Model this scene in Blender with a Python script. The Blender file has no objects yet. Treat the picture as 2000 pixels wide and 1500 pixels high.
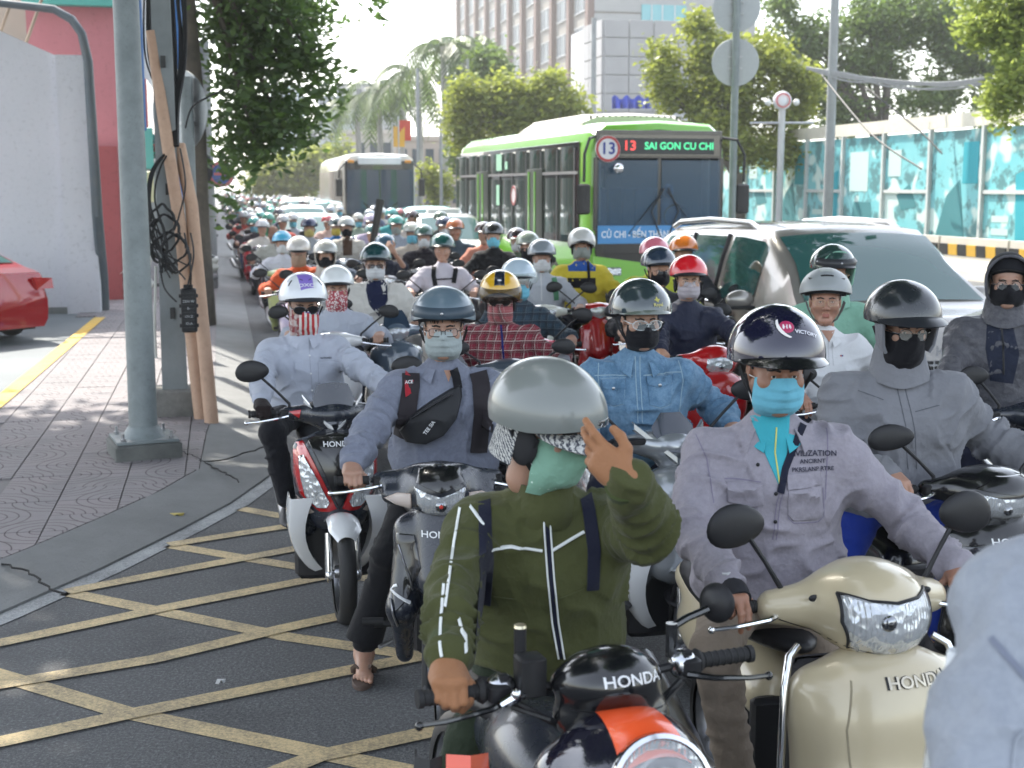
import bpy, math, random
import numpy as np
from mathutils import Vector, Matrix, Euler
from mathutils.bvhtree import BVHTree
random.seed(7); np.random.seed(7)
R = math.radians
SC = bpy.context.scene
COL = SC.collection

# ------------------------------------------------------------------ camera, sky, sun, exposure
CAM_H = 2.12; FPX = 2600.0; PITCH = math.atan(385 / FPX)
cd = bpy.data.cameras.new('camera'); cam = bpy.data.objects.new('camera', cd); COL.objects.link(cam)
cam.location = (0, 0, CAM_H); cam.rotation_euler = (math.pi / 2 - PITCH, 0, 0)
cd.sensor_width = 36; cd.lens = 36 * FPX / 2000; cd.clip_end = 3000; cd.clip_start = 0.05
cd.dof.use_dof = True; cd.dof.focus_distance = 4.9; cd.dof.aperture_fstop = 5.0
SC.camera = cam
SUN_EL = R(50); SUN_DIR = Vector((-0.55, 0.83, 0)).normalized()      # towards the sun, on the ground plane
world = bpy.data.worlds.new('World'); SC.world = world; world.use_nodes = True
wn = world.node_tree.nodes; wl = world.node_tree.links; wn.clear()
sky = wn.new('ShaderNodeTexSky'); sky.sky_type = 'NISHITA'; sky.sun_disc = False
sky.sun_elevation = SUN_EL; sky.sun_rotation = math.atan2(SUN_DIR.x, SUN_DIR.y)
sky.air_density = 1.2; sky.dust_density = 1.6; sky.ozone_density = 1.5
bg = wn.new('ShaderNodeBackground'); bg.inputs[1].default_value = 0.15
hsv = wn.new('ShaderNodeHueSaturation'); hsv.inputs['Saturation'].default_value = 0.45
wo = wn.new('ShaderNodeOutputWorld')
wl.new(sky.outputs[0], hsv.inputs['Color']); wl.new(hsv.outputs[0], bg.inputs[0]); wl.new(bg.outputs[0], wo.inputs[0])
ld = bpy.data.lights.new('sun', 'SUN'); ld.energy = 2.8; ld.angle = R(0.6); ld.color = (1, 0.94, 0.84)
sun = bpy.data.objects.new('sun', ld); COL.objects.link(sun)
sd = Vector((SUN_DIR.x * math.cos(SUN_EL), SUN_DIR.y * math.cos(SUN_EL), math.sin(SUN_EL)))
sun.rotation_euler = sd.to_track_quat('Z', 'Y').to_euler(); sun.location = (0, 0, 30)
SC.view_settings.view_transform = 'Standard'; SC.view_settings.look = 'None'
SC.view_settings.gamma = 1; SC.view_settings.exposure = 2.0
SC.view_settings.use_curve_mapping = False
SC.render.engine = 'CYCLES'
SC.cycles.use_denoising = True; SC.cycles.max_bounces = 6; SC.cycles.diffuse_bounces = 3; SC.cycles.glossy_bounces = 3
SC.cycles.transparent_max_bounces = 10; SC.cycles.transmission_bounces = 5; SC.cycles.caustics_reflective = False
SC.cycles.caustics_refractive = False; SC.cycles.sample_clamp_indirect = 4

CP, SP = math.cos(PITCH), math.sin(PITCH)
def at(px, py, d):
    "world point seen at photograph pixel px,py at depth d metres"
    u = (px - 1000) / FPX; v = (750 - py) / FPX
    return Vector((u * d, (CP + v * SP) * d, CAM_H + (-SP + v * CP) * d))
def G(px, py, z=0.0):
    v = (750 - py) / FPX
    return at(px, py, (z - CAM_H) / (-SP + v * CP))
# road frame: s runs up the road away from the camera, t to its right; the kerb is t = 0.4
YAW = R(12.3); RS = Vector((-math.sin(YAW), math.cos(YAW), 0)); RT = Vector((math.cos(YAW), math.sin(YAW), 0))
def ST(s, t, z=0.0): return RS * s + RT * t + Vector((0, 0, z))
def toST(p): return p.dot(RS), p.dot(RT)

# ------------------------------------------------------------------ materials
MC = {}
def nodes(name):
    m = bpy.data.materials.new(name); m.use_nodes = True
    nt = m.node_tree; b = nt.nodes['Principled BSDF']
    return m, nt, b
def N(nt, t, **k):
    n = nt.nodes.new(t)
    for a, v in k.items():
        if a.startswith('i_'): n.inputs[a[2:].replace('_', ' ')].default_value = v
        else: setattr(n, a, v)
    return n
def coords(nt, kind='Object'):
    return N(nt, 'ShaderNodeTexCoord').outputs[kind]
def noise(nt, src, scale, detail=4, rough=.55):
    n = N(nt, 'ShaderNodeTexNoise'); n.inputs['Scale'].default_value = scale; n.inputs['Detail'].default_value = detail
    n.inputs['Roughness'].default_value = rough; nt.links.new(src, n.inputs['Vector']); return n.outputs['Fac']
def ramp(nt, src, stops):
    r = N(nt, 'ShaderNodeValToRGB'); cr = r.color_ramp
    while len(cr.elements) < len(stops): cr.elements.new(.5)
    for e, (p, c) in zip(cr.elements, stops):
        e.position = p; e.color = (*c, 1) if len(c) == 3 else c
    nt.links.new(src, r.inputs[0]); return r.outputs[0]
def mixc(nt, fac, a, b, mode='MIX'):
    m = N(nt, 'ShaderNodeMix', data_type='RGBA', blend_type=mode)
    for s, v in ((m.inputs[0], fac), (m.inputs[6], a), (m.inputs[7], b)):
        if isinstance(v, bpy.types.NodeSocket): nt.links.new(v, s)
        else: s.default_value = v if not isinstance(v, tuple) else ((*v, 1) if len(v) == 3 else v)
    return m.outputs[2]
def mth(nt, op, a, b=None):
    m = N(nt, 'ShaderNodeMath', operation=op)
    for s, v in ((m.inputs[0], a), (m.inputs[1], b)):
        if v is None: continue
        if isinstance(v, bpy.types.NodeSocket): nt.links.new(v, s)
        else: s.default_value = v
    return m.outputs[0]
def bump(nt, b, h, dist=.01, strength=.5):
    n = N(nt, 'ShaderNodeBump'); n.inputs['Distance'].default_value = dist; n.inputs['Strength'].default_value = strength
    nt.links.new(h, n.inputs['Height']); nt.links.new(n.outputs[0], b.inputs['Normal'])
def dark(c, k): return tuple(x * k for x in c)
def paint(c, rough=.28, coat=.6, metal=0.0, dirt=.25, scale=3.0):
    k = ('paint', c, rough, coat, metal, dirt)
    if k in MC: return MC[k]
    m, nt, b = nodes('paint'); o = coords(nt)
    f = noise(nt, o, scale, 6, .7)
    col = mixc(nt, ramp(nt, f, [(.42, (0, 0, 0)), (.75, (dirt,) * 3)]), c, mixc(nt, .5, c, (.22, .2, .17)))
    nt.links.new(col, b.inputs['Base Color'])
    nt.links.new(mth(nt, 'ADD', mth(nt, 'MULTIPLY', noise(nt, o, 18, 5), .25 * (dirt + .2)), rough - .05), b.inputs['Roughness'])
    b.inputs['Metallic'].default_value = metal; b.inputs['Coat Weight'].default_value = coat; b.inputs['Coat Roughness'].default_value = .04 + dirt * .15
    MC[k] = m; return m
def plastic(c, rough=.5, grain=0.0):
    k = ('pl', c, rough, grain)
    if k in MC: return MC[k]
    m, nt, b = nodes('plastic'); o = coords(nt)
    col = mixc(nt, noise(nt, o, 7, 6, .7), dark(c, .8), tuple(min(1, x * 1.15 + .012) for x in c))
    nt.links.new(col, b.inputs['Base Color']); b.inputs['Roughness'].default_value = rough; b.inputs['Specular IOR Level'].default_value = .3
    if grain: bump(nt, b, noise(nt, o, 350, 2), .001, grain)
    MC[k] = m; return m
def cloth(c, c2=None, fold=.5, weave=900, rough=.85, pat=None):
    k = ('cl', c, c2, fold, pat)
    if k in MC: return MC[k]
    m, nt, b = nodes('cloth'); o = coords(nt)
    base = mixc(nt, noise(nt, o, 5, 5, .6), dark(c, .82), tuple(min(1, x * 1.12) for x in c))
    if c2: base = mixc(nt, ramp(nt, noise(nt, o, 38, 6, .75), [(.35, (0, 0, 0)), (.7, (1, 1, 1))]), base, c2)
    fine = noise(nt, o, weave * .6, 2)
    base = mixc(nt, mth(nt, 'MULTIPLY', fine, .35), base, dark(c, .6))
    b.inputs['Sheen Weight'].default_value = .08; b.inputs['Specular IOR Level'].default_value = .2
    sep = N(nt, 'ShaderNodeSeparateXYZ'); nt.links.new(o, sep.inputs[0])
    x, y, z = sep.outputs
    def band(s, per, wd, ph=0.0):
        fr = mth(nt, 'FRACT', mth(nt, 'ADD', mth(nt, 'MULTIPLY', s, 1.0 / per), 10.0 + ph))
        return mth(nt, 'LESS_THAN', fr, wd)
    if pat == 'plaid_red' or pat == 'plaid_navy':
        a1, a2 = ((.55, .46, .42), (.05, .008, .012)) if pat == 'plaid_red' else ((.10, .13, .15), (.01, .013, .02))
        yz = mth(nt, 'ADD', y, mth(nt, 'MULTIPLY', x, .6))
        zz = mth(nt, 'ADD', z, mth(nt, 'MULTIPLY', noise(nt, o, 3, 2), .03))
        for s in (yz, zz):
            base = mixc(nt, mth(nt, 'MULTIPLY', band(s, .06, .42, .3), .55), base, a2)
            base = mixc(nt, mth(nt, 'MULTIPLY', band(s, .06, .1), .6), base, a1)
            base = mixc(nt, mth(nt, 'MULTIPLY', band(s, .03, .07, .4), .3), base, a1)
    if pat == 'stripe':
        d = mth(nt, 'ADD', y, z)
        base = mixc(nt, mth(nt, 'MULTIPLY', band(d, .007, .4), .3), base, dark(c, .5))
    if pat == 'floral' or pat == 'dots':
        v = N(nt, 'ShaderNodeTexVoronoi'); v.inputs['Scale'].default_value = 62 if pat == 'floral' else 48
        if pat == 'dots': v.inputs['Randomness'].default_value = .15
        nt.links.new(o, v.inputs['Vector'])
        base = mixc(nt, mth(nt, 'LESS_THAN', v.outputs['Distance'], .42 if pat == 'floral' else .13), base, (.75, .68, .66) if pat == 'floral' else (.55, .7, .6))
    if pat == 'knit':
        w = N(nt, 'ShaderNodeTexWave', bands_direction='DIAGONAL'); w.inputs['Scale'].default_value = 42; w.inputs['Distortion'].default_value = 5
        w.inputs['Detail Scale'].default_value = 3
        nt.links.new(o, w.inputs['Vector']); base = mixc(nt, w.outputs['Fac'], (.03, .035, .055), (.55, .55, .52))
    if pat == 'denim':
        base = mixc(nt, ramp(nt, noise(nt, o, 14, 8, .8), [(.4, (0, 0, 0)), (.75, (1, 1, 1))]), base, (.22, .36, .50))
        base = mixc(nt, mth(nt, 'MULTIPLY', band(mth(nt, 'ADD', y, z), .004, .5), .18), base, (.04, .09, .17))
    nt.links.new(base, b.inputs['Base Color']); b.inputs['Roughness'].default_value = rough
    h = mth(nt, 'ADD', mth(nt, 'MULTIPLY', noise(nt, o, 9, 3, .5), fold), mth(nt, 'MULTIPLY', noise(nt, o, 30, 3), fold * .3))
    h = mth(nt, 'ADD', h, mth(nt, 'MULTIPLY', fine, .04)); rg = mth(nt, 'ABSOLUTE', mth(nt, 'SUBTRACT', noise(nt, o, 13, 3, .5), .5)); h = mth(nt, 'SUBTRACT', h, mth(nt, 'MULTIPLY', rg, fold * 2.2))
    bump(nt, b, h, .022, .6)
    MC[k] = m; return m
def skin(c=(.42, .22, .14)):
    k = ('skin', c)
    if k in MC: return MC[k]
    m, nt, b = nodes('skin'); o = coords(nt)
    col = mixc(nt, noise(nt, o, 22, 5, .65), dark(c, .8), (min(1, c[0] * 1.15), c[1] * 1.12, c[2] * 1.12))
    nt.links.new(col, b.inputs['Base Color']); b.inputs['Roughness'].default_value = .48
    b.inputs['Subsurface Weight'].default_value = .12; b.inputs['Subsurface Radius'].default_value = (.012, .004, .002); b.inputs['Subsurface Scale'].default_value = 1.0
    bump(nt, b, noise(nt, o, 260, 3), .0008, .5)
    MC[k] = m; return m
def metal(c=(.75, .76, .78), rough=.18, scuff=.15):
    k = ('metal', c, rough)
    if k in MC: return MC[k]
    m, nt, b = nodes('metal'); o = coords(nt)
    b.inputs['Metallic'].default_value = 1
    nt.links.new(mixc(nt, noise(nt, o, 25, 5), dark(c, .8), c), b.inputs['Base Color'])
    nt.links.new(mth(nt, 'ADD', mth(nt, 'MULTIPLY', noise(nt, o, 40, 6), scuff), rough - scuff * .4), b.inputs['Roughness'])
    MC[k] = m; return m
def glass(tint=(.75, .8, .8), alpha=.35, rough=.05, coat=1):
    "window glass: glossy coat over a see-through body"
    k = ('glass', tint, alpha, rough, coat)
    if k in MC: return MC[k]
    m, nt, b = nodes('glass')
    b.inputs['Base Color'].default_value = (*tint, 1); b.inputs['Roughness'].default_value = rough
    b.inputs['Alpha'].default_value = alpha; b.inputs['Coat Weight'].default_value = coat; b.inputs['Specular IOR Level'].default_value = .9 if coat == 1 else .45
    b.inputs['Coat Roughness'].default_value = .02
    MC[k] = m; return m
def lens_mat():
    k = 'lens'
    if k in MC: return MC[k]
    m, nt, b = nodes('lamp_lens'); b.inputs['Base Color'].default_value = (.92, .95, .97, 1)
    b.inputs['Alpha'].default_value = .28; b.inputs['Roughness'].default_value = .05; b.inputs['Coat Weight'].default_value = 1
    MC[k] = m; return m
def reflector_mat():
    k = 'refl'
    if k in MC: return MC[k]
    m, nt, b = nodes('lamp_reflector'); o = coords(nt)
    b.inputs['Metallic'].default_value = .9; b.inputs['Roughness'].default_value = .16
    v = N(nt, 'ShaderNodeTexWave', bands_direction='Y'); v.inputs['Scale'].default_value = 26; v.inputs['Distortion'].default_value = .4; nt.links.new(o, v.inputs['Vector'])
    v2 = N(nt, 'ShaderNodeTexVoronoi'); v2.inputs['Scale'].default_value = 34; nt.links.new(o, v2.inputs['Vector'])
    nt.links.new(mixc(nt, noise(nt, o, 17, 4, .7), (.95, .97, 1), (.30, .34, .38)), b.inputs['Base Color'])
    bump(nt, b, mth(nt, 'ADD', mth(nt, 'MULTIPLY', v.outputs['Fac'], .25), v2.outputs['Distance']), .012, .8)
    MC[k] = m; return m
def flat(c, rough=.7, emis=0.0):
    k = ('flat', c, rough, emis)
    if k in MC: return MC[k]
    m, nt, b = nodes('print'); o = coords(nt)
    nt.links.new(mixc(nt, noise(nt, o, 9, 4), dark(c, .92), c), b.inputs['Base Color']); b.inputs['Roughness'].default_value = rough
    if emis: b.inputs['Emission Color'].default_value = (*c, 1); b.inputs['Emission Strength'].default_value = emis
    MC[k] = m; return m
def wall_mat(c, c2, scale=.6, rough=.85, bmp=.3, fine=60):
    k = ('wall', c, c2, scale)
    if k in MC: return MC[k]
    m, nt, b = nodes('masonry'); o = coords(nt)
    f = noise(nt, o, scale, 8, .65)
    col = mixc(nt, ramp(nt, f, [(.35, (0, 0, 0)), (.7, (1, 1, 1))]), c, c2)
    sp = noise(nt, o, fine, 4, .8)
    col = mixc(nt, ramp(nt, sp, [(.3, (.55,) * 3), (.45, (0, 0, 0))]), col, dark(c, .55))
    nt.links.new(col, b.inputs['Base Color']); b.inputs['Roughness'].default_value = rough
    bump(nt, b, sp, .01, bmp)
    MC[k] = m; return m
def leaf_mat(c1, c2, trans=.35):
    k = ('leaf', c1, c2)
    if k in MC: return MC[k]
    m, nt, b = nodes('leaf'); o = coords(nt)
    g = N(nt, 'ShaderNodeNewGeometry')
    col = mixc(nt, g.outputs['Random Per Island'], c1, c2)
    nt.links.new(col, b.inputs['Base Color']); b.inputs['Roughness'].default_value = .5
    tr = N(nt, 'ShaderNodeBsdfTranslucent'); nt.links.new(mixc(nt, .6, col, tuple(min(1, x * 1.6) for x in c2)), tr.inputs[0])
    mx = N(nt, 'ShaderNodeMixShader'); mx.inputs[0].default_value = trans
    out = nt.nodes['Material Output']
    nt.links.new(b.outputs[0], mx.inputs[1]); nt.links.new(tr.outputs[0], mx.inputs[2]); nt.links.new(mx.outputs[0], out.inputs[0])
    MC[k] = m; return m
BLACK = plastic((.012, .012, .014), .42); BLACKG = paint((.006, .0065, .008), .2, .55, 0, .12)
RUBBER = plastic((.018, .018, .019), .75, .4); CHROME = metal((.82, .83, .85), .1); STEEL = metal((.5, .51, .53), .3)
LENS = lens_mat(); REFL = reflector_mat()

# ------------------------------------------------------------------ mesh building
def link(name, me, parent=None, mat=None, sharp=40):
    o = bpy.data.objects.new(name, me); COL.objects.link(o)
    if mat is not None and not me.materials: me.materials.append(mat)
    if parent is not None: o.parent = parent
    return o
def mesh_from(V, F, smooth=True, sharp=40):
    me = bpy.data.meshes.new('m'); me.from_pydata([tuple(v) for v in V], [], F); 
    if smooth and len(F):
        me.shade_smooth()
        if sharp: me.set_sharp_from_angle(angle=R(sharp))
    return me
class M:
    "collects shapes into one mesh"
    def __init__(s): s.v = []; s.f = []
    def add(s, V, F):
        n = len(s.v); s.v += [Vector(p) for p in V]; s.f += [tuple(i + n for i in f) for f in F]; return s
    def box(s, c, d, rot=None, bev=0.0):
        c = Vector(c); x, y, z = (k / 2 for k in d)
        if bev:
            prof = []
            for sx, sy, a0 in ((1, 1, 0), (-1, 1, 90), (-1, -1, 180), (1, -1, 270)):
                for a in (a0, a0 + 45, a0 + 90):
                    prof.append((sx * (x - bev) + bev * math.cos(R(a)), sy * (y - bev) + bev * math.sin(R(a))))
            V = []
            for zz, k in ((-z, bev * .6), (-z + bev * .6, 0), (z - bev * .6, 0), (z, bev * .6)):
                for (px, py) in prof:
                    V.append((px - math.copysign(k, px), py - math.copysign(k, py), zz))
            n = 12; F = [tuple(range(n))[::-1], tuple(range(3 * n, 4 * n))]
            for r in range(3):
                for i in range(n): F.append((r * n + i, r * n + (i + 1) % n, (r + 1) * n + (i + 1) % n, (r + 1) * n + i))
        else:
            V = [(sx * x, sy * y, sz * z) for sz in (-1, 1) for sx, sy in ((-1, -1), (1, -1), (1, 1), (-1, 1))]
            F = [(3, 2, 1, 0), (4, 5, 6, 7), (0, 1, 5, 4), (1, 2, 6, 5), (2, 3, 7, 6), (3, 0, 4, 7)]
        V = [Vector(p) for p in V]
        if rot is not None:
            m = Euler(rot).to_matrix() if not isinstance(rot, Matrix) else rot
            V = [m @ p for p in V]
        return s.add([c + p for p in V], F)
    def tube(s, pts, r, n=8, cap=True, flat=1.0):
        pts = [Vector(p) for p in pts]; k = len(pts)
        rr = r if isinstance(r, (list, tuple)) else [r] * k
        V = []; t0 = (pts[1] - pts[0]).normalized()
        u = t0.orthogonal().normalized()
        for i, p in enumerate(pts):
            t = (pts[min(i + 1, k - 1)] - pts[max(i - 1, 0)]).normalized()
            u = (u - t * u.dot(t)).normalized(); w = t.cross(u)
            for j in range(n):
                a = 2 * math.pi * j / n
                V.append(p + (u * math.cos(a) + w * math.sin(a) * flat) * rr[i])
        F = [(i * n + j, i * n + (j + 1) % n, (i + 1) * n + (j + 1) % n, (i + 1) * n + j) for i in range(k - 1) for j in range(n)]
        if cap: F += [tuple(range(n))[::-1], tuple(range((k - 1) * n, k * n))]
        return s.add(V, F)
    def lathe(s, prof, c, axis=(0, 0, 1), n=24, arc=None, cap=False):
        "prof: (radius, height) list"
        q = Vector(axis).to_track_quat('Z', 'Y'); c = Vector(c); V = []
        m = n if arc is None else n + 1
        for (r, h) in prof:
            for j in range(m):
                a = 2 * math.pi * j / n if arc is None else arc[0] + (arc[1] - arc[0]) * j / n
                V.append(c + q @ Vector((r * math.cos(a), r * math.sin(a), h)))
        F = []
        for i in range(len(prof) - 1):
            for j in range(n):
                F.append((i * m + j, i * m + (j + 1) % m, (i + 1) * m + (j + 1) % m, (i + 1) * m + j))
        if cap: F += [tuple(range(m))[::-1], tuple(range((len(prof) - 1) * m, len(prof) * m))]
        return s.add(V, F)
    def ball(s, c, r, n=12, m=8, rot=None):
        r = Vector(r) if isinstance(r, (tuple, list)) else Vector((r, r, r)); c = Vector(c)
        V = []; F = []
        for i in range(m + 1):
            a = math.pi * i / m
            for j in range(n):
                b = 2 * math.pi * j / n
                p = Vector((r.x * math.sin(a) * math.cos(b), r.y * math.sin(a) * math.sin(b), r.z * math.cos(a)))
                V.append(c + (rot @ p if rot is not None else p))
        for i in range(m):
            for j in range(n): F.append((i * n + j, (i + 1) * n + j, (i + 1) * n + (j + 1) % n, i * n + (j + 1) % n))
        return s.add(V, F)
    def grid(s, rows, closed=False, thick=0.0):
        "rows of points -> sheet; thick>0 gives it a back"
        a = len(rows); b = len(rows[0]); P = [Vector(p) for r in rows for p in r]
        F = []
        for i in range(a - 1):
            for j in range(b if closed else b - 1):
                F.append((i * b + j, i * b + (j + 1) % b, (i + 1) * b + (j + 1) % b, (i + 1) * b + j))
        if not thick: return s.add(P, F)
        nr = [Vector((0, 0, 0)) for _ in P]
        for f in F:
            nn = (P[f[1]] - P[f[0]]).cross(P[f[2]] - P[f[0]]) + (P[f[2]] - P[f[0]]).cross(P[f[3]] - P[f[0]])
            for k in f: nr[k] += nn
        n = len(P); B = [p - q.normalized() * thick if q.length else p for p, q in zip(P, nr)]
        F2 = F + [tuple(n + k for k in f[::-1]) for f in F]
        if closed: bd = [(j, (j + 1) % b) for j in range(b)][::-1] and [((j + 1) % b, j) for j in range(b)] + [((a - 1) * b + j, (a - 1) * b + (j + 1) % b) for j in range(b)]
        else:
            bd = [(j + 1, j) for j in range(b - 1)] + [((a - 1) * b + j, (a - 1) * b + j + 1) for j in range(b - 1)] \
                + [(i * b, (i + 1) * b) for i in range(a - 1)] + [((i + 1) * b + b - 1, i * b + b - 1) for i in range(a - 1)]
        F2 += [(p, q, q + n, p + n) for p, q in bd]
        return s.add(P + B, F2)
    def prism(s, poly, d, flip=False):
        "poly: 3D points; extruded by vector d"
        n = len(poly); P = [Vector(p) for p in poly]; d = Vector(d)
        F = [tuple(range(n))[::-1], tuple(range(n, 2 * n))] + [(i, (i + 1) % n, n + (i + 1) % n, n + i) for i in range(n)]
        return s.add(P + [p + d for p in P], F)
    def xf(s, m):
        s.v = [m @ p for p in s.v]; return s
    def build(s, name, mat, parent=None, sharp=40, smooth=True, label=None):
        o = link(name, mesh_from(s.v, s.f, smooth, sharp), parent, mat)
        if label: o['label'] = label
        return o
def thing(name, label, cat, loc=(0, 0, 0), rz=0.0, group=None):
    o = bpy.data.objects.new(name, None); COL.objects.link(o); o.empty_display_size = .1
    o.location = loc; o.rotation_euler = (0, 0, rz); o['label'] = label; o['category'] = cat
    if group: o['group'] = group
    return o
def tag(o, label, cat, group=None, kind=None):
    o['label'] = label; o['category'] = cat
    if group: o['group'] = group
    if kind: o['kind'] = kind
    return o
def struct(o, kind='structure'): o['kind'] = kind; return o
def copy_tree(o, parent=None):
    c = o.copy(); COL.objects.link(c); c.parent = parent
    for ch in o.children: copy_tree(ch, c)
    return c

# ------------------------------------------------------------------ implicit surfaces (one continuous skin)
def smin(a, b, k):
    h = np.maximum(k - np.abs(a - b), 0) / k
    return np.minimum(a, b) - h * h * k * .25
def f_cone(P, a, b, r1, r2, sc=None):
    a = np.array(a, float); b = np.array(b, float)
    if sc is not None:
        s = np.array(sc, float); P = P / s; a = a / s; b = b / s
    ba = b - a; L2 = max(float(ba @ ba), 1e-9)
    t = np.clip(((P - a) @ ba) / L2, 0, 1)
    d = np.sqrt(((P - a - t[..., None] * ba) ** 2).sum(-1)) - (r1 + (r2 - r1) * t)
    return d * (min(sc) if sc is not None else 1)
def f_ell(P, c, r):
    r = np.array(r, float); q = (P - np.array(c, float)) / r
    k0 = np.sqrt((q * q).sum(-1)); k1 = np.sqrt(((q / r) ** 2).sum(-1)) + 1e-9
    return k0 * (k0 - 1) / k1
def cone(a, b, r1, r2=None, k=.03, sc=None, op='+'): return ('c', tuple(a), tuple(b), r1, r1 if r2 is None else r2, sc, k, op)
def ell(c, r, k=.03, op='+'): return ('e', tuple(c), r, None, None, None, k, op)
def pbox(p):
    if p[0] == 'c':
        a, b, r1, r2, sc = np.array(p[1], float), np.array(p[2], float), p[3], p[4], p[5]
        s = np.array(sc if sc is not None else (1, 1, 1), float); r = max(r1, r2) * s
        return np.minimum(a, b) - r, np.maximum(a, b) + r
    c = np.array(p[1], float); r = np.array(p[2], float); return c - r, c + r
CO = np.array([(i, j, k) for i in (0, 1) for j in (0, 1) for k in (0, 1)])
ED = [(0, 4), (1, 5), (2, 6), (3, 7), (0, 2), (1, 3), (4, 6), (5, 7), (0, 1), (2, 3), (4, 5), (6, 7)]
def sdf_mesh(prims, h):
    lo = np.min([pbox(p)[0] for p in prims if p[7] == '+'], 0) - 3 * h; hi = np.max([pbox(p)[1] for p in prims if p[7] == '+'], 0) + 3 * h
    n = np.ceil((hi - lo) / h).astype(int) + 1
    D = np.full(tuple(n), 1.0, np.float32)
    for p in prims:
        k = p[6]; a, b = pbox(p); a = a - k * 1.2 - 2 * h; b = b + k * 1.2 + 2 * h
        i0 = np.clip(np.floor((a - lo) / h).astype(int), 0, n); i1 = np.clip(np.ceil((b - lo) / h).astype(int) + 1, 0, n)
        if (i1 <= i0).any(): continue
        ax = [lo[q] + h * np.arange(i0[q], i1[q]) for q in range(3)]
        P = np.stack(np.meshgrid(*ax, indexing='ij'), -1)
        d = (f_cone(P, *p[1:6]) if p[0] == 'c' else f_ell(P, p[1], p[2])).astype(np.float32)
        S = tuple(slice(i0[q], i1[q]) for q in range(3))
        D[S] = smin(D[S], d, k) if p[7] == '+' else -smin(-D[S], d, k)
    m = n - 1; ins = D < 0
    cnt = np.zeros(tuple(m), np.int8)
    for c in CO: cnt += ins[c[0]:c[0] + m[0], c[1]:c[1] + m[1], c[2]:c[2] + m[2]]
    act = (cnt > 0) & (cnt < 8); I = np.argwhere(act)
    if len(I) == 0: return np.zeros((0, 3)), []
    val = np.stack([D[tuple((I + c).T)] for c in CO], 1)
    acc = np.zeros((len(I), 3)); w = np.zeros(len(I))
    for a, b in ED:
        va, vb = val[:, a], val[:, b]; x = (va < 0) != (vb < 0)
        t = np.where(x, va / np.where(np.abs(va - vb) < 1e-9, 1, va - vb), 0)
        acc += x[:, None] * (CO[a] + t[:, None] * (CO[b] - CO[a])); w += x
    V = lo + h * (I + acc / w[:, None])
    idx = np.full(tuple(m), -1, np.int64); idx[act] = np.arange(len(I))
    F = []
    for q in range(3):
        u, v = [(1, 2), (2, 0), (0, 1)][q]
        e = [slice(1, m[0]), slice(1, m[1]), slice(1, m[2])]; e[q] = slice(0, m[q])
        e2 = list(e); e2[q] = slice(1, m[q] + 1)
        A = ins[tuple(e)]; B = ins[tuple(e2)]
        for s, X in ((1, A & ~B), (0, B & ~A)):
            J = np.argwhere(X)
            if len(J) == 0: continue
            off = np.ones(3, int); off[q] = 0; J = J + off
            du = np.zeros(3, int); du[u] = 1; dv = np.zeros(3, int); dv[v] = 1
            qd = [idx[tuple((J - du - dv).T)], idx[tuple((J - dv).T)], idx[tuple(J.T)], idx[tuple((J - du).T)]]
            if not s: qd = qd[::-1]
            F.append(np.stack(qd, 1))
    F = np.concatenate(F); F = F[(F >= 0).all(1)]
    return V, F
def np_mesh(V, F, smooth=True):
    me = bpy.data.meshes.new('m'); me.vertices.add(len(V)); me.vertices.foreach_set('co', np.asarray(V, np.float32).ravel())
    me.loops.add(F.size); me.loops.foreach_set('vertex_index', F.ravel().astype(np.int32))
    me.polygons.add(len(F)); me.polygons.foreach_set('loop_start', np.arange(0, F.size, 4, dtype=np.int32))
    me.update(calc_edges=True)
    if smooth: me.shade_smooth()
    return me
def vnormals(V, F):
    a = V[F[:, 2]] - V[F[:, 0]]; b = V[F[:, 3]] - V[F[:, 1]]; nf = np.cross(a, b)
    Nn = np.zeros_like(V)
    for k in range(4): np.add.at(Nn, F[:, k], nf)
    return Nn / (np.linalg.norm(Nn, axis=1)[:, None] + 1e-12)
_L = np.random.RandomState(3).rand(32, 32, 32)
def vnoise(P):
    i = np.floor(P).astype(int); f = P - i; f = f * f * (3 - 2 * f); r = 0
    for c in CO:
        w = np.prod(np.where(c == 1, f, 1 - f), axis=1); j = (i + c) % 32
        r = r + w * _L[j[:, 0], j[:, 1], j[:, 2]]
    return r
class Skin:
    "implicit body piece: mesh data + BVH for draping details onto it"
    def __init__(s, prims, h, wr=None, bones=(), seed=0, smooth_it=1):
        V, F = sdf_mesh(prims, h)
        if wr:
            Nn = vnormals(V, F); d = np.zeros(len(V))
            best = np.full(len(V), 9.0); T = np.zeros((len(V), 3)); am = np.zeros(len(V))
            for (a, b, freq, amp) in bones:
                a = np.array(a, float); b = np.array(b, float); ba = b - a; L = np.linalg.norm(ba)
                t = np.clip((V - a) @ ba / L ** 2, 0, 1); dist = np.linalg.norm(V - a - t[:, None] * ba, axis=1)
                m = dist < best; best[m] = dist[m]
                ax = ba / L; al = (V @ ax)[:, None] * ax
                q = (V - al) * 7.5 + al * freq + np.stack([vnoise(V * 6 + k * 9 + seed) for k in range(3)], 1) * .9
                T[m] = q[m]; am[m] = amp
            w = 1 - np.abs(2 * vnoise(T + seed * 3.7) - 1); w2 = vnoise(V * 9 + seed)
            w3 = 1 - np.abs(2 * vnoise(T * 2.1 + seed) - 1)
            d = am * ((w ** 3 - .35) * (.15 + 1.5 * w2 ** 1.5) + .12 * (w3 ** 3 - .35)) * wr
            V = V + Nn * d[:, None]
        s.V, s.F = V, F; s.me = np_mesh(V, F); s._b = None
    def bvh(s):
        if s._b is None: s._b = BVHTree.FromPolygons([tuple(v) for v in s.V], [tuple(map(int, f)) for f in s.F])
        return s._b
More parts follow.
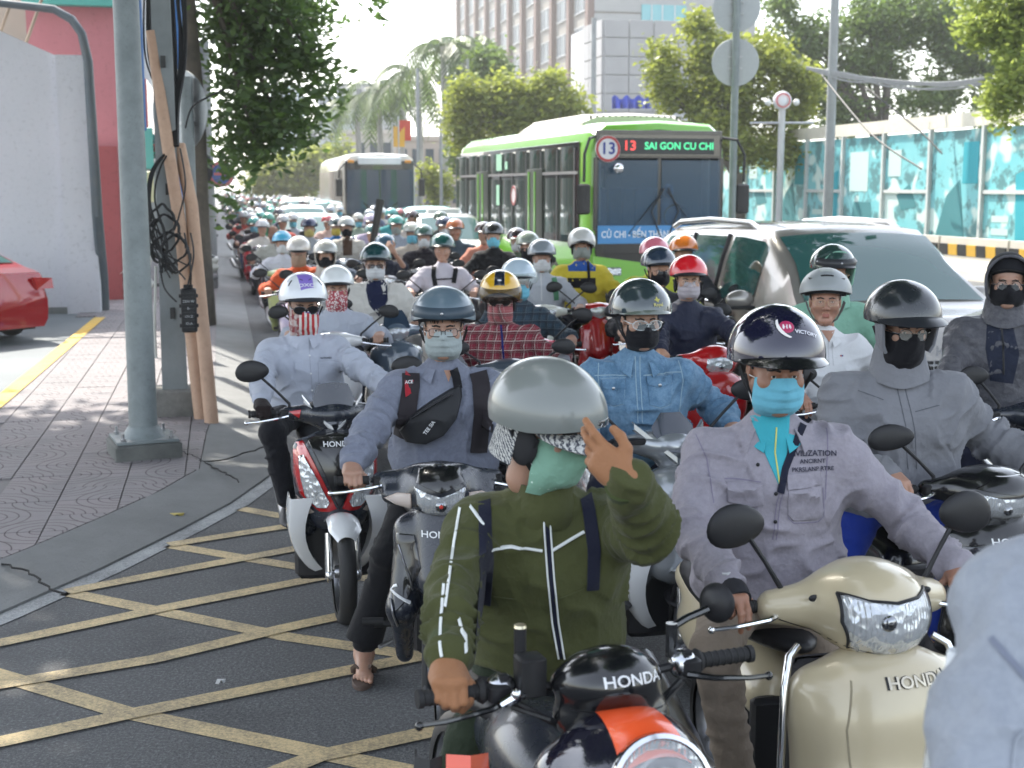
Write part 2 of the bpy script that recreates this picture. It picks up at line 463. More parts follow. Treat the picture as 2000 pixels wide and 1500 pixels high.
def resample(P, step, closed=True):
    P = [Vector(p) for p in P]; out = []
    n = len(P)
    for i in range(n if closed else n - 1):
        a, b = P[i], P[(i + 1) % n]; k = max(1, int(round((b - a).length / step)))
        out += [a.lerp(b, j / k) for j in range(k)]
    if not closed: out.append(P[-1])
    return out
def cast(bvh, p, d, off, far=1.5):
    h = bvh.ray_cast(p - d * far, d)
    return (h[0] - d * off, h[1]) if h[0] is not None else (None, None)
def drape(bvh, poly, frame, off=.003, thick=.004, step=.015, mode='blob'):
    """poly: (a,b) pairs in the plane of frame=(origin, A, B); cast along -A x B onto the surface."""
    o, A, B = Vector(frame[0]), Vector(frame[1]).normalized(), Vector(frame[2]).normalized(); d = -(A.cross(B)).normalized()
    m = M(); pts = resample([(p[0], p[1], 0) for p in poly], step)
    cx = sum(p.x for p in pts) / len(pts); cy = sum(p.y for p in pts) / len(pts)
    rings = []; last = 0.0
    for r, lift in ((1.0, -thick), (1.0, .25 * off), (.94, off), (.75, off), (.5, off), (.25, off), (.02, off)):
        row = []
        for p in pts:
            q = o + A * (cx + (p.x - cx) * r) + B * (cy + (p.y - cy) * r)
            h, _ = cast(bvh, q, d, lift)
            if h is None: h = q - d * (q.dot(-d) * 0 + last) if False else None
            row.append(h)
        rings.append(row)
    # fill misses from neighbours
    for row in rings[::-1]:
        ok = [h for h in row if h is not None]
        if not ok: return None
        for i, h in enumerate(row):
            if h is None:
                p = pts[i]; best = min(ok, key=lambda w: ((w - o).dot(A) - p.x) ** 2 + ((w - o).dot(B) - p.y) ** 2); row[i] = best.copy()
    m.grid(rings, closed=True); n = len(pts); k = len(m.v) - n
    m.f.append(tuple(range(k, k + n)))
    return m
def ribbon(bvh, line, width, frame, off=.003, step=.015, thick=.002):
    "strip of given width along a polyline, draped on the surface"
    o, A, B = Vector(frame[0]), Vector(frame[1]).normalized(), Vector(frame[2]).normalized(); d = -(A.cross(B)).normalized()
    pts = resample([(p[0], p[1], 0) for p in line], step, False); rows = []
    for i, p in enumerate(pts):
        t = (pts[min(i + 1, len(pts) - 1)] - pts[max(i - 1, 0)]).normalized(); nn = Vector((-t.y, t.x, 0))
        row = []
        for w, lf in ((-.5, -thick), (-.47, off), (0, off * 1.3), (.47, off), (.5, -thick)):
            q2 = p + nn * w * width; q = o + A * q2.x + B * q2.y
            h, _ = cast(bvh, q, d, lf); row.append(h)
        if all(h is not None for h in row): rows.append(row)
    m = M()
    if len(rows) > 1: m.grid(rows)
    return m
def text_mesh(body, size, bold=True, space=1.0, shear=0.0):
    cu = bpy.data.curves.new('t', 'FONT'); cu.body = body; cu.size = size; cu.align_x = 'CENTER'; cu.align_y = 'CENTER'
    cu.space_character = space; cu.shear = shear; cu.resolution_u = 3
    if bold: cu.offset = size * .018
    o = bpy.data.objects.new('t', cu); COL.objects.link(o)
    bpy.context.view_layer.update()
    me = o.to_mesh(); V = [v.co.copy() for v in me.vertices]; F = [tuple(p.vertices) for p in me.polygons]
    o.to_mesh_clear(); bpy.data.objects.remove(o); bpy.data.curves.remove(cu)
    return V, F
def text_on(bvh, body, size, frame, name, mat, parent, at2=(0, 0), off=.003, rot=0.0, sx=1.0, space=1.0, shear=0.0, far=1.5, bold=True):
    V, F = text_mesh(body, size, bold, space, shear)
    o, A, B = Vector(frame[0]), Vector(frame[1]).normalized(), Vector(frame[2]).normalized(); d = -(A.cross(B)).normalized()
    c, s = math.cos(rot), math.sin(rot); P = []; lastx = None
    for v in V:
        x, y = v.x * sx, v.y; x, y = x * c - y * s + at2[0], x * s + y * c + at2[1]
        q = o + A * x + B * y
        if bvh is not None:
            h, _ = cast(bvh, q, d, off, far)
            if h is None: h = (q - d * ((lastx - q).dot(-d))) if lastx is not None else q
            lastx = h; q = h
        P.append(q)
    m = M(); m.add(P, F)
    return m.build(name, mat, parent, smooth=False)
def plane_frame(o, n_dir, up=(0, 0, 1)):
    n = Vector(n_dir).normalized(); A = Vector(up).cross(n).normalized(); return (Vector(o), A, n.cross(A))
# ------------------------------------------------------------------ people
V3 = Vector
def ik(a, b, l1, l2, pole):
    a, b = V3(a), V3(b); d = b - a; L = min(d.length, (l1 + l2) * .995); u = d.normalized()
    x = (l1 * l1 - l2 * l2 + L * L) / (2 * L); h = math.sqrt(max(l1 * l1 - x * x, 1e-6))
    p = V3(pole) - u * V3(pole).dot(u)
    return a + u * x + p.normalized() * h
FING = ((.030, 1.0), (.010, 1.08), (-.010, 1.0), (-.028, .8))
POSES = {'grip': ((58, 78, 50),) * 4, 'brake': ((26, 34, 28), (34, 36, 28), (58, 78, 50), (60, 80, 50)),
         'open': ((8, 30, 20), (16, 30, 18), (30, 34, 20), (38, 40, 25)), 'relax': ((25, 40, 25),) * 4,
         'touch': ((-4, 22, 10), (8, 34, 14), (34, 30, 12), (46, 34, 16))}
def hand_prims(pose, fat=1.0):
    P = []
    A = POSES[pose]
    for i, (y, s) in enumerate(FING):
        spread = .35 if pose in ('open', 'touch') else .08
        p = V3((.086 - abs(y - .01) * .22, y * .92, .002)); P.append(cone((.0, y * .5, 0), p, .017 * fat, .0125 * fat, .016))
        ang = 0
        for L, a, r in zip((.042 * s, .026 * s, .022 * s), A[i], (.0105, .0095, .0085)):
            ang += a; ca, sa = math.cos(R(ang)), math.sin(R(ang))
            q = p + V3((ca * L, y * spread * L * 12, -sa * L)); P.append(cone(p, q, r * fat, (r - .0006) * fat, .004)); p = q
    if pose in ('grip', 'brake'): T = [(.022, .022, -.008), (.055, .047, -.026), (.082, .040, -.048), (.098, .026, -.055)]
    else: T = [(.02, .022, -.008), (.05, .055, -.012), (.08, .066, -.016), (.105, .066, -.022)]
    for a, b, r in zip(T, T[1:], (.0135, .0115, .0105)): P.append(cone(a, b, r * fat, (r - .001) * fat, .008))
    P.append(cone((-.022, 0, 0), (.01, 0, 0), .026 * fat, .024 * fat, .02, sc=(1, 1, .8)))
    P.append(ell((.045, 0, -.004), (.05, .040 * fat, .017 * fat), .012))
    return P
HCACHE = {}
def hand_mesh(pose, h, fat=1.0):
    k = (pose, h, fat)
    if k not in HCACHE: HCACHE[k] = sdf_mesh(hand_prims(pose, fat), h)
    return HCACHE[k]
HEADC = {}
def head_mesh(h, jaw=1.0):
    k = (h, jaw)
    if k in HEADC: return HEADC[k]
    P = [ell((-.012, 0, .042), (.094, .077, .088), .02), ell((.022, 0, -.02), (.068, .064 * jaw, .09), .03),
         cone((-.005, .056 * jaw, -.05), (.06, .012, -.098), .02, .02, .03), cone((-.005, -.056 * jaw, -.05), (.06, -.012, -.098), .02, .02, .03),
         ell((.070, 0, -.103), (.020, .026, .018), .025),
         cone((-.018, 0, -.06), (-.03, 0, -.145), .054, .052, .02)]
    if h < .008:
        P += [ell((.058, .042, -.024), (.030, .027, .026), .025), ell((.058, -.042, -.024), (.030, .027, .026), .025),
              cone((.082, -.034, .027), (.082, .034, .027), .0095, .0095, .014),
              ell((.101, .031, .004), (.018, .020, .012), .012, '-'), ell((.101, -.031, .004), (.018, .020, .012), .012, '-'),
              cone((.086, 0, .012), (.106, 0, -.026), .0075, .011, .008), ell((.104, 0, -.031), (.014, .0125, .011), .006),
              ell((.096, .013, -.034), (.012, .0085, .009), .004), ell((.096, -.013, -.034), (.012, .0085, .009), .004)]
        for s in (1, -1):
            P += [ell((.0765, s * .031, .004), (.0145, .0165, .0135), .004),
                  ell((.094, s * .031, .0035), (.010, .0150, .0046), .002, '-'),
                  cone((.0885, s * .015, .0135), (.0805, s * .046, .012), .0042, .0035, .005)]
        P += [cone((.0905, -.016, -.0615), (.0905, .016, -.0615), .0062, .0062, .006), cone((.089, -.014, -.0735), (.089, .014, -.0735), .0072, .0072, .006),
              cone((.099, -.021, -.067), (.099, .021, -.067), .0022, .0022, .003, None, '-')]
    for s in (1, -1):
        P += [ell((-.012, s * .079, -.006), (.019, .008, .031), .008)] + ([ell((-.006, s * .088, -.004), (.010, .006, .020), .004, '-')] if h < .008 else [])
    HEADC[k] = sdf_mesh(P, h); return HEADC[k]

def hm_apply(m, Mx, name, mat, parent, sharp=50, label=None): return m.xf(Mx).build(name, mat, parent, sharp, label=label)
def face_sheet(Mx, name, mat, parent, kind='mask', big=1.0):
    m = M(); rows = []
    if kind == 'surgical':
        nu, nv = 18, 22
        for i in range(nv + 1):
            v = i / nv; z = .0 - .134 * v * big
            row = []
            for j in range(nu + 1):
                u = -1 + 2 * j / nu; a = u * 1.28
                wy = (.074 + .006 * math.sin(math.pi * v)) * (1 - .12 * max(0, v - .7) / .3)
                nose = .026 * math.exp(-(u / .22) ** 2) * max(0, 1 - abs(v - .2) / .5)
                prof = .080 + .014 * math.sin(math.pi * min(1, v * 1.1)) - .040 * max(0, v - .78) / .22
                pl = .0065 * ((v * 4.2) % 1) * math.cos(a * .9)
                x = prof * math.cos(a * .98) + nose + .013 + pl
                zz = z - .010 * abs(u) ** 1.5 * (1 - 2 * v) - .0 + .006 * math.exp(-(u / .25) ** 2) * (1 - v)
                row.append((x, wy * math.sin(a) * 1.04, zz))
            rows.append(row)
    elif kind in ('cup', 'cover'):
        nu, nv = 20, 16; H = .125 * big if kind == 'cup' else .215
        for i in range(nv + 1):
            v = i / nv; z = .004 - H * v
            row = []
            for j in range(nu + 1):
                u = -1 + 2 * j / nu; a = u * 1.45
                nose = .028 * math.exp(-(u / .25) ** 2) * max(0, 1 - abs(v * H - .03) / .06)
                if kind == 'cup': prof = .082 * big ** .3 + .022 * math.sin(math.pi * min(1, v * 1.05)) - .03 * max(0, v - .75) / .25; wy = .080 + .004 * math.sin(math.pi * v)
                else:
                    q = max(0, v - .5) / .5; prof = .086 + .016 * math.sin(math.pi * min(1, v * 1.3)) - .045 * q; wy = .082 - .012 * q
                x = prof * max(.05, math.cos(a)) + nose + .012 - (.02 * max(0, v - .5) if kind == 'cover' else 0)
                wob = .003 * math.sin(u * 13 + v * 9) * v + (.004 * math.sin(v * 30 + u * 3) if kind == 'cover' and v > .55 else 0)
                row.append((x + wob, wy * 1.03 * math.sin(a), z - .008 * abs(u) * (1 - v)))
            rows.append(row)
    rows = [r[::-1] for r in rows]
    m.grid(rows, thick=.003)
    return hm_apply(m, Mx, name, mat, parent)
def helmet(parent, Mx, sp, near=True):
    "sp: kind half|three|full|bike|brim, mat, brim mat, ..."
    kind = sp.get('kind', 'half'); c = V3((-.010, 0, .048)); rx, ry, rz = sp.get('r', (.142, .121, .118))
    n = 40 if near else 22; nr = 14 if near else 8
    front, side, back = {'half': (80, 97, 104), 'three': (80, 122, 138), 'full': (86, 126, 138), 'bike': (80, 94, 100), 'brim': (84, 106, 106)}[kind] if 'cut' not in sp else sp['cut']
    def cut(a):
        ca = math.cos(a)
        return R(side + (front - side) * max(0, ca) ** 1.3 if ca > 0 else side + (back - side) * (-ca) ** 1.2)
    def P(a, f, off=0.0): return c + V3(((rx + off) * math.sin(f) * math.cos(a), (ry + off) * math.sin(f) * math.sin(a), (rz + off) * math.cos(f)))
    m = M(); rows = []
    for i in range(nr + 1):
        rows.append([P(2 * math.pi * j / n, max(.001, cut(2 * math.pi * j / n) * i / nr)) for j in range(n)])
    m.grid(rows, closed=True, thick=.012)
    hb = BVHTree.FromPolygons(m.v, m.f)
    o = hm_apply(m, Mx, 'helmet', sp['mat'], parent, 45)
    def sub(name, mm, mat): return hm_apply(mm, Mx, name, mat, o)
    if near:
        m = M(); m.tube([P(2 * math.pi * j / n, cut(2 * math.pi * j / n), .0) for j in range(n + 1)], .0055, 6, False); sub('rim', m, BLACK)
        m = M(); rows = []
        for i in range(7): rows.append([P(2 * math.pi * j / 24, .4 + (cut(2 * math.pi * j / 24) + .12 - .4) * i / 6, -.016) for j in range(24)])
        m.grid(rows, closed=True); sub('lining', m, plastic((.02, .02, .022), .9))
    br = sp.get('brim')
    if br:
        L, mat, drop = br; m = M(); rows = []; A0 = R(sp.get('brimw', 66))
        for i in range(7):
            row = []
            for j in range(21):
                a = -A0 + 2 * A0 * j / 20; q = P(a, cut(a) - .10); t = i / 6; w = max(0, math.cos(a / A0 * math.pi / 2)) ** .7
                out = V3((math.cos(a * .75), math.sin(a * .75) * .55, 0)).normalized()
                row.append(q + out * (L * t * w + .005) - V3((0, 0, 1)) * (drop * (t ** 1.6) * w + .004 * t + .012 * (1 - t) * 0))
            rows.append(row)
        m.grid([r[::-1] for r in rows], thick=.004); sub('peak', m, mat)
    if sp.get('band'):
        m = M(); rows = []
        for i in range(6):
            f = R(64) + R(19) * i / 5
            rows.append([P(-R(72) + R(144) * j / 24, f + R(8) * (1 - math.cos(j / 24 * 2 * math.pi - math.pi)) * .4 * 0, .009 + .006 * math.sin(math.pi * i / 5)) for j in range(25)])
        m.grid(rows, thick=.005); b_ = sub('visor_band', m, sp['band'])
        m = M()
        for a in (-66, -2, 66): m.ball(P(R(a), R(74), .016), .008, 8, 6)
        hm_apply(m, Mx, 'snap', STEEL, o)
    if sp.get('crease'):
        m = M()
        for s in (1, -1): m.tube([P(R(s * 55 + s * 70 * t), R(20 + 66 * t) if False else R(14 + 74 * t), .001) for t in [k / 12 for k in range(13)]], .0024, 5)
        sub('crease', m, sp['crease'])
    for (pt, mat, nm) in sp.get('patches', ()):
        fr = plane_frame(c, V3((math.cos(R(pt[0])) * math.cos(R(pt[1])), math.sin(R(pt[0])) * math.cos(R(pt[1])), math.sin(R(pt[1])))))
        mm = drape(hb, pt[2], fr, .0015, .002, .012)
        if mm: sub(nm, mm, mat)
    for (az, el, body, size, mat, kw) in sp.get('texts', ()):
        fr = plane_frame(c, V3((math.cos(R(az)) * math.cos(R(el)), math.sin(R(az)) * math.cos(R(el)), math.sin(R(el)))))
        t = text_on(hb, body, size, fr, 'lettering', mat, o, **{**dict(far=.5, off=.003), **kw}); t.data.transform(Mx)
    if sp.get('shield'):
        m = M(); rows = []
        for i in range(9):
            v = i / 8; f = R(72) + R(34) * v; rows.append([P(-R(76) + R(152) * j / 20, f, .014 + .02 * math.sin(v * 2.2) * math.cos((j / 20 - .5) * 2.4)) for j in range(21)])
        m.grid(rows, thick=.002); sub('face_shield', m, sp['shield'])
    if sp.get('strap', True) and near:
        m = M(); pm = sp.get('strapmat', BLACK)
        for s in (1, -1):
            for x0 in (.035, -.045):
                m.tube([(x0, s * .102, -.0), (x0 * .6, s * .088, -.045), (.012, s * .062, -.095), (.022, s * .012, -.128)], .0055, 6, flat=.5)
        m.box((.022, 0, -.128), (.014, .034, .010), bev=.003); sub('chin_strap', m, pm)
    if kind in ('three', 'full') or sp.get('ear'):
        for s in (1, -1):
            m = M(); m.ball((-.006, s * .090, -.035), (.040, .014, .050), 14, 10); sub('ear_pad', m, sp.get('earmat', plastic((.015, .015, .017), .8)))
    return o
def glasses(parent, Mx, rim=BLACK, shape='rect', lens=None, r=.0016):
    m = M(); g = M()
    for s in (1, -1):
        pts = []
        for j in range(17):
            a = 2 * math.pi * j / 16; ca, sa = math.cos(a), math.sin(a)
            if shape == 'rect': ca = math.copysign(abs(ca) ** .5, ca); sa = math.copysign(abs(sa) ** .5, sa); w, h = .026, .017
            elif shape == 'round': w, h = .024, .023
            else: w, h = .034, .022
            y = s * .034 + ca * w; pts.append(V3((.118 - abs(y) * .18 - y * y * 2.0, y, -.001 + sa * h)))
        m.tube(pts, r, 6, False)
        cc = sum((p for p in pts[:-1]), V3((0, 0, 0))) / 16; k = len(g.v); g.v += pts[:-1] + [cc]; g.f += [(k + j, k + (j + 1) % 16, k + 16) for j in range(16)]
        m.tube([(.118 - .06 * .18 - .0072, s * .06, .004), (.09, s * .076, .006), (.03, s * .083, .006), (-.02, s * .082, -.004)], r, 6)
    m.tube([(.115, -.010, .004), (.119, 0, .007), (.115, .010, .004)], r * .9, 6)
    o = hm_apply(m, Mx, 'glasses', rim, parent)
    hm_apply(g, Mx, 'lens', lens or glass((.85, .9, .9), .10), o)

BASE = math.atan2(-math.cos(YAW), math.sin(YAW))
SKIN1 = skin((.37, .215, .15)); SKIN2 = skin((.30, .15, .095)); SKIN3 = skin((.46, .26, .17)); HAIR = plastic((.012, .010, .010), .45)
WHITEH = flat((.85, .85, .85)); REDH = flat((.5, .03, .03)); BLACKP = flat((.02, .02, .02))
def rider(label, px, py, d, head=0, turn=0, tilt=8, top=None, pants=None, sk=SKIN1, hel=None, mask=None, maskmat=None, gl=None,
          grips=((.50, -.33, .985), (.50, .33, .985)), poses=('grip', 'grip'), glove=(None, None), lod=1, feet=('board', 'board'),
          group='riders waiting in the traffic jam', wide=1.06, lean=.05, g=1.0, hood=None, short=False, shoe=None, fat=1.0, raised=None,
          sleeve_end=1.0, roll=0.0, gworld=None, maxH=1.62, minH=1.34, hands_free=False, maskbig=1.0, sway=0.0):
    h = (.0075, .013, .021)[lod]; near = lod == 0
    tgt = at(px, py, d); th = BASE + R(head)
    hx = lean + .035; hz = tgt.z - .045
    hz = max(minH, min(maxH, hz)); HZ = hz
    # root so that the helmet centre lands on the target
    off = Matrix.Rotation(th, 3, 'Z') @ V3((hx - .01, sway, 0)); loc = V3((tgt.x - off.x, tgt.y - off.y, 0))
    root = thing('person', label, 'person', loc, th, group)
    Mx = Matrix.Translation((hx, sway, HZ)) @ Euler((R(roll), R(tilt), R(turn))).to_matrix().to_4x4()
    if gworld: Ri = Matrix.Rotation(-th, 3, 'Z'); grips = [Ri @ (V3(p) - loc) for p in gworld]
    shz = HZ - .262; sw = .188 * wide; g *= 1.1
    S = {-1: V3((lean - .01, -sw + sway * .7, shz)), 1: V3((lean - .01, sw + sway * .7, shz))}
    out = {'root': root, 'Mx': Mx, 'loc': loc, 'th': th, 'S': S, 'HZ': HZ}
    Vs, Fs, n = [], [], 0
    def acc(V, F, Tm=None, flip=False):
        nonlocal n
        V = np.asarray(V, float)
        if Tm is not None:
            A = np.array(Tm); V = V @ A[:3, :3].T + A[:3, 3]
        if flip: F = F[:, ::-1]
        Vs.append(V); Fs.append(F + n); n += len(V)
    acc(*head_mesh((.0042, .0075, .012)[lod]), Mx)
    wr = {}; el = {}; core = [ell((0, 0, .88), (.11, .14, .11), .05), cone((0, 0, .95), (lean - .02, sway * .6, shz - .10), .10, .105, .05, (1, 1.3, 1)), cone(S[-1], S[1], .04, .04, .04), cone((lean - .01, sway * .8, shz - .02), (hx - .02, sway, shz + .17), .052, .050, .04)]
    gmesh = []
    for i, s in enumerate((-1, 1)):
        gp = V3(grips[i])
        if raised and raised[0] == s:
            Ri = Matrix.Rotation(-th, 3, 'Z'); w = Ri @ (V3(raised[1]) - loc); X, Yd = V3(raised[2]).normalized(), V3(raised[3]); Yd = (Yd - X * Yd.dot(X)).normalized(); Z = X.cross(Yd) * (1 if s == -1 else -1); Tm = Matrix.Translation(w) @ Matrix((X, Yd, Z)).transposed().to_4x4(); pole = raised[4]
        else:
            back = (V3((lean, s * sw, shz - .2)) - gp).normalized()
            X = V3((.90, -s * .10, -.28 + .10)).normalized() if not hands_free else V3((.7, -s * .3, -.6)).normalized()
            Yd = V3((0, -s, 0)); Yd = (Yd - X * Yd.dot(X)).normalized(); Z = X.cross(Yd) * (1 if s == -1 else -1)
            Rm = Matrix((X, Yd, Z)).transposed(); w = gp - Rm @ V3((.078, 0, -.030)); Tm = Matrix.Translation(w) @ Rm.to_4x4(); pole = (-.25, s * .75, -.75)
        wr[s] = w; el[s] = ik(S[s], w, .285 * (HZ / 1.55), .265, pole)
        hm_ = hand_mesh(poses[i], (.0035, .006, .011)[lod], 1.12 if glove[i] else 1.0)
        det = Tm.to_3x3().determinant()
        if glove[i]:
            A = np.array(Tm); gm = np_mesh(np.asarray(hm_[0]) @ A[:3, :3].T + A[:3, 3], hm_[1] if det > 0 else hm_[1][:, ::-1]); gmesh.append((gm, glove[i]))
            acc(*hand_mesh(poses[i], .009 if near else .012, .8), Tm, det < 0)
        else: acc(*hm_, Tm, det < 0)
        core += [cone(S[s], el[s], .042, .036, .03), cone(el[s], w, .036, .024, .02)]
    hipx = -.02; kn = {}; an = {}
    for i, s in enumerate((-1, 1)):
        hp = V3((hipx, s * .095, .84))
        f = feet[i]
        if f == 'board': a_ = V3((.36, s * .12, .40)); pole = (.6, s * .35, 1)
        elif f == 'peg': a_ = V3((.22, s * .20, .36)); pole = (1, s * .45, .6)
        elif f == 'down': a_ = V3((.12, s * .40, .10)); pole = (1, s * .3, .2)
        else: a_ = V3(f); pole = (1, s * .3, .3)
        kn[s] = ik(hp, a_, .40, .41, pole); an[s] = a_; core += [cone(hp, kn[s], .07, .05, .03), cone(kn[s], a_, .048, .034, .02)]
    c_ = sdf_mesh(core, max(h, .014)); acc(*c_)
    bare = short
    ft = M()
    body = link('body', np_mesh(np.concatenate(Vs), np.concatenate(Fs)), root, sk)
    out['body'] = body
    for gm, mt in gmesh: link('glove', gm, root, mt)
    # jacket
    t = [ell((.0, 0, .90), (.145 * g, .172 * g * wide, .10), .05), ell((.0 + lean * .2, 0, 1.0), (.13 * g, .165 * g * wide, .15), .06),
         ell((lean * .6, sway * .4, shz - .12), (.128 * g, .175 * g * wide, .17), .05), cone(S[-1] + V3((0, .03, -.015)), S[1] - V3((0, .03, .015)), .062 * g, None, .07),
         cone((lean - .01, sway * .8, shz + .01), (hx - .035, sway, shz + .085), .082, .064, .05), cone((lean*.6, sway*.4, shz-.14), (0, 0, .95), .118 * g, .125 * g, .06, (1, 1.32 * wide, 1))]
    t += [cone((hx - .04, sway, shz + .055), S[s_] + V3((0, -s_ * .02, .0)), .062, .055, .05) for s_ in (-1, 1)]
    bones = [((0, 0, .85), (lean * .6, 0, shz + .05), 11, .75)]
    for s in (-1, 1):
        we = el[s].lerp(wr[s], (.95 if raised and raised[0] == s else .92) * sleeve_end) if sleeve_end > .5 else el[s]
        E = S[s].lerp(el[s], .9) if short else el[s]
        t.append(cone(S[s] - V3((0, s * .008, .012)), E, .062 * g, .056 * g, .06))
        if not short: t.append(cone(E, we, .058 * g, .043 * g, .02))
        bones += [(S[s], el[s], 15, .9), (el[s], wr[s], 21, 1.25)]
    top_s = Skin(t, h, .023 * g, bones, seed=px % 17)
    out['top'] = top_s; link('shirt' if short else 'jacket', top_s.me, root, top); out['topo'] = COL.objects[-1] if False else None
    out['el'], out['wr'], out['kn'], out['an'] = el, wr, kn, an
    # trousers
    t = [ell((-.01, 0, .86), (.145, .172 * wide, .105), .05)]; bones = []
    for s in (-1, 1):
        hp = V3((hipx, s * .095, .84)); lo = an[s] + (kn[s] - an[s]).normalized() * (.03 if not (short == 2) else .40)
        t += [cone(hp, kn[s], .092 * fat, .070 * fat, .04), cone(kn[s], lo, .067 * fat, .056 * fat, .03)]
        bones += [(hp, kn[s], 22, 1.0), (kn[s], an[s], 26, 1.1)]
    if lod < 2 or feet[0] == 'down': 
        tr = Skin(t, max(h, .011), .010, bones, seed=py % 13); link('trousers', tr.me, root, pants)
    # shoes
    if shoe is not False:
        for s in (-1, 1):
            a_ = an[s]; m = M()
            rows = []
            for i in range(11):
                q = i / 10; x = -.065 + .25 * q; w = .036 + .016 * math.sin(q * 2.6); hh = (.075 if q < .35 else .075 - (q - .35) * .075) 
                zb = -.095
                rows.append([(a_.x + x, a_.y + w * math.cos(b) * (1 - .6 * max(0, q - .85) / .15), a_.z + zb + hh * .5 + hh * .5 * math.sin(b)) for b in [2 * math.pi * k / 12 for k in range(12)]])
            m.grid(rows, closed=True); m.f.append(tuple(range(12))); m.f.append(tuple(range(len(m.v) - 12, len(m.v)))[::-1])
            m.build('shoe', shoe or plastic((.03, .03, .033), .5), root)
    if near or lod == 1:
        iris = plastic((.02, .012, .008), .15)
        if not (mask == 'full'):
            for s in (1, -1):
                m = M(); m.ball((.0765, s * .031, .004), .0128, 14, 10); e = hm_apply(m, Mx, 'eye', plastic((.62, .58, .55), .2), root)
                m = M(); m.ball((.0865, s * .031, .0045), (.0036, .0056, .0056), 12, 8); hm_apply(m, Mx, 'iris', iris, e)
            # eyebrows
            hm2 = head_mesh((.0042, .0075, .012)[lod]); hb = BVHTree.FromPolygons([tuple(v) for v in hm2[0]], [tuple(map(int, f)) for f in hm2[1]]) if lod == 0 else None
            if hb:
                for s in (1, -1):
                    mm = ribbon(hb, [(s * .013, .021), (s * .030, .027), (s * .049, .021)], .0075, plane_frame((0, 0, 0), (1, 0, 0)), .0012, .004)
                    if mm.v: hm_apply(mm, Mx, 'eyebrow', HAIR, root)
                if mask is None:
                    mm = drape(hb, [(-.023, -.066), (-.01, -.0575), (0, -.0595), (.01, -.0575), (.023, -.066), (.012, -.078), (-.012, -.078)], plane_frame((0, 0, 0), (1, 0, 0)), .0006, .001, .004)
                    if mm: hm_apply(mm, Mx, 'lips', skin((.34, .13, .10)), root)
    # hair at nape and sides
    m = M(); rows = []
    for i in range(6):
        f = R(50 + 62 * i / 5); rows.append([V3((-.012, 0, .042)) + V3((.099 * math.sin(f) * math.cos(a), .082 * math.sin(f) * math.sin(a), .092 * math.cos(f))) for a in [R(72) + R(216) * j / 16 for j in range(17)]])
    m.grid(rows, thick=.004); hair = hm_apply(m, Mx, 'hair', HAIR, root)
    if mask in ('surgical', 'cup', 'cover'): face_sheet(Mx, 'face_mask', maskmat, root, mask, maskbig); 
    if mask in ('surgical', 'cup') and lod < 2:
        for s in (1, -1):
            m = M(); m.tube([(.035, s * .074, -.012), (.01, s * .081, -.013), (-.022, s * .081, -.012), (.01, s * .081, -.063), (.035, s * .074, -.095)], .0013, 5)
            hm_apply(m, Mx, 'mask_loop', WHITEH if maskmat is not BLACKC else BLACK, root)
    if gl: glasses(root, Mx, **gl)
    if hood:
        m = M(); rows = []
        for i in range(12):
            f = i / 11; row = []
            for j in range(17):
                a = R(-128) + R(256) * j / 16
                # hood tube: opening at front, around the head
                y = .112 * math.sin(a); z = .045 + .125 * math.cos(a) - (.03 if abs(a) > 1.9 else 0)
                x = .088 - .03 * (1 - math.cos(a)) * .5 - .2 * f
                k = math.sqrt(max(0.02, 1 - f ** 2.4)); row.append((x + .004 * math.sin(j * 1.7 + i), y * k, .0 + (z - .02) * (k * .9 + .1) - .015 * f * (abs(a) > 1.5)))
            rows.append(row)
        m.grid(rows, thick=.005)
        m.tube([rows[0][j] for j in range(17)], .0075, 8)
        hm_apply(m, Mx, 'hood', top if hood is True else hood, root)
        m = M(); rows = []   # neck part of the hood
        for i in range(7):
            q = i / 6; rows.append([(hx - .02 - .02 * q + (.088 - .012 * math.sin(q * 3) + .03 * q) * math.cos(a), sway + (.090 + .035 * q) * math.sin(a), HZ - .07 - .15 * q + .012 * math.sin(a * 3 + q * 5)) for a in [2 * math.pi * j / 24 for j in range(24)]])
        m.grid(rows, closed=True, thick=.004); m.build('hood_collar', top if hood is True else hood, root)
    if hel: helmet(root, Mx, hel, lod < 2)
    return out
BLACKC = cloth((.008, .008, .011), fold=.3)
def local_frame(o, n=(1, 0, 0)): return plane_frame(o, n)
def collar(r, mat, open_=.35, h=.055, w=.075):
    "folded shirt collar round the neck, open at the front"
    S = r['S']; c = (S[-1] + S[1]) / 2 + V3((.005, 0, .065)); m = M(); rows = []
    for i in range(6):
        q = i / 5
        row = []
        for j in range(25):
            a = open_ + (2 * math.pi - 2 * open_) * j / 24; tip = max(0, math.cos(a)) ** 4
            rr = w - .012 + .034 * q ** .8 + .012 * tip * q; z = .018 - h * q * (.7 + .75 * tip) + .012 * (1 - math.cos(a)) * .5
            row.append(c + V3((rr * math.cos(a) + .012, rr * math.sin(a) * 1.08, z)))
        rows.append(row)
    m.grid(rows, thick=.004); o = m.build('collar', mat, r['root'])
    m = M(); rows = []
    for i in range(3):
        rows.append([c + V3(((w - .014) * math.cos(a) + .01, (w - .014) * math.sin(a) * 1.08, -.045 + .03 * i)) for a in [open_ * .6 + (2 * math.pi - 1.2 * open_) * j / 20 for j in range(21)]])
    m.grid(rows, thick=.004); m.build('collar_band', mat, o)
def onto(r, kind, data, mat, name, width=.01, off=.003, n=(1, 0, 0), thick=.003, parent=None, label=None):
    fr = plane_frame((0, 0, 0), n); b = r['top'].bvh()
    m = drape(b, data, fr, off, thick, .018) if kind == 'patch' else ribbon(b, data, width, fr, off, .012, thick)
    if m and m.v: return m.build(name, mat, parent or r['root'], label=label)
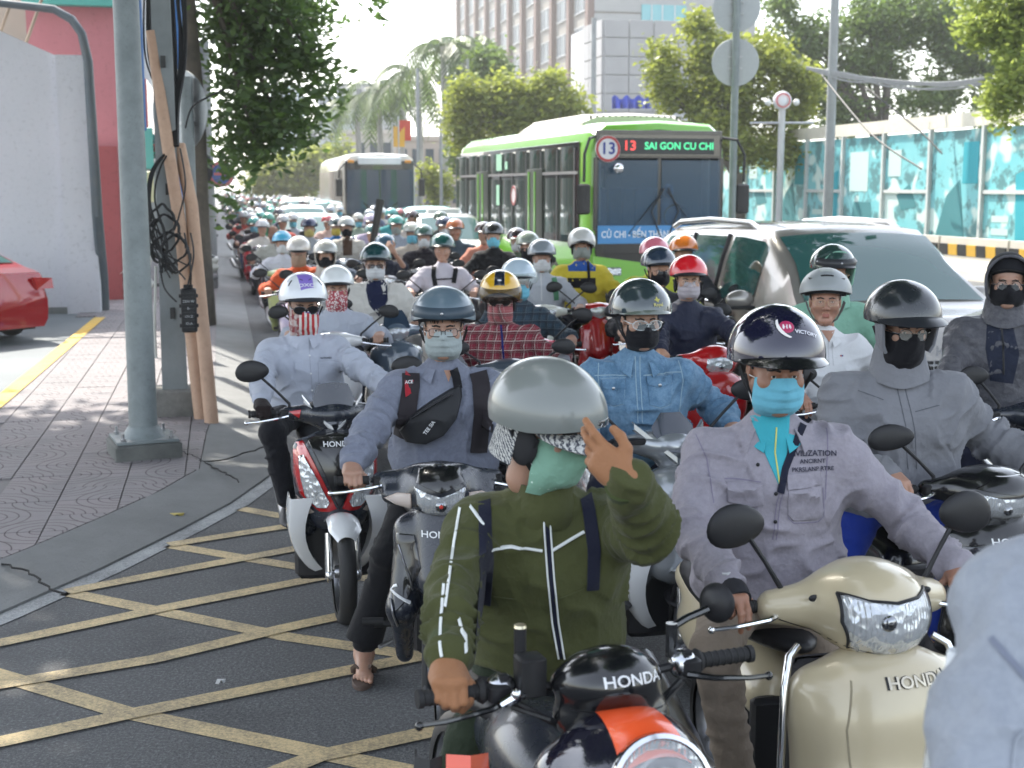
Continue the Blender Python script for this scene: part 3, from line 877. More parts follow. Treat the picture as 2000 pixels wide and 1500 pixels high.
def cuff(r, s, mat, rad=.046, t=.90, ln=.05):
    a, b = r['el'][s], r['wr'][s]; u = (b - a).normalized(); p = a.lerp(b, t)
    M().tube([p - u * ln, p - u * ln * .5, p, p + u * .006], [rad, rad * 1.04, rad, rad * .82], 16).build('cuff', mat, r['root'])
# ------------------------------------------------------------------ motorbikes and scooters
def tread_mat():
    if 'tread' in MC: return MC['tread']
    m, nt, b = nodes('tyre_rubber'); o = coords(nt)
    b.inputs['Base Color'].default_value = (.02, .02, .021, 1); b.inputs['Roughness'].default_value = .7
    w = N(nt, 'ShaderNodeTexWave', bands_direction='DIAGONAL'); w.inputs['Scale'].default_value = 14; w.inputs['Distortion'].default_value = 2.5; nt.links.new(o, w.inputs['Vector'])
    bump(nt, b, mth(nt, 'GREATER_THAN', w.outputs['Fac'], .25), .006, .9)
    MC['tread'] = m; return m
def wheel(parent, c, r, w, rimmat, n=30, spokes=5, name='wheel', disc=True):
    wm = M(); pr = []
    for i in range(9):
        a = -math.pi * .62 + 2 * math.pi * .62 * i / 8; pr.append((r - w * .5 + w * .5 * math.cos(a) if abs(a) < 2 else r - w * .7, w * .5 * math.sin(a)))
    wm.lathe(pr, (0, 0, 0), (0, 1, 0), n)
    o = link(name, bpy.data.meshes.new('m'), parent)   # wheel = hub part carrying tyre and rim
    hub = M(); hub.lathe([(0, -w * .5), (.03, -w * .5), (.035, 0), (.03, w * .5), (0, w * .5)], (0, 0, 0), (0, 1, 0), 14)
    for k in range(spokes):
        a = 2 * math.pi * k / spokes; R1 = V3((math.cos(a), 0, math.sin(a))); hub.tube([R1 * .02, R1 * (r - w * .75)], [.016, .011], 6)
    if disc: hub.lathe([(.045, w * .52), (.105, w * .52), (.105, w * .57), (.045, w * .57)], (0, 0, 0), (0, 1, 0), 24)
    o.data = mesh_from(hub.v, hub.f); o.data.materials.append(STEEL); o.location = c
    t = wm.build('tyre', tread_mat(), o)
    rm = M(); rr = r - w * .62; rm.lathe([(rr - .012, -w * .36), (rr + .008, -w * .40), (rr - .006, -w * .25), (rr - .012, 0), (rr - .006, w * .25), (rr + .008, w * .40), (rr - .012, w * .36), (rr - .02, 0), (rr - .012, -w * .36)], (0, 0, 0), (0, 1, 0), n)
    rm.build('rim', rimmat, o)
    return o
def car_lamp(bvh, root, poly, fr, off=0, bulb=None, rim=None, name='headlight', tint=None):
    m = drape(bvh, [(a, b) for a, b in poly], fr, .004 + off, .006, .014)
    if not m: return
    o = m.build(name, REFL if tint is None else tint, root)
    cx = sum(p[0] for p in poly) / len(poly); cy = sum(p[1] for p in poly) / len(poly)
    m = drape(bvh, [(cx + (a - cx) * .97, cy + (b - cy) * .97) for a, b in poly], fr, .012 + off, .006, .014)
    if m: m.build('lens', LENS, o)
    if rim:
        m = M(); pts = []
        for p in resample([(a, b, 0) for a, b in poly], .015):
            q = fr[0] + fr[1] * p.x + fr[2] * p.y; h, _ = cast(bvh, q, -(fr[1].cross(fr[2])), .004)
            if h is not None: pts.append(h)
        if len(pts) > 3: m.tube(pts + [pts[0]], .005, 6, False); m.build('lamp_rim', rim, o)
    if bulb:
        h, _ = cast(bvh, fr[0] + fr[1] * bulb[0] + fr[2] * bulb[1], -(fr[1].cross(fr[2])), .007)
        if h is not None:
            m = M(); m.ball(h, (.012, bulb[2], bulb[2]), 16, 8); m.build('bulb_shade', metal((.3, .31, .33), .1), o)
            m = M(); m.ball(h + V3((.009, 0, 0)), (.006, bulb[2] * .4, bulb[2] * .4), 10, 6); m.build('bulb', bulb[3] if len(bulb) > 3 else BLACK, o)
    return o
def mirror(root, s, base, head, mat=BLACK, size=(.013, .078, .050), rot=0.0, lod=0):
    o = M(); o.tube([base, V3(base) + V3((0, 0, .03)), V3(base).lerp(V3(head), .45) + V3((0, 0, .02)), head], [.010, .008, .0065, .0075], 8)
    st = o.build('mirror_stalk', mat, root)
    m = M(); rot_ = Euler((R(-s * 6), R(-4), R(rot))).to_matrix()
    c = V3(head) + V3((0, s * size[1] * .35, size[2] * .35))
    rows = []
    for i in range(8):
        q = i / 7; k = math.sin(q * math.pi / 2) ** .8 if q else .001
        rows.append([c + rot_ @ V3((size[0] * math.cos(q * math.pi / 2) * 1.2, size[1] * k * math.cos(a) * (1 - .10 * math.sin(a)), size[2] * k * math.sin(a) * (1 + .12 * math.cos(a) * s))) for a in [2 * math.pi * j / 24 for j in range(24)]])
    m.grid(rows, closed=True); m.f.append(tuple(range(len(m.v) - 24, len(m.v)))[::-1])
    mm = m.build('mirror', mat, root)
    g = M(); g.lathe([(0, 0), (.9, 0)], (0, 0, 0), (1, 0, 0), 20); g.v = [c + rot_ @ V3((-.002, p.y * size[1], p.z * size[2])) for p in g.v]; g.build('mirror_glass', CHROME, mm)
def bar_bits(root, gx, gy, gz, lod, mat=BLACK, lever=CHROME, drop=0.0):
    for s in (-1, 1):
        m = M(); m.tube([(gx + .03, s * .10, gz), (gx + .01, s * .2, gz), (gx, s * (gy - .07), gz)], .011, 8); m.build('handlebar', mat, root)
        m = M(); m.tube([(gx, s * (gy - .065), gz), (gx, s * (gy + .06), gz)], .0175, 12)
        for k in range(7): m.lathe([(.0175, -.003), (.0195, 0), (.0175, .003)], (gx, s * (gy - .055 + .017 * k), gz), (0, 1, 0), 12)
        m.lathe([(0, -.006), (.021, -.006), (.021, .006), (0, .006)], (gx, s * (gy + .068), gz), (0, 1, 0), 12)
        m.build('grip', RUBBER, root)
        if lod < 2:
            m = M(); m.tube([(gx + .045, s * (gy - .12), gz - .01), (gx + .075, s * (gy - .07), gz - .015), (gx + .07, s * (gy + .03), gz - .03), (gx + .06, s * (gy + .085), gz - .035)], [.009, .0075, .0065, .006], 8)
            m.ball((gx + .06, s * (gy + .087), gz - .036), .0105, 10, 8); m.build('brake_lever', lever, root)
            m = M(); m.box((gx + .02, s * (gy - .105), gz), (.055, .05, .045), bev=.012); m.build('switch_housing', mat, root)
def bike(label, rd=None, loc=None, th=None, main=None, inner=BLACK, kind='scooter', lod=1, nac=None, apron=None, fender=None, seat=None, grips=(.50, .33, .985),
         det=None, wings=None, lamp='apron', mirrors=True, mrot=0, group='motorbikes waiting in the traffic jam', rear=None, screen=None, mirrormat=BLACK, msize=(.013, .078, .050), steer=0, cat='motorbike', mh=(.05, .20)):
    if rd: loc, th = rd['loc'], rd['th']
    root = thing('motorbike' if kind != 'scooter' else 'scooter', label, cat, loc, th, group)
    h = (.010, .015, .024)[lod]; gx, gy, gz = grips
    fax = .93; wr_, ww = (.262, .085) if kind == 'scooter' else (.285, .072)
    rm = STEEL if lod else metal((.25, .25, .26), .35)
    wheel(root, (fax, 0, wr_), wr_, ww, rm, 36 if lod == 0 else 20); wheel(root, (-.36, 0, wr_), wr_, ww * 1.1, rm, 20, disc=False)
    # fork
    for s in (-1, 1):
        m = M(); m.tube([(fax, s * .070, wr_ - .03), (fax - .015, s * .070, wr_ + .10), (fax - .03, s * .070, wr_ + .19)], [.021, .017, .015], 10); m.ball((fax, s * .072, wr_ - .02), (.026, .018, .034), 10, 8); m.tube([(fax, s * .03, wr_), (fax, s * .085, wr_)], .012, 8)
        m.build('fork_leg', CHROME if wings else plastic((.03, .03, .032), .4), root)
    # mudguard
    m = M(); rows = []
    for i in range(13):
        a = R(50 if kind == 'scooter' else 10) + R(95 if kind == 'scooter' else 130) * i / 12; rr = wr_ + .022
        taper = 1 - .45 * max(0, (i - 9) / 3) - .45 * max(0, (2 - i) / 2)
        rows.append([(fax + (rr + .012 * math.cos(b * 1.3)) * math.cos(a), .078 * taper * math.sin(b) / math.sin(1.2), wr_ + (rr - .055 * (1 - math.cos(b)) + .006) * math.sin(a)) for b in [-1.2 + 2.4 * k / 8 for k in range(9)]])
    m.grid(rows, thick=.004); m.build('mudguard', fender or main, root)
    # front shield
    if kind == 'scooter':
        ap = apron or [ell((.640, 0, .70), (.155, .195, .20), .05), cone((.66, 0, .80), (.70, 0, .50), .12, .10, .05, (1, 1.5, 1)),
                       cone((.60, .165, .82), (.62, .155, .42), .045, .04, .05), cone((.60, -.165, .82), (.62, -.155, .42), .045, .04, .05), cone((.62, .15, .45), (.5, .12, .27), .05, .05, .05), cone((.62, -.15, .45), (.5, -.12, .27), .05, .05, .05)]
    else:
        ap = apron or [cone((.60, 0, .84), (.70, 0, .62), .085, .08, .05, (1, 1.2, 1)), cone((.58, .13, .80), (.66, .155, .50), .04, .05, .05), cone((.58, -.13, .80), (.66, -.155, .50), .04, .05, .05),
                       cone((.66, .155, .50), (.56, .14, .28), .05, .035, .05), cone((.66, -.155, .50), (.56, -.14, .28), .05, .035, .05), cone((.56, .1, .78), (.56, -.1, .78), .06, .06, .06), ell((.60, 0, .62), (.05, .14, .2), .05)]
    A = Skin(ap, h); link('front_shield', A.me, root, main)
    nc = nac or [ell((.555, 0, gz + .0), (.115, .135, .072), .04), cone((.54, .10, gz), (.51, gy - .12, gz), .05, .034, .05), cone((.54, -.10, gz), (.51, -gy + .12, gz), .05, .034, .05), cone((.56, 0, gz - .02), (.60, 0, gz - .12), .07, .05, .05)]
    Nk = Skin(nc, h); link('handlebar_cover', Nk.me, root, nac and det and det.get('nacmat') or main)
    # floor, body, seat
    m = M()
    if kind == 'scooter': m.box((.34, 0, .27), (.46, .30, .05), bev=.02); m.box((.15, 0, .42), (.06, .26, .30), bev=.02)
    else: m.tube([(.56, 0, .62), (.35, 0, .50), (.1, 0, .60)], [.06, .055, .08], 12); m.box((.25, 0, .30), (.32, .20, .20), bev=.05); m.tube([(.22, -.26, .29), (.22, .26, .29)], .014, 8)
    m.build('floor_board' if kind == 'scooter' else 'engine', inner, root)
    B = sdf_mesh([ell((-.30, 0, .58), (.42, .135, .13), .05), cone((.05, 0, .55), (-.65, 0, .72), .10, .07, .05, (1, 1.2, 1))], max(h, .016)); link('rear_body', np_mesh(*B), root, rear or main)
    B = sdf_mesh([ell((-.18, 0, .745), (.42, .135, .055), .05), ell((-.45, 0, .775), (.22, .12, .05), .05)], max(h, .016)); link('seat', np_mesh(*B), root, seat or BLACK)
    m = M(); m.tube([(.1, -.14, .25), (-.15, -.17, .25), (-.25, -.19, .28), (-.68, -.20, .40)], [.02, .025, .05, .055], 12); m.lathe([(0, 0), (.03, 0), (.055, -.01)], (-.685, -.20, .402), (-1, 0, .2), 12); m.build('exhaust', metal((.3, .3, .31), .4), root)
    bar_bits(root, gx, gy, gz, lod)
    if mirrors:
        for s in (-1, 1): mirror(root, s, (gx + .02, s * (gy - .13), gz + .02), (gx, s * (gy + mh[0]), gz + mh[1]), mirrormat, rot=mrot, lod=lod, size=msize)
    if wings:
        for s in (-1, 1):
            m = M(); rows = []
            for i in range(11):
                v = i / 10; z = .60 - .46 * v
                yo = .235 + .02 * math.sin(v * 3.0) - .15 * v ** 2.6; yi = yo - .062 - .05 * (1 - v) ** 3; xx = .775 - .02 * v - .16 * v * v
                rows.append([(xx - .26, s * (yo + .0), z - .02), (xx - .03, s * (yo + .006), z), (xx, s * yo, z), (xx + .012, s * (yo - .018), z), (xx + .006, s * yi, z - .0), (xx - .12, s * (yi - .01), z)])
            if s < 0: rows = [r_[::-1] for r_ in rows]
            m.grid(rows, thick=.006); m.build('shield_wing', wings, root)
        M().box((.58, 0, .36), (.12, .42, .44), bev=.05).build('inner_shield', inner, root)
    for o in (A, Nk): o.fr = plane_frame((0, 0, 0), (1, 0, 0))
    out = {'root': root, 'A': A, 'N': Nk, 'loc': loc, 'th': th}
    if lod == 2 or lamp == 'simple':
        car_lamp(Nk.bvh(), root, [(-.09, gz - .045), (-.10, gz + .02), (0, gz + .04), (.10, gz + .02), (.09, gz - .045), (0, gz - .075)], Nk.fr)
    elif lamp == 'simple_low': car_lamp(A.bvh(), root, [(-.10, .70), (-.12, .80), (0, .83), (.12, .80), (.10, .70), (0, .66)], A.fr, bulb=(0, .75, .03))
    if screen:
        m = M(); rows = []
        for i in range(8):
            v = i / 7; w = .095 * (1 - .45 * v ** 2) + .01
            rows.append([(.64 - .13 * v - 1.6 * (w * math.sin(a)) ** 2, w * math.sin(a) / math.sin(1.1), gz + .03 + .13 * v) for a in [-1.1 + 2.2 * k / 12 for k in range(13)]])
        m.grid([r_[::-1] for r_ in rows], thick=.004); m.build('windscreen', screen, root)
    return out
def panel(S, root, poly, mat, name='panel', off=.004, n=(1, 0, 0), thick=.006, step=.018, both=False, label=None):
    r_ = None
    for s in ((1, -1) if both else (1,)):
        pl = [(s * a, b) for a, b in poly]
        m = drape(S.bvh(), pl, plane_frame((0, 0, 0), n), off, thick, step)
        if m: r_ = m.build(name, mat, root, label=label)
    return r_
def stripe(S, root, line, w, mat, name='trim_strip', off=.006, both=False):
    for s in ((1, -1) if both else (1,)):
        m = ribbon(S.bvh(), [(s * a, b) for a, b in line], w, plane_frame((0, 0, 0), (1, 0, 0)), off, .012, .003)
        if m.v: m.build(name, mat, root)
# ------------------------------------------------------------------ ground
def asphalt():
    m, nt, b = nodes('asphalt'); o = coords(nt)
    big = noise(nt, o, .35, 6, .6); ag = N(nt, 'ShaderNodeTexVoronoi'); ag.inputs['Scale'].default_value = 95; nt.links.new(o, ag.inputs['Vector'])
    col = mixc(nt, big, (.068, .071, .074), (.112, .115, .118))
    sp = ramp(nt, noise(nt, o, 62, 4, .85), [(.50, (0, 0, 0)), (.62, (1, 1, 1))])
    col = mixc(nt, mth(nt, 'MULTIPLY', sp, .6), col, (.30, .31, .315)); col = mixc(nt, ramp(nt, noise(nt, o, 1.1, 7, .7), [(.5, (0, 0, 0)), (.72, (.5, .5, .5))]), col, (.028, .029, .031))
    nt.links.new(col, b.inputs['Base Color']); b.inputs['Roughness'].default_value = .78
    bump(nt, b, mth(nt, 'ADD', ag.outputs['Distance'], sp), .006, .7); return m
def road_paint(c, wear=.5, under=(.06, .064, .07)):
    m, nt, b = nodes('road_paint'); o = coords(nt)
    w = mth(nt, 'ADD', mth(nt, 'MULTIPLY', noise(nt, o, 70, 4, .8), .65), mth(nt, 'MULTIPLY', noise(nt, o, 2.2, 5, .7), .5))
    nt.links.new(mixc(nt, ramp(nt, w, [(.52 - wear * .12, (0, 0, 0)), (.80 - wear * .12, (.9, .9, .9))]), mixc(nt, noise(nt, o, 3, 5), dark(c, .78), c), under), b.inputs['Base Color'])
    b.inputs['Roughness'].default_value = .7; bump(nt, b, noise(nt, o, 110, 3, .8), .005, .6); return m
ASPH = asphalt()
def sheet(name, pts, z, mat, kind='structure'):
    m = M(); m.add([(p[0], p[1], z) for p in pts], [tuple(range(len(pts)))]); o = m.build(name, mat, smooth=False); o['kind'] = kind
    if o.data.polygons[0].normal.z < 0: o.data.flip_normals()
    return o
sheet('ground', [(-500, -60), (500, -60), (500, 900), (-500, 900)], -.012, wall_mat((.10, .10, .10), (.07, .07, .072), .3))
sheet('road', [ST(-12, -30), ST(-12, 18.4), ST(320, 18.4), ST(320, -30)], 0, ASPH)
# kerb curve in road coordinates
KC = [toST(G(*p)) for p in ((-420, 1375), (-150, 1262), (0, 1200), (200, 1112), (350, 1038), (450, 985), (525, 932))] + [(11.3, .34), (12.5, .40), (16, .40), (25, .40), (60, .40), (200, .40)]
def offc(C, w):
    out = []
    for i, p in enumerate(C):
        a = C[max(0, i - 1)]; b = C[min(len(C) - 1, i + 1)]; d = V3((b[0] - a[0], b[1] - a[1])).normalized(); out.append((p[0] - d.y * w * -1 * 0 + d.y * w * 1.0, p[1] - d.x * w))
    return out
KI = offc(KC, .50); KO = offc(KC, -.13)
def strip(name, A, zA, B, zB, mat, z0=None):
    m = M(); m.grid([[ST(a[0], a[1], zA) for a in A], [ST(b[0], b[1], zB) for b in B]])
    if z0 is not None: m.grid([[ST(a[0], a[1], z0) for a in A], [ST(a[0], a[1], zA) for a in A]])
    o = m.build(name, mat, smooth=False); struct(o); return o
CONC = wall_mat((.20, .205, .205), (.135, .14, .14), 1.4, .85, .5, 45)
strip('kerb', KC, .015, KI, .075, CONC, -.01)
strip('edge_line', KO[:7], .004, offc(KC, -.005)[:7], .004, road_paint((.40, .42, .43), .4))
# cracks in the kerb concrete
m = M()
for a in (((330, 872), (400, 905), (470, 945)), ((400, 905), (440, 900), (530, 872)), ((10, 1105), (60, 1125), (120, 1165))):
    P = [G(*p, z=.06) for p in a]; P = resample(P, .06, False); P = [p + V3((random.uniform(-.02, .02), random.uniform(-.02, .02), .012)) for p in P]
    m.tube([V3((p.x, p.y, .055)) if False else p for p in P], .006, 4)
struct(m.build('kerb_crack', plastic((.02, .02, .02), .95)))
# box junction hatching
YP = road_paint((.74, .57, .31), .34)
def gline(name, pts, w, mat, z=.004):
    P = [G(*p) for p in pts]; L, Rr = [], []
    for i, p in enumerate(P):
        d = (P[min(i + 1, len(P) - 1)] - P[max(i - 1, 0)]).normalized(); q = V3((-d.y, d.x, 0)) * w / 2; L.append((*(p + q).xy, z)); Rr.append((*(p - q).xy, z))
    m = M(); m.grid([Rr, L]); o = m.build(name, mat, smooth=False); struct(o); return o
zz = .004
for pts in (((130, 1158), (560, 1245), (1150, 1330)), ((-60, 1302), (240, 1392), (760, 1500), (1100, 1570)), ((330, 1066), (520, 1098), (790, 1142)), ((470, 994), (545, 1008), (700, 1030)), ((-100, 1530), (300, 1590))):
    gline('box_marking', pts, .108, YP, .004)
for pts in (((130, 1158), (380, 1110), (640, 1062)), ((0, 1258), (330, 1188), (600, 1135), (760, 1105)), ((-60, 1350), (300, 1290), (560, 1228), (760, 1185)), ((-60, 1465), (250, 1398), (700, 1308), (900, 1270)), ((420, 1560), (620, 1480), (850, 1430), (1150, 1370)), ((330, 1066), (480, 1042), (600, 1024)), ((0, 1258), (-60, 1270))):
    gline('box_marking', pts, .108, YP, .008)
# pavement slab and tiles
YL = [toST(G(*p)) for p in ((-300, 1020), (-100, 868), (0, 785), (185, 630))]
slab = [ST(p[0], p[1]) for p in KI] + [ST(200, -2.0), ST(24.5, -2.0)] + [ST(p[0], p[1]) for p in YL[::-1]] + [ST(5, -9)]
sheet('pavement', slab, .060, wall_mat((.17, .16, .16), (.12, .115, .12), 1.2))
def tile_mat():
    m, nt, b = nodes('paving_tile'); o = coords(nt); oi = N(nt, 'ShaderNodeObjectInfo')
    sep = N(nt, 'ShaderNodeSeparateXYZ'); nt.links.new(o, sep.inputs[0]); x, y, _ = sep.outputs
    def ring(cx, cy):
        d = N(nt, 'ShaderNodeVectorMath', operation='DISTANCE'); c = N(nt, 'ShaderNodeCombineXYZ')
        nt.links.new(x, c.inputs[0]); nt.links.new(y, c.inputs[1]); nt.links.new(c.outputs[0], d.inputs[0]); d.inputs[1].default_value = (cx, cy, 0)
        f = mth(nt, 'FRACT', mth(nt, 'MULTIPLY', d.outputs['Value'], 14.5)); return mth(nt, 'MULTIPLY', mth(nt, 'LESS_THAN', f, .13), mth(nt, 'LESS_THAN', d.outputs['Value'], .285))
    g = mth(nt, 'MAXIMUM', ring(-.2, -.2), ring(.2, .2))
    geo = N(nt, 'ShaderNodeNewGeometry')
    pz = noise(nt, geo.outputs['Position'], .5, 5, .7); fine = noise(nt, geo.outputs['Position'], 40, 4, .8)
    col = mixc(nt, pz, (.20, .18, .185), (.285, .25, .258)); col = mixc(nt, mth(nt, 'MULTIPLY', oi.outputs['Random'], .5), col, (.20, .195, .205))
    col = mixc(nt, ramp(nt, noise(nt, geo.outputs['Position'], 1.7, 6, .7), [(.5, (0, 0, 0)), (.75, (.8, .8, .8))]), col, (.15, .15, .155))
    col = mixc(nt, mth(nt, 'MULTIPLY', fine, .4), col, (.1, .1, .1))
    col = mixc(nt, mth(nt, 'MULTIPLY', g, .85), col, (.055, .04, .045))
    nt.links.new(col, b.inputs['Base Color']); b.inputs['Roughness'].default_value = .8
    bump(nt, b, mth(nt, 'SUBTRACT', mth(nt, 'MULTIPLY', fine, .3), g), .006, .7); return m
TM = tile_mat(); TS = .40
def inpoly(p, poly):
    c = False; j = len(poly) - 1
    for i in range(len(poly)):
        if (poly[i][1] > p[1]) != (poly[j][1] > p[1]) and p[0] < (poly[j][0] - poly[i][0]) * (p[1] - poly[i][1]) / (poly[j][1] - poly[i][1]) + poly[i][0]: c = not c
        j = i
    return c
polyST = KI + [(200, -2.0), (24.5, -2.0)] + YL[::-1] + [(5, -9)]
cells = []
for i in range(15, 180):
    for j in range(-26, 2):
        s, t = i * TS, j * TS - .1
        cor = [(s + a * TS * .5, t + b * TS * .5) for a in (-1, 1) for b in (-1, 1)]
        nin = sum(inpoly(c, polyST) for c in cor)
        if nin == 0: continue
        w = ST(s, t); px = 1000 + 2600 * w.x / max(w.y, .1)
        if px < -60: continue
        cells.append((w.y, s, t, nin == 4))
cells.sort(); base = None
pav = bpy.data.objects['pavement']
far = M()
def sdist(p, a, b):
    d = (b[0] - a[0], b[1] - a[1]); u = max(0, min(1, ((p[0] - a[0]) * d[0] + (p[1] - a[1]) * d[1]) / (d[0] ** 2 + d[1] ** 2)))
    return math.hypot(p[0] - a[0] - u * d[0], p[1] - a[1] - u * d[1])
def clip_tile(s, t):
    "tile cut to the kerb or the yellow line"
    P = [(s + a * (TS - .008) / 2, t + b * (TS - .008) / 2) for a, b in ((-1, -1), (1, -1), (1, 1), (-1, 1))]
    for C_, sg in ((KI[:12], 1), (YL, -1)):
        i = min(range(len(C_) - 1), key=lambda i: sdist((s, t), C_[i], C_[i + 1])); a, b = C_[i], C_[i + 1]
        if sdist((s, t), a, b) > .5: continue
        f = lambda p: sg * ((b[0] - a[0]) * (p[1] - a[1]) - (b[1] - a[1]) * (p[0] - a[0])) * -1 - .01
        out = []
        for j in range(len(P)):
            p, q = P[j], P[(j + 1) % len(P)]; fp, fq = f(p), f(q)
            if fp >= 0: out.append(p)
            if fp * fq < 0: u = fp / (fp - fq); out.append((p[0] + (q[0] - p[0]) * u, p[1] + (q[1] - p[1]) * u))
        P = out
        if len(P) < 3: return None
    return P
ntile = 0
for k, (_, s, t, whole) in enumerate(cells):
    if not whole:
        P = clip_tile(s, t)
        if P and k < 360:
            c_ = ST(s, t, .064); m = M(); mi = Matrix.Rotation(-YAW, 3, 'Z'); Q = [mi @ (ST(p[0], p[1], .054) - c_) for p in P]
            if sum(Q[i].x * Q[(i + 1) % len(Q)].y - Q[(i + 1) % len(Q)].x * Q[i].y for i in range(len(Q))) < 0: Q = Q[::-1]
            m.prism(Q, (0, 0, .02)); o = m.build('cut_tile', TM, pav, smooth=False); o.location = c_; o.rotation_euler = (0, 0, YAW)
        continue
    ntile += 1
    if ntile < 285:
        if base is None:
            mm = M(); mm.box((0, 0, .0), (TS - .008, TS - .008, .02), bev=.004); base = mm.build('tile', TM, pav, smooth=False); o = base
        else: o = base.copy(); COL.objects.link(o)
        o.name = 'tile'; o.location = ST(s, t, .064 + random.uniform(0, .003)); o.rotation_euler = (random.uniform(-.004, .004), random.uniform(-.004, .004), YAW + (math.pi / 2 if (k * 7) % 3 == 0 else 0))
    else:
        far.box(ST(s, t, .064 + random.uniform(0, .003)), (TS - .008, TS - .008, .02), (0, 0, YAW))
TMF = wall_mat((.235, .21, .215), (.17, .16, .165), .8)
fo = far.build('far_tiles', TMF, pav, smooth=False); fo['kind'] = 'stuff'
# side lot
lot = [ST(p[0], p[1]) for p in YL] + [ST(24.5, -2.0), ST(26, -2.0), ST(26, -16), ST(10, -16)]
sheet('side_lot', lot, .055, wall_mat((.17, .19, .20), (.12, .135, .145), .6, .8, .4, 60))
m = M(); A = [ST(p[0], p[1], .084) for p in YL]; D = (A[-1] - A[0]).normalized(); q = V3((D.y, -D.x, 0)) * .17
m.grid([[a for a in A], [a + q for a in A]]); o = m.build('yellow_line', road_paint((.78, .47, .04), .12, (.3, .25, .12)), smooth=False); struct(o)
if o.data.polygons[0].normal.z < 0: o.data.flip_normals()
# fallen leaves and litter
for i, (px, py) in enumerate(((345, 1015), (2, 1155), (432, 1345), (60, 1085))):
    p = G(px, py); m = M(); n = 9; m.add([p + V3((math.cos(a) * (.045 if i < 2 else .018) * (1 + .4 * (k % 2)), math.sin(a) * (.03 if i < 2 else .012), .03 + .012 * math.sin(k * 2))) for k, a in enumerate([2 * math.pi * k / n for k in range(n)])], [tuple(range(n))])
    tag(m.build('fallen_leaf' if i < 2 else 'paper_scrap', plastic((.45, .36, .08), .6) if i < 2 else flat((.6, .6, .6))), ['yellow fallen leaf on the concrete kerb by the white line', 'yellow fallen leaf at the left edge by the white line', 'small white paper scrap on asphalt between the yellow hatch lines', 'small white paper scrap lying on the kerb concrete'][i], 'leaf' if i < 2 else 'litter')

# ------------------------------------------------------------------ foliage
def leaves(name, blobs, n, size, mat, parent=None, loc=None, flat_=.5):
    "blobs: (centre, (rx,ry,rz)); many leaf faces spread through each blob's volume, thicker towards its skin, in clumps"
    rs = np.random.RandomState(abs(hash(name)) % 1000 if False else len(blobs) * 13 + n % 97)
    vol = np.array([b[1][0] * b[1][1] * b[1][2] for b in blobs]) ** .67; cnt = np.maximum(1, (n * vol / vol.sum())).astype(int)
    C = []; 
    for (c, r), k in zip(blobs, cnt):
        kk = max(1, k // 9); u = rs.normal(size=(kk, 3)); u /= np.linalg.norm(u, axis=1)[:, None]; rad = rs.rand(kk) ** .38
        cl = np.array(c) + u * rad[:, None] * np.array(r) * (0.85 + .3 * rs.rand(kk)[:, None])
        C.append(np.repeat(cl, 9, 0) + rs.normal(size=(kk * 9, 3)) * size * 1.9)
    C = np.concatenate(C); k = len(C)
    a = rs.normal(size=(k, 3)); a[:, 2] *= flat_; a /= np.linalg.norm(a, axis=1)[:, None]
    b = np.cross(a, rs.normal(size=(k, 3))); b /= np.linalg.norm(b, axis=1)[:, None]; nn = np.cross(a, b)
    s = size * (.6 + .8 * rs.rand(k))[:, None]
    V = np.stack([C - a * s, C + b * s * .45 + nn * s * .12, C + a * s, C - b * s * .45 + nn * s * .12], 1).reshape(-1, 3)
    F = np.arange(4 * k).reshape(-1, 4)
    me = np_mesh(V, F, False); o = link(name, me, parent, mat); o['kind'] = 'stuff' if parent else o.get('kind', 'stuff')
    if not parent: pass
    return o
LM1 = leaf_mat((.028, .065, .018), (.10, .17, .04), .42); LM2 = leaf_mat((.09, .13, .02), (.27, .30, .05), .45); LM3 = leaf_mat((.04, .08, .02), (.13, .19, .04), .4)
LMY = leaf_mat((.12, .18, .03), (.28, .33, .07), .5)
BARK = wall_mat((.12, .10, .08), (.05, .045, .04), 3, .9, .8, 25)
def tree(label, base, top, tr, blobs, n, size, mat, group=None, cat='tree'):
    base, top = V3(base), V3(top); r = thing('tree', label, cat, base, 0, group)
    m = M(); mid = base.lerp(top, .5) + V3((.15, .1, 0)) * tr * 3; m.tube([base - base, (mid - base) * .5, mid - base, top - base], [tr * 1.5, tr * 1.05, tr * .9, tr * .7], 12); m.build('trunk', BARK, r)
    for c, rr in blobs[:9]:
        c = V3(c) - base; t = top - base; m = M(); m.tube([t * .9, t.lerp(c, .5) + V3((0, 0, .2)), c], [tr * .5, tr * .3, tr * .1], 6); m.build('limb', BARK, r)
    leaves('crown', [(V3(c) - base, rr) for c, rr in blobs], n, size, mat, r)
    return r
# street tree over the pavement on the left: dark crown against the sky, its far side shades the junction
tb = at(388, 640, 20.0); tb.z = 0
def PB(lst, ry=1.0): return [(at(x, y, d), (r * d / FPX, r * d / FPX * ry, r2 * d / FPX)) for x, y, d, r, r2 in lst]
bl = PB([(440, 40, 20, 60, 60), (520, 30, 20, 70, 50), (590, 20, 21, 60, 40), (470, 120, 20, 60, 55), (545, 110, 20, 55, 50), (600, 95, 20, 35, 30), (480, 210, 20, 55, 50), (540, 230, 20, 55, 60), (500, 285, 20, 55, 38), (445, 300, 21, 30, 40), (640, 190, 20.5, 20, 26), (622, 130, 20, 24, 16), (735, 8, 20, 16, 22), (580, 260, 20, 30, 32), (600, 215, 20.4, 24, 26), (640, 150, 20, 16, 14), (437, 385, 20, 16, 22), (500, -60, 20, 130, 50)], 1.6)
tree('tall street tree with dark leaves leaning over the road behind the poles', tb, tb + V3((-.1, 0, 6.4)), .18, bl, 8000, .085, LM1)
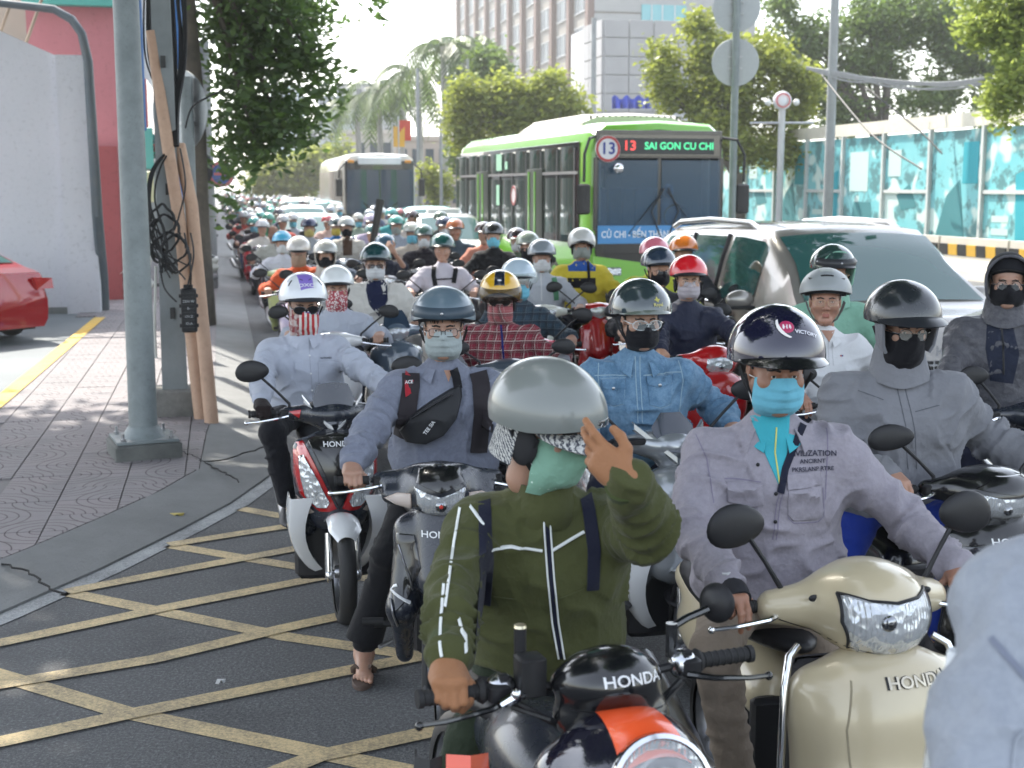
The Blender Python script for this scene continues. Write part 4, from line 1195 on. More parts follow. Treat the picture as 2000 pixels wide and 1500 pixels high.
# unseen crown added above the frame, over junction and lot, to shade the foreground
ov = []
rs = np.random.RandomState(5)
for i in range(110):
    x = rs.uniform(-9.5, 4.5); y = rs.uniform(2.0, 17.5); ov.append(((x, y, rs.uniform(7.2, 11)), (1.7, 1.7, .8)))
ob = ST(15.5, -5.5)
tree('unseen broad tree added on the side lot so its crown shades the junction', ob, ob + V3((1.5, -1, 6.2)), .4, ov, 60000, .23, LM1)
# behind the white wall
bb = ST(30, -6); tree('leafy tree growing behind the pale side wall', bb, bb + V3((0, 0, 4)), .2, PB([(30, 20, 31, 90, 50), (130, 15, 31, 60, 40), (-60, 10, 31, 80, 60), (100, 60, 32, 70, 40)]), 6000, .10, LM1)
# right side trees
def rt(label, px, d, blobs, n, size, mat, tr=.2, group='trees along the far side of the avenue'):
    b = at(px, 400, d); b.z = 0; rs_ = random.Random(px); bl = PB([(x + rs_.uniform(-.62, .62) * rr, y + rs_.uniform(-.75, .75) * r2, dd + rs_.uniform(-.6, .6), rr * q, r2 * q) for (x, y, dd, rr, r2) in blobs for q in (.62, .5, .42, .36, .3)], 1.2); tz = min(x[0].z for x in bl)
    tree(label, b, b + V3((0, 0, max(2.5, tz - .5))), tr, bl, n, size, mat, group)
rt('round yellow green tree behind the green bus', 1010, 50, [(940, 180, 50, 60, 55), (1010, 170, 50, 60, 50), (1080, 190, 50, 60, 50), (1120, 225, 50, 40, 45), (960, 240, 50, 70, 50), (1050, 250, 50, 70, 50), (900, 255, 50, 35, 60), (1000, 300, 50, 70, 30)], 16000, .12, LM2)
rt('narrow green tree between the palms and the round tree', 925, 62, [(925, 150, 62, 45, 45), (905, 210, 62, 35, 50), (900, 300, 62, 24, 30), (960, 140, 62, 30, 30)], 4000, .17, LM3)
rt('yellow green tree behind the pair of round signs', 1440, 42, [(1330, 170, 42, 60, 50), (1380, 110, 42, 70, 50), (1450, 150, 42, 90, 60), (1530, 140, 42, 70, 60), (1420, 230, 42, 90, 50), (1530, 220, 42, 70, 60), (1480, 290, 42, 90, 30), (1300, 130, 42, 40, 40), (1350, 60, 42, 40, 30)], 26000, .10, LM2)
rt('tall dark tree rising behind the teal hoarding', 1720, 56, [(1600, 60, 56, 90, 70), (1700, 40, 56, 100, 70), (1800, 60, 56, 110, 80), (1880, 120, 56, 90, 70), (1700, 140, 56, 110, 60), (1800, 190, 56, 100, 40), (1620, 170, 56, 90, 60), (1550, 30, 56, 60, 50), (1900, 30, 56, 90, 50), (1980, 160, 56, 90, 80), (1650, 230, 56, 80, 30)], 34000, .12, LM3, .35)
rt('sunlit yellow tree hanging over the teal hoarding at the right edge', 2080, 27, [(1960, 60, 27, 60, 60), (1990, 140, 27, 60, 60), (2040, 40, 27, 80, 70), (1900, 60, 27, 40, 22), (1960, 200, 27, 40, 40), (2050, 150, 27, 70, 90), (1975, 0, 27, 90, 40)], 14000, .075, LMY, .16)
rt('low yellow bush tree at the far end behind the coach', 580, 95, [(540, 340, 95, 60, 28), (610, 320, 95, 50, 30), (650, 300, 95, 40, 24), (500, 355, 95, 40, 20), (570, 365, 95, 60, 18)], 5000, .25, LM2)
rt('small yellow green tree right of the coach', 850, 60, [(850, 355, 60, 28, 26), (865, 375, 60, 24, 22), (838, 340, 60, 16, 14)], 1500, .13, LM2, .1)
# palms
def palm(label, px, d, topy, s=1.0):
    b = at(px, 400, d); b.z = 0; t = at(px, topy, d); h = t.z; r = thing('palm_tree', label, 'palm tree', b, 0, 'palms on the central island')
    m = M(); m.tube([(0, 0, 0), (.1, 0, h * .5), (0, 0, h)], [.24, .17, .15], 10); m.build('trunk', wall_mat((.42, .40, .37), (.28, .27, .25), 2), r)
    rs_ = random.Random(int(px)); mt = leaf_mat((.02, .045, .012), (.10, .15, .035), .3)
    for i in range(16):
        az = i * 2.4 + rs_.random(); up = rs_.uniform(.1, 1.1); L = 3.0 * s * rs_.uniform(.85, 1.1); m = M(); P = []
        for k in range(10):
            q = k / 9; rr = L * q * (1 - .18 * q); z = h + L * (up * q - (.75 + .35 * up) * q * q * 1.15); P.append(V3((math.cos(az) * rr, math.sin(az) * rr, z)))
        m.tube(P, [.03] * 4 + [.015] * 6, 4); side = V3((-math.sin(az), math.cos(az), 0))
        for k in range(1, 10):
            for f in (0, .5):
                if k + f > 9: continue
                p = P[k].lerp(P[min(k + 1, 9)], f); w = .62 * s * (1 - .5 * abs(k / 9 - .45)); u = (P[k] - P[k - 1]).normalized()
                for sg in (-1, 1):
                    e = p + (side * sg * .75 + u * .5 - V3((0, 0, .55))) * w; a = u * .085; m.add([p - a, p + a, e + a * .3, e - a * .3], [(0, 1, 2, 3)])
        m.build('frond', mt, r, smooth=False)
for args in (('tallest palm tree in front of the striped tower', 868, 66, 95, 1.15), ('palm tree left of the tallest palm', 818, 74, 150, 1.1), ('palm tree with drooping fronds above the coach', 742, 78, 180, 1.15), ('leftmost palm tree above the coach', 700, 84, 205, 1.1), ('palm tree right of the tallest palm against the tower', 915, 72, 100, .95), ('short palm tree between the middle palms', 785, 88, 175, 1.0)): palm(*args)

# ------------------------------------------------------------------ buildings
def frame_obj(name, label, cat, o, rz, group=None): return thing(name, label, cat, o, rz, group)
GLB = plastic((.03, .05, .07), .4); CREAM = wall_mat((.24, .22, .195), (.20, .185, .165), .2); BROWN = wall_mat((.13, .075, .062), (.11, .065, .055), .3)
# striped tower: local x runs up the road, y to the left (towards the road)
def tower():
    o = at(1155, 372, 133); o.z = 0; r = thing('office_tower', 'tall office tower with brown piers and blue window bands', 'office building', o, math.atan2(RS.y, RS.x))
    L, W, H = 74, 17, 42
    M().box((L / 2, -W / 2, H / 2), (L, W, H)).build('wall', CREAM, r)
    pw = 7.4
    for i in range(11):
        M().box((i * pw + .4, .2, H / 2), (1.1, .7, H)).build('pier', BROWN, r)
    base = None
    for i in range(10):
        for k in range(11):
            if base is None:
                m = M(); m.box((0, 0, 0), (4.6, .12, 2.1)); base = m.build('window', GLB, r, smooth=False); m = M()
                for q in (-1.1, 1.1): m.box((q, .08, 0), (.12, .08, 2.1))
                m.box((0, .08, 1.08), (4.7, .1, .1)); m.box((0, .08, -1.08), (4.7, .1, .1)); fr_ = m.build('window_frame', plastic((.35, .35, .36), .5), base, smooth=False); c = base; fc = fr_
            else: c = base.copy(); COL.objects.link(c); fc = fr_.copy(); COL.objects.link(fc); fc.parent = c
            c.location = (i * pw + .4 + pw / 2, .05, 2.6 + k * 3.6)
    # end wall facing the camera: ribbed grey with teal window
    for k in range(22): M().box((-.12, -W / 2, 1.0 + k * 1.9), (.16, W - .2, 1.72)).build('cladding_panel', wall_mat((.30, .30, .30), (.26, .27, .27), .3), r, smooth=False)
    for k, z in enumerate((18.6,)):
        m = M(); m.box((-.3, -7.2, z), (.2, 4.6, 2.6)); w = m.build('window', plastic((.10, .36, .40), .15), r, smooth=False, label='teal glazed end window'); m = M()
        for q in (-1.1, .2, 1.3): m.box((-.42, -7.2 + q, z), (.06, .1, 2.6))
        m.build('window_frame', plastic((.5, .5, .5), .5), w, smooth=False)
tower()
def panel_block():
    o = at(1178, 372, 85); o.z = 0; r = thing('clad_building', 'pale box building clad in large square panels beside the tower', 'building', o, math.atan2(RT.y, RT.x))
    ht = at(1178, 42, 85).z; W = 6.5
    M().box((W / 2, 4.2, ht / 2 - .1), (W, 8, ht - .1)).build('wall', wall_mat((.5, .5, .52), (.45, .45, .47), .3), r)
    pm = wall_mat((.33, .325, .325), (.28, .275, .28), .4)
    for i in range(4):
        for k in range(5):
            w = W / 4; h = 1.15; M().box((w * (i + .5), .12, ht - h * (k + .5)), (w - .06, .16, h - .06), bev=.03).build('panel', pm, r, smooth=False)
    for k in range(5):
        for j in range(3): M().box((-.06, .9 + 1.5 * j, ht - 1.15 * (k + .5)), (.16, 1.42, 1.09), bev=.03).build('panel', pm, r, smooth=False)
panel_block()
def block(label, pxl, pxr, topy, d, mat, name='building', floors=4, win=GLB, depth=10, cols=5, group=None):
    a = at(pxl, 372, d); W = (pxr - pxl) / FPX * d; ht = at(pxl, topy, d).z; a.z = 0
    r = thing(name, label, 'building', a, 0, group); M().box((W / 2, depth / 2, ht / 2), (W, depth, ht)).build('wall', mat, r, smooth=False)
    M().box((W / 2, depth / 2, ht + .15), (W + .3, depth + .3, .35)).build('parapet', mat, r, smooth=False)
    fh = ht / floors
    for i in range(cols):
        for k in range(floors):
            M().box((W / cols * (i + .5), -.03, fh * (k + .55)), (W / cols * .6, .12, fh * .45)).build('window', win, r, smooth=False)
    return r
block('distant grey blue office block above the palms', 625, 705, 195, 165, wall_mat((.34, .38, .42), (.30, .33, .37), .2), floors=7, cols=5)
block('distant wider grey block stepping down behind the palms', 660, 785, 170, 190, wall_mat((.40, .41, .42), (.35, .36, .37), .2), floors=9, cols=7)
block('faint blue glass tower far away left of the avenue', 532, 586, 170, 330, wall_mat((.36, .46, .55), (.32, .42, .5), .1), floors=14, cols=6)
block('low shophouse with teal netting behind the coach', 668, 770, 262, 110, wall_mat((.5, .46, .40), (.42, .40, .36), .3), floors=2, cols=4)
block('low cream shophouse behind the palm trunks', 775, 905, 275, 100, wall_mat((.46, .38, .32), (.40, .34, .28), .3), floors=2, cols=5)
block('small white house beyond the crowd at the street end', 585, 662, 245, 210, wall_mat((.55, .54, .5), (.5, .48, .45), .3), floors=3, cols=4)
m = M(); rows = [[at(1195 + 115 * j / 24, 190 + 22 * i / 5, 70) + V3((0, .35 * math.sin(j * 1.9) * (i / 5), .12 * math.sin(j * 1.3) * (1 - i / 5))) for j in range(25)] for i in range(6)]
m.grid(rows, thick=.02); tag(m.build('tarpaulin', cloth((.03, .06, .42))), 'blue ruffled tarpaulin below the clad building', 'tarpaulin')
for i, (px, py, c) in enumerate(((780, 250, (.6, .06, .03)), (768, 262, (.75, .4, .04)))):
    b = at(px, 400, 70); b.z = 0; t = at(px, py - 14, 70); r = thing('banner', ['red banner hanging among the palms', 'yellow banner hanging beside the red one'][i], 'banner', b)
    M().tube([(0, 0, 0), (0, 0, t.z + .2)], .04, 6).build('banner_pole', STEEL, r); m = M(); m.grid([[(.05 + .3 * j, .03 * math.sin(i_ + j), t.z - .35 * i_) for j in range(3)] for i_ in range(4)], thick=.01); m.build('banner_cloth', cloth(c), r)

# left wall with corner column
WP = wall_mat((.68, .68, .72), (.62, .63, .67), .5, .8, .15, 14)
def left_wall():
    c = G(160, 618); s, t = toST(c); o = ST(s, t); r = thing('side_wall', 'pale lavender plastered wall with corner column beside the lot', 'wall', o, YAW)
    zc = at(150, 116, c.y).z; zl = at(-40, 28, c.y - .4).z
    m = M(); m.prism([(-6, 0, .05), (-.2, 0, .05), (-.2, 0, zc), (-1.4, 0, zl - .15), (-6, 0, zl + 1.1)], (0, .22, 0)); m.build('wall_face', WP, r, smooth=False)
    M().box((.05, .08, (zc + .05) / 2), (.52, .40, zc - .03)).build('column', WP, r, smooth=False)
    m = M(); m.box((-3.0, -.02, .10), (6, .05, .12)); m.build('stained_base', wall_mat((.22, .23, .22), (.14, .15, .14), 2), r, smooth=False)
    # rusty trellis over the wall
    for i in range(7): M().tube([(-3.4 + .45 * i, .3, zc + .2), (-2.9 + .45 * i, .6, zl + .9)], .03, 5).build('trellis_bar', plastic((.35, .27, .2), .8), r)
left_wall()
m = M(); P = [at(*p) for p in ((-80, -12, 20.8), (0, 6, 20.9), (105, 18, 21), (140, 38, 21), (160, 66, 21), (172, 120, 21.1), (180, 250, 21.2), (190, 420, 21.3))]; gb = G(204, 614); P += [gb + V3((0, 0, .6)), gb + V3((0, 0, .04))]
m.tube(P, [.06, .06, .065, .07, .07, .075, .08, .085, .09, .09], 14); tag(m.build('gantry_post', paint((.09, .115, .135), .5, .1, 0, .5)), 'blue grey steel post bending over the top of the pale wall', 'post')
def shop(label, s0, s1, h, mat, t=-2.05, parts=(), wd=9):
    o = ST(s0, t); r = thing('shophouse', label, 'building', o, YAW); L = s1 - s0
    M().box((-wd / 2, L / 2, h / 2), (wd, L, h)).build('wall', mat, r, smooth=False)
    for nm, c, d, mt in parts: M().box(c, d, bev=.01).build(nm, mt, r, smooth=False)
    return r
PINK = wall_mat((.46, .17, .19), (.40, .145, .165), .5, .7, .1, 10); RED2 = wall_mat((.28, .06, .065), (.23, .05, .055), .5, .7, .1, 10)
r = shop('pink painted shophouse with teal band behind the street poles', 25.6, 31, 12, PINK, -1.75, (('lower_wall', (-.72, -.12, 1.45), (1.4, .2, 2.8), RED2), ('teal_band', (-.75, -.14, 5.9), (1.56, .24, 1.2), plastic((.10, .38, .33), .5)), ('side_sign', (.10, 1.2, 5.2), (.2, 1.6, 2.6), paint((.03, .16, .45))), ('awning', (.5, 3.6, 3.1), (1.1, 2.6, .1), plastic((.05, .25, .25), .6))), 1.5)
sg = at(234, 333, 25.0); m = M(); m.lathe([(0, -.04), (.27, -.04), (.29, 0), (.27, .04), (0, .04)], (0, 0, 0), (0, -1, 0), 32)
r = thing('round_sign', 'round pale hanging sign with green emblem on the pink shophouse', 'sign', sg, 0); m.build('disc', flat((.62, .66, .58)), r)
m = M(); m.lathe([(.24, .045), (.26, .045), (.26, .05), (.24, .05)], (0, 0, 0), (0, -1, 0), 32); m.build('ring', flat((.08, .3, .2)), r)
m = M(); m.add([V3((math.cos(a) * rr * 1.1, -.05, math.sin(a) * rr - .03)) for a, rr in [(k * math.pi / 7, .13 if k % 2 else .08) for k in range(14)]], [tuple(range(14))]); m.prism([(-.05, -.05, .05), (.06, -.05, .05), (.02, -.05, .16), (-.02, -.05, .16)], (0, -.005, 0)); m.build('emblem', flat((.03, .30, .20)), r, smooth=False)
m = M(); m.box((-.36, 0, .10), (.2, .03, .03)); m.box((-.36, 0, -.05), (.2, .03, .03)); m.build('bracket', plastic((.1, .2, .18), .5), r)
shop('cream shophouse with blue signboard beyond the pink one', 31.2, 38, 9.5, wall_mat((.50, .46, .36), (.42, .40, .33), .4), -2.1, (('signboard', (.12, 2.0, 4.6), (.22, 3.4, 2.2), paint((.03, .13, .42))), ('shutter', (.06, 3.4, 1.5), (.1, 4.2, 2.8), plastic((.3, .31, .31), .5)), ('awning', (.55, 3.4, 3.1), (1.1, 5.2, .12), plastic((.3, .1, .08), .7))))
shop('grey shophouse with green awning further along the pavement', 38.2, 47, 11, wall_mat((.36, .36, .37), (.3, .3, .32), .4), -2.1, (('signboard', (.12, 4.0, 4.4), (.22, 6, 1.4), paint((.45, .05, .05))), ('shutter', (.06, 4.4, 1.5), (.1, 6, 2.8), plastic((.2, .22, .22), .5)), ('awning', (.6, 4.4, 3.1), (1.2, 7, .12), plastic((.05, .25, .16), .7))))
shop('white shophouse row at the far left of the street', 47.3, 75, 9, wall_mat((.55, .54, .50), (.48, .47, .45), .4), -2.2, (('shutter', (.06, 6, 1.5), (.1, 8, 2.8), plastic((.25, .25, .25), .5)), ('awning', (.6, 8, 3.0), (1.2, 12, .12), plastic((.5, .5, .46), .7))))
shop('distant brick shophouse row beyond the white one', 75.5, 130, 10, wall_mat((.40, .30, .25), (.32, .26, .22), .4), -2.4, (('signboard', (.12, 6, 4.2), (.22, 8, 1.2), paint((.05, .2, .4))),))

# teal hoarding on the right
def print_mat():
    m, nt, b = nodes('printed_hoarding'); o = coords(nt)
    a = noise(nt, o, .55, 3, .6); c = noise(nt, o, 1.6, 5, .7)
    col = mixc(nt, a, (.06, .42, .48), (.34, .62, .62)); col = mixc(nt, ramp(nt, c, [(.50, (0, 0, 0)), (.56, (1, 1, 1))]), col, (.10, .24, .25))
    col = mixc(nt, ramp(nt, noise(nt, o, .9, 2), [(.56, (0, 0, 0)), (.6, (1, 1, 1))]), col, (.58, .72, .68))
    nt.links.new(col, b.inputs['Base Color']); b.inputs['Roughness'].default_value = .35; return m
PR = print_mat(); WHT = plastic((.55, .57, .55), .5)
def hoarding():
    o = ST(24, 17.8); r = thing('hoarding', 'long teal printed site hoarding with pale frames along the avenue', 'fence', o, math.atan2(RS.y, RS.x))
    n = 20; w = 2.45; H = 3.75
    for i in range(n):
        M().box((w * (i + .5), 0, .55 + (H - .7) / 2), (w - .12, .05, H - .9)).build('panel', PR, r, smooth=False)
        M().box((w * i, .05, H / 2), (.10, .12, H)).build('post', WHT, r, smooth=False)
        if i % 2: M().box((w * (i + .5), .05, 2.0), (w - .1, .06, .09)).build('rail', WHT, r, smooth=False)
    M().box((w * n / 2, .04, H - .02), (w * n, .14, .34)).build('top_rail', plastic((.66, .62, .52), .6), r, smooth=False)
    M().box((w * n / 2, .04, .5), (w * n, .10, .12)).build('bottom_rail', WHT, r, smooth=False)
    # printed pictures: window, chair, table shapes as flat print on the panels
    tl = flat((.04, .20, .22)); lt = flat((.50, .66, .62)); mg = flat((.02, .33, .40))
    for i in range(8):
        x = w * (i + .5); k = i % 4
        def pr(poly, mt): 
            m = M(); m.add([(x + a, .032, z) for a, z in poly], [tuple(range(len(poly)))]); m.build('print', mt, r, smooth=False)
        if k == 0: pr([(-.7, .9), (.7, .9), (.5, 1.7), (-.5, 1.7)], tl); pr([(-.3, 2.0), (.8, 2.0), (.8, 3.1), (-.3, 3.1)], lt)
        if k == 1: pr([(-.9, .9), (-.2, .9), (-.1, 2.4), (-.9, 2.6)], mg); pr([(.1, 1.0), (.8, 1.0), (.8, 1.15), (.1, 1.15)], lt); pr([(.1, 1.3), (.8, 1.3), (.8, 1.45), (.1, 1.45)], lt)
        if k == 2: pr([(-.5, .8), (.9, .8), (.4, 1.9), (-.2, 2.3)], tl); pr([(-1.0, 2.2), (-.3, 2.2), (-.3, 3.2), (-1.0, 3.2)], mg)
        if k == 3: pr([(-.6, 1.6), (.2, 1.5), (.5, 1.9), (-.2, 2.2)], tl); pr([(.3, 2.4), (1.0, 2.4), (1.0, 3.1), (.3, 3.1)], lt)
hoarding()
yb = plastic((.62, .36, .04), .6); kb = plastic((.02, .02, .02), .6)
for i in range(6):
    r = thing('concrete_barrier', ['nearest striped barrier at the right edge of the road', 'second striped barrier from the right edge', 'third striped barrier below the hoarding', 'fourth striped barrier below the hoarding', 'fifth striped barrier beside the silver car roof', 'farthest striped barrier along the hoarding'][i], 'barrier', ST(23.5 + 2.9 * i, 17.0), math.atan2(RS.y, RS.x), 'striped barriers along the hoarding')
    m = M(); m.prism([(0, -.28, 0), (0, .28, 0), (0, .24, .2), (0, .12, .45), (0, .09, .95), (0, -.09, .95), (0, -.12, .45), (0, -.24, .2)], (2.8, 0, 0)); m.build('barrier_body', wall_mat((.52, .48, .42), (.44, .41, .36), 1), r, smooth=False)
    for k in range(7): M().box((.2 + .4 * k, .114, .66), (.38, .035, .26), (-.07, 0, 0)).build('stripe', yb if k % 2 else kb, r, smooth=False)

# ------------------------------------------------------------------ poles and signs
GALV = wall_mat((.20, .23, .235), (.14, .165, .17), 5, .45, .25, 30)
def front_pole():
    b = G(283, 905); r = thing('lamp_post', 'thick galvanised steel pole bolted to a square concrete pad', 'lamp post', b, YAW + R(12))
    M().box((0, 0, .09), (.50, .50, .20), bev=.02).build('concrete_pad', wall_mat((.16, .165, .155), (.09, .095, .09), 4, .9, .8, 60), r)
    m = M(); m.box((0, 0, .205), (.46, .46, .022), bev=.004); m.build('base_plate', GALV, r)
    m = M(); m.tube([(0, 0, .21), (0, 0, .25), (0, 0, .30)], [.17, .145, .115], 28); m.build('base_collar', GALV, r)
    for a in ((1, 1), (1, -1), (-1, 1), (-1, -1)):
        m = M(); m.tube([(a[0] * .18, a[1] * .18, .21), (a[0] * .18, a[1] * .18, .275)], .011, 8); m.lathe([(0, 0), (.022, 0), (.022, .02), (0, .02)], (a[0] * .18, a[1] * .18, .217), (0, 0, 1), 6); m.build('anchor_bolt', STEEL, r)
    m = M(); top = at(243, -60, b.y + .1); lo = V3((top.x, top.y, 0)) - b; mm = Matrix.Rotation(-(YAW + R(12)), 3, 'Z') @ lo
    m.tube([(0, 0, .2), (mm.x, mm.y, top.z + .8)], [.108, .094], 32); m.build('shaft', GALV, r)
    p = M(); p.box((-.0 + mm.x * .75, mm.y * .75 - .104, 2.45), (.14, .006, .34)); p.build('number_plate', flat((.42, .42, .34)), r, smooth=False)
front_pole()
def utility():
    b = G(345, 826); r = thing('utility_pole', 'tapered concrete utility pole set in a rough concrete block', 'utility pole', b, YAW)
    M().box((0, .1, .14), (.40, .42, .34), bev=.03).build('footing', wall_mat((.22, .215, .20), (.12, .12, .11), 5, .95, .9, 50), r)
    m = M(); m.prism([(-.115, 0, .30), (.105, 0, .30), (.035, 0, 8.5), (-.045, 0, 8.5)], (0, .2, 0)); m.build('shaft', wall_mat((.24, .26, .265), (.17, .19, .195), 2.5, .85, .4, 40), r, smooth=False)
    for k in range(5): M().box((0, -.01, 1.0 + 1.1 * k), (.04, .02, .10)).build('climbing_hole', plastic((.05, .05, .05), .9), r)
    cm = wall_mat((.50, .33, .23), (.40, .25, .17), 3, .65, .3, 30)
    tag(M().tube([at(*p) for p in ((393, 826, 11.9), (372, 640, 11.85), (352, 440, 11.75), (330, 300, 11.7), (306, 140, 11.65), (296, 60, 11.6))], [.058, .055, .054, .054, .05, .05], 14).build('cable_duct', cm), 'left brown cable duct leaning against the concrete utility pole', 'cable duct', 'brown cable ducts on the utility pole')
    tag(M().tube([at(*p) for p in ((414, 833, 11.7), (392, 600, 11.75), (374, 400, 11.8), (350, 283, 11.85))], [.062, .06, .058, .056], 14).build('cable_duct', cm), 'right brown cable duct, shorter, ending below the round sign', 'cable duct', 'brown cable ducts on the utility pole')
    j = at(369, 606, 11.45); r = thing('junction_box', 'black ribbed cable junction box hanging on the brown ducts', 'junction box', j, YAW)
    M().box((0, 0, 0), (.135, .09, .38), bev=.02).build('case', BLACK, r)
    for s in (-1, 1):
        for k in range(4): M().box((s * .07, -.01, -.13 + .085 * k), (.02, .05, .03), bev=.004).build('clip', BLACK, r)
    for k in range(10): M().box((0, -.048, -.15 + .033 * k), (.10, .01, .012)).build('rib', plastic((.02, .02, .022), .4), r)
    M().box((0, 0, .20), (.08, .06, .04), bev=.008).build('gland', BLACK, r)
    for k, z in enumerate((.08, .02, -.05, -.11)):
        t_ = text_on(None, ['ZEN W', 'B-', 'OV.Z', 'ID.A'][k], .030, (V3((0, -.0555, z)), V3((1, 0, 0)), V3((0, 0, 1))), 'lettering', flat((.35, .36, .37)), r)
utility()
# tangle of cables
for (px, y0, y1, w_, d_, c_, lb) in ((273, -30, 255, .16, 16, (.03, .14, .42), 'narrow blue signboard between the steel pole and the cables'), (350, -30, 160, .13, 17, (.03, .16, .45), 'narrow blue signboard right of the cables'), (288, 250, 330, .16, 17, (.10, .42, .36), 'small teal signboard below the blue one'), (288, 335, 395, .18, 17.5, (.62, .56, .34), 'small cream signboard low beside the cables')):
    a, b = at(px, y1, d_), at(px, y0, d_); m = M(); m.box((a.x, a.y, (a.z + b.z) / 2), (w_, .05, b.z - a.z), bev=.01); m.tube([(a.x - .04, a.y + .03, .05), (a.x - .04, a.y + .03, a.z + .1)], .022, 8); tag(m.build('signboard', paint(c_, .4, .2)), lb, 'signboard')
ORD = 'first second third fourth fifth sixth seventh eighth ninth tenth eleventh twelfth thirteenth fourteenth fifteenth sixteenth'.split()
CB = plastic((.012, .012, .013), .55); rnd = random.Random(4)
def cable(pts, w, label=None, n=10):
    P = []
    for i in range(len(pts) - 1):
        for k in range(n):
            t = k / n; p0 = pts[max(i - 1, 0)]; p1 = pts[i]; p2 = pts[i + 1]; p3 = pts[min(i + 2, len(pts) - 1)]
            P.append((p1 * 2 + (p2 - p0) * t + (p0 * 2 - p1 * 5 + p2 * 4 - p3) * t * t + (p1 * 3 - p0 - p2 * 3 + p3) * t ** 3) * .5)
    P.append(pts[-1]); return M().tube(P, w, 5).build('cable', CB)
for k in range(16):
    x0 = 284 + 5.2 * k + rnd.uniform(-3, 3); o = cable([at(x0, -40, 12.1), at(x0 + rnd.uniform(0, 14), 110, 12), at(322 + 1.8 * k, 210, 11.8), at(332 + 1.0 * k, 285, 11.7)], .009 + .005 * (k % 3))
    tag(o, ORD[k] + ' of the black cables running down to the duct mouth, counted from the left', 'cable', 'black cables running down the utility pole')
for k in range(12):
    x0 = 292 + rnd.uniform(-6, 12); o = cable([at(338, 285, 11.7), at(x0 + 10, 330, 11.6), at(x0, 390, 11.5), at(x0 + rnd.uniform(0, 26), 470, 11.5), at(312 + 5 * k, 520 + rnd.uniform(-10, 30), 11.4)], .007)
    tag(o, ORD[k] + ' from the left of the loose cables below the duct mouth', 'cable', 'loose black cables below the duct mouth')
for i, (cx, cy, rx, ry) in enumerate(((322, 455, 26, 34), (330, 485, 32, 30), (318, 430, 22, 30), (345, 495, 26, 36), (310, 470, 18, 40))):
    m = M(); q = at(cx, cy, 11.5); f = 11.5 / FPX
    m.tube([q + V3((math.cos(a) * rx * f + .01 * math.sin(3 * a + i), -.02 * i + .006 * a, math.sin(a) * ry * f + .01 * math.sin(5 * a))) for a in [4 * math.pi * k / 48 for k in range(49)]], .0085, 5)
    tag(m.build('cable_coil', CB), ['round coil of black cable at the upper left of the tangle', 'wide coil of black cable at the bottom middle of the tangle', 'topmost coil of black cable in the tangle', 'rightmost coil of black cable, hanging lowest', 'narrow leftmost coil of black cable beside the steel pole'][i], 'cable coil', 'cable coils on the utility pole')
for a in enumerate(([at(372, 455, 11.4), at(378, 500, 11.35), at(366, 560, 11.35)], [at(360, 455, 11.4), at(372, 520, 11.3), at(372, 562, 11.35)], [at(310, 500, 11.4), at(320, 560, 11.3), at(345, 590, 11.3)], [at(352, 290, 11.6), at(362, 360, 11.4), at(350, 420, 11.4), at(340, 450, 11.4)], [at(362, 250, 11.5), at(375, 210, 11.4), at(405, 190, 11.3), at(437, 175, 11.2)])):
    tag(cable(a[1], .008), ['thin cable entering the junction box top from the right', 'thin cable entering the junction box top from the left', 'thin cable curving from the coils to the left of the junction box', 'thin cable bowing from the duct mouth over the brown ducts', 'thin cable looping out over the grey round sign'][a[0]], 'cable', 'thin cables around the junction box')
tag(M().tube([at(305, 700, 11.9), at(302, 640, 11.9), at(304, 520, 11.9)], .014, 6).build('conduit', flat((.5, .5, .46))), 'thin pale conduit between the steel pole and the concrete pole', 'conduit')
def disc_sign(label, base, zt, centres, rad, pr, n_dir, group=None, mat=None):
    r = thing('road_sign', label, 'road sign', base, math.atan2(n_dir[1], n_dir[0]), group)
    M().tube([(0, 0, 0), (0, 0, zt)], pr, 14).build('sign_post', GALV, r)
    for z, y in centres:
        m = M(); m.lathe([(0, -.006), (rad, -.006), (rad + .006, .0), (rad, .006), (0, .006)], (pr + .02, y, z), (1, 0, 0), 40); d = m.build('sign_disc', mat or metal((.42, .44, .45), .5), r)
        for q in (-.12, .12): M().box((pr + .0, y, z + q), (.03, .3 if rad > .3 else .2, .03)).build('bracket', STEEL, d)
p = at(372, 400, 13.2); zt = at(369, 165, 13.2).z; cz = at(400, 228, 13.2).z; p.z = .06
disc_sign('grey round road sign seen from behind on a capped steel post', p, zt, [(cz, .20)], .40, .062, (math.sin(R(35)), math.cos(R(35))))
p = at(1430, 400, 29); p.z = 0
disc_sign('pair of round road signs seen from behind, one above the other', p, 9.0, [(at(1430, 125, 29).z, 0), (at(1430, 22, 29).z, 0)], .50, .08, (.1, 1))
def cpole(label, px, d, w, h=9, lean=0): 
    b = at(px, 400, d); b.z = 0; m = M(); m.tube([(0, 0, 0), (lean, 0, h)], [w, w * .75], 12); r = thing('street_pole', label, 'pole', b); m.build('shaft', wall_mat((.30, .31, .31), (.22, .23, .23), 2), r); return r
r = cpole('grey concrete pole with blue sign on the pavement beyond the ducts', 408, 27, .14, 5.0)
m = M(); m.ball((0, 0, 0), (.16, .14, .30), 14, 10); o = m.build('transformer_case', plastic((.03, .03, .032), .7), r); o.location = (-.02, -.1, at(405, 330, 27).z)
m = M(); m.lathe([(0, -.02), (.26, -.02), (.26, .02), (0, .02)], (0, 0, 0), (0, -1, 0), 28); o = m.build('blue_sign', paint((.04, .10, .32)), r); o.location = (.30, -.1, at(433, 340, 27).z)
m = M(); m.lathe([(.20, .022), (.25, .022), (.25, .026), (.20, .026)], (0, 0, 0), (0, -1, 0), 28); m.box((0, -.025, 0), (.3, .006, .05)); m.build('sign_ring', flat((.6, .2, .2)), o)
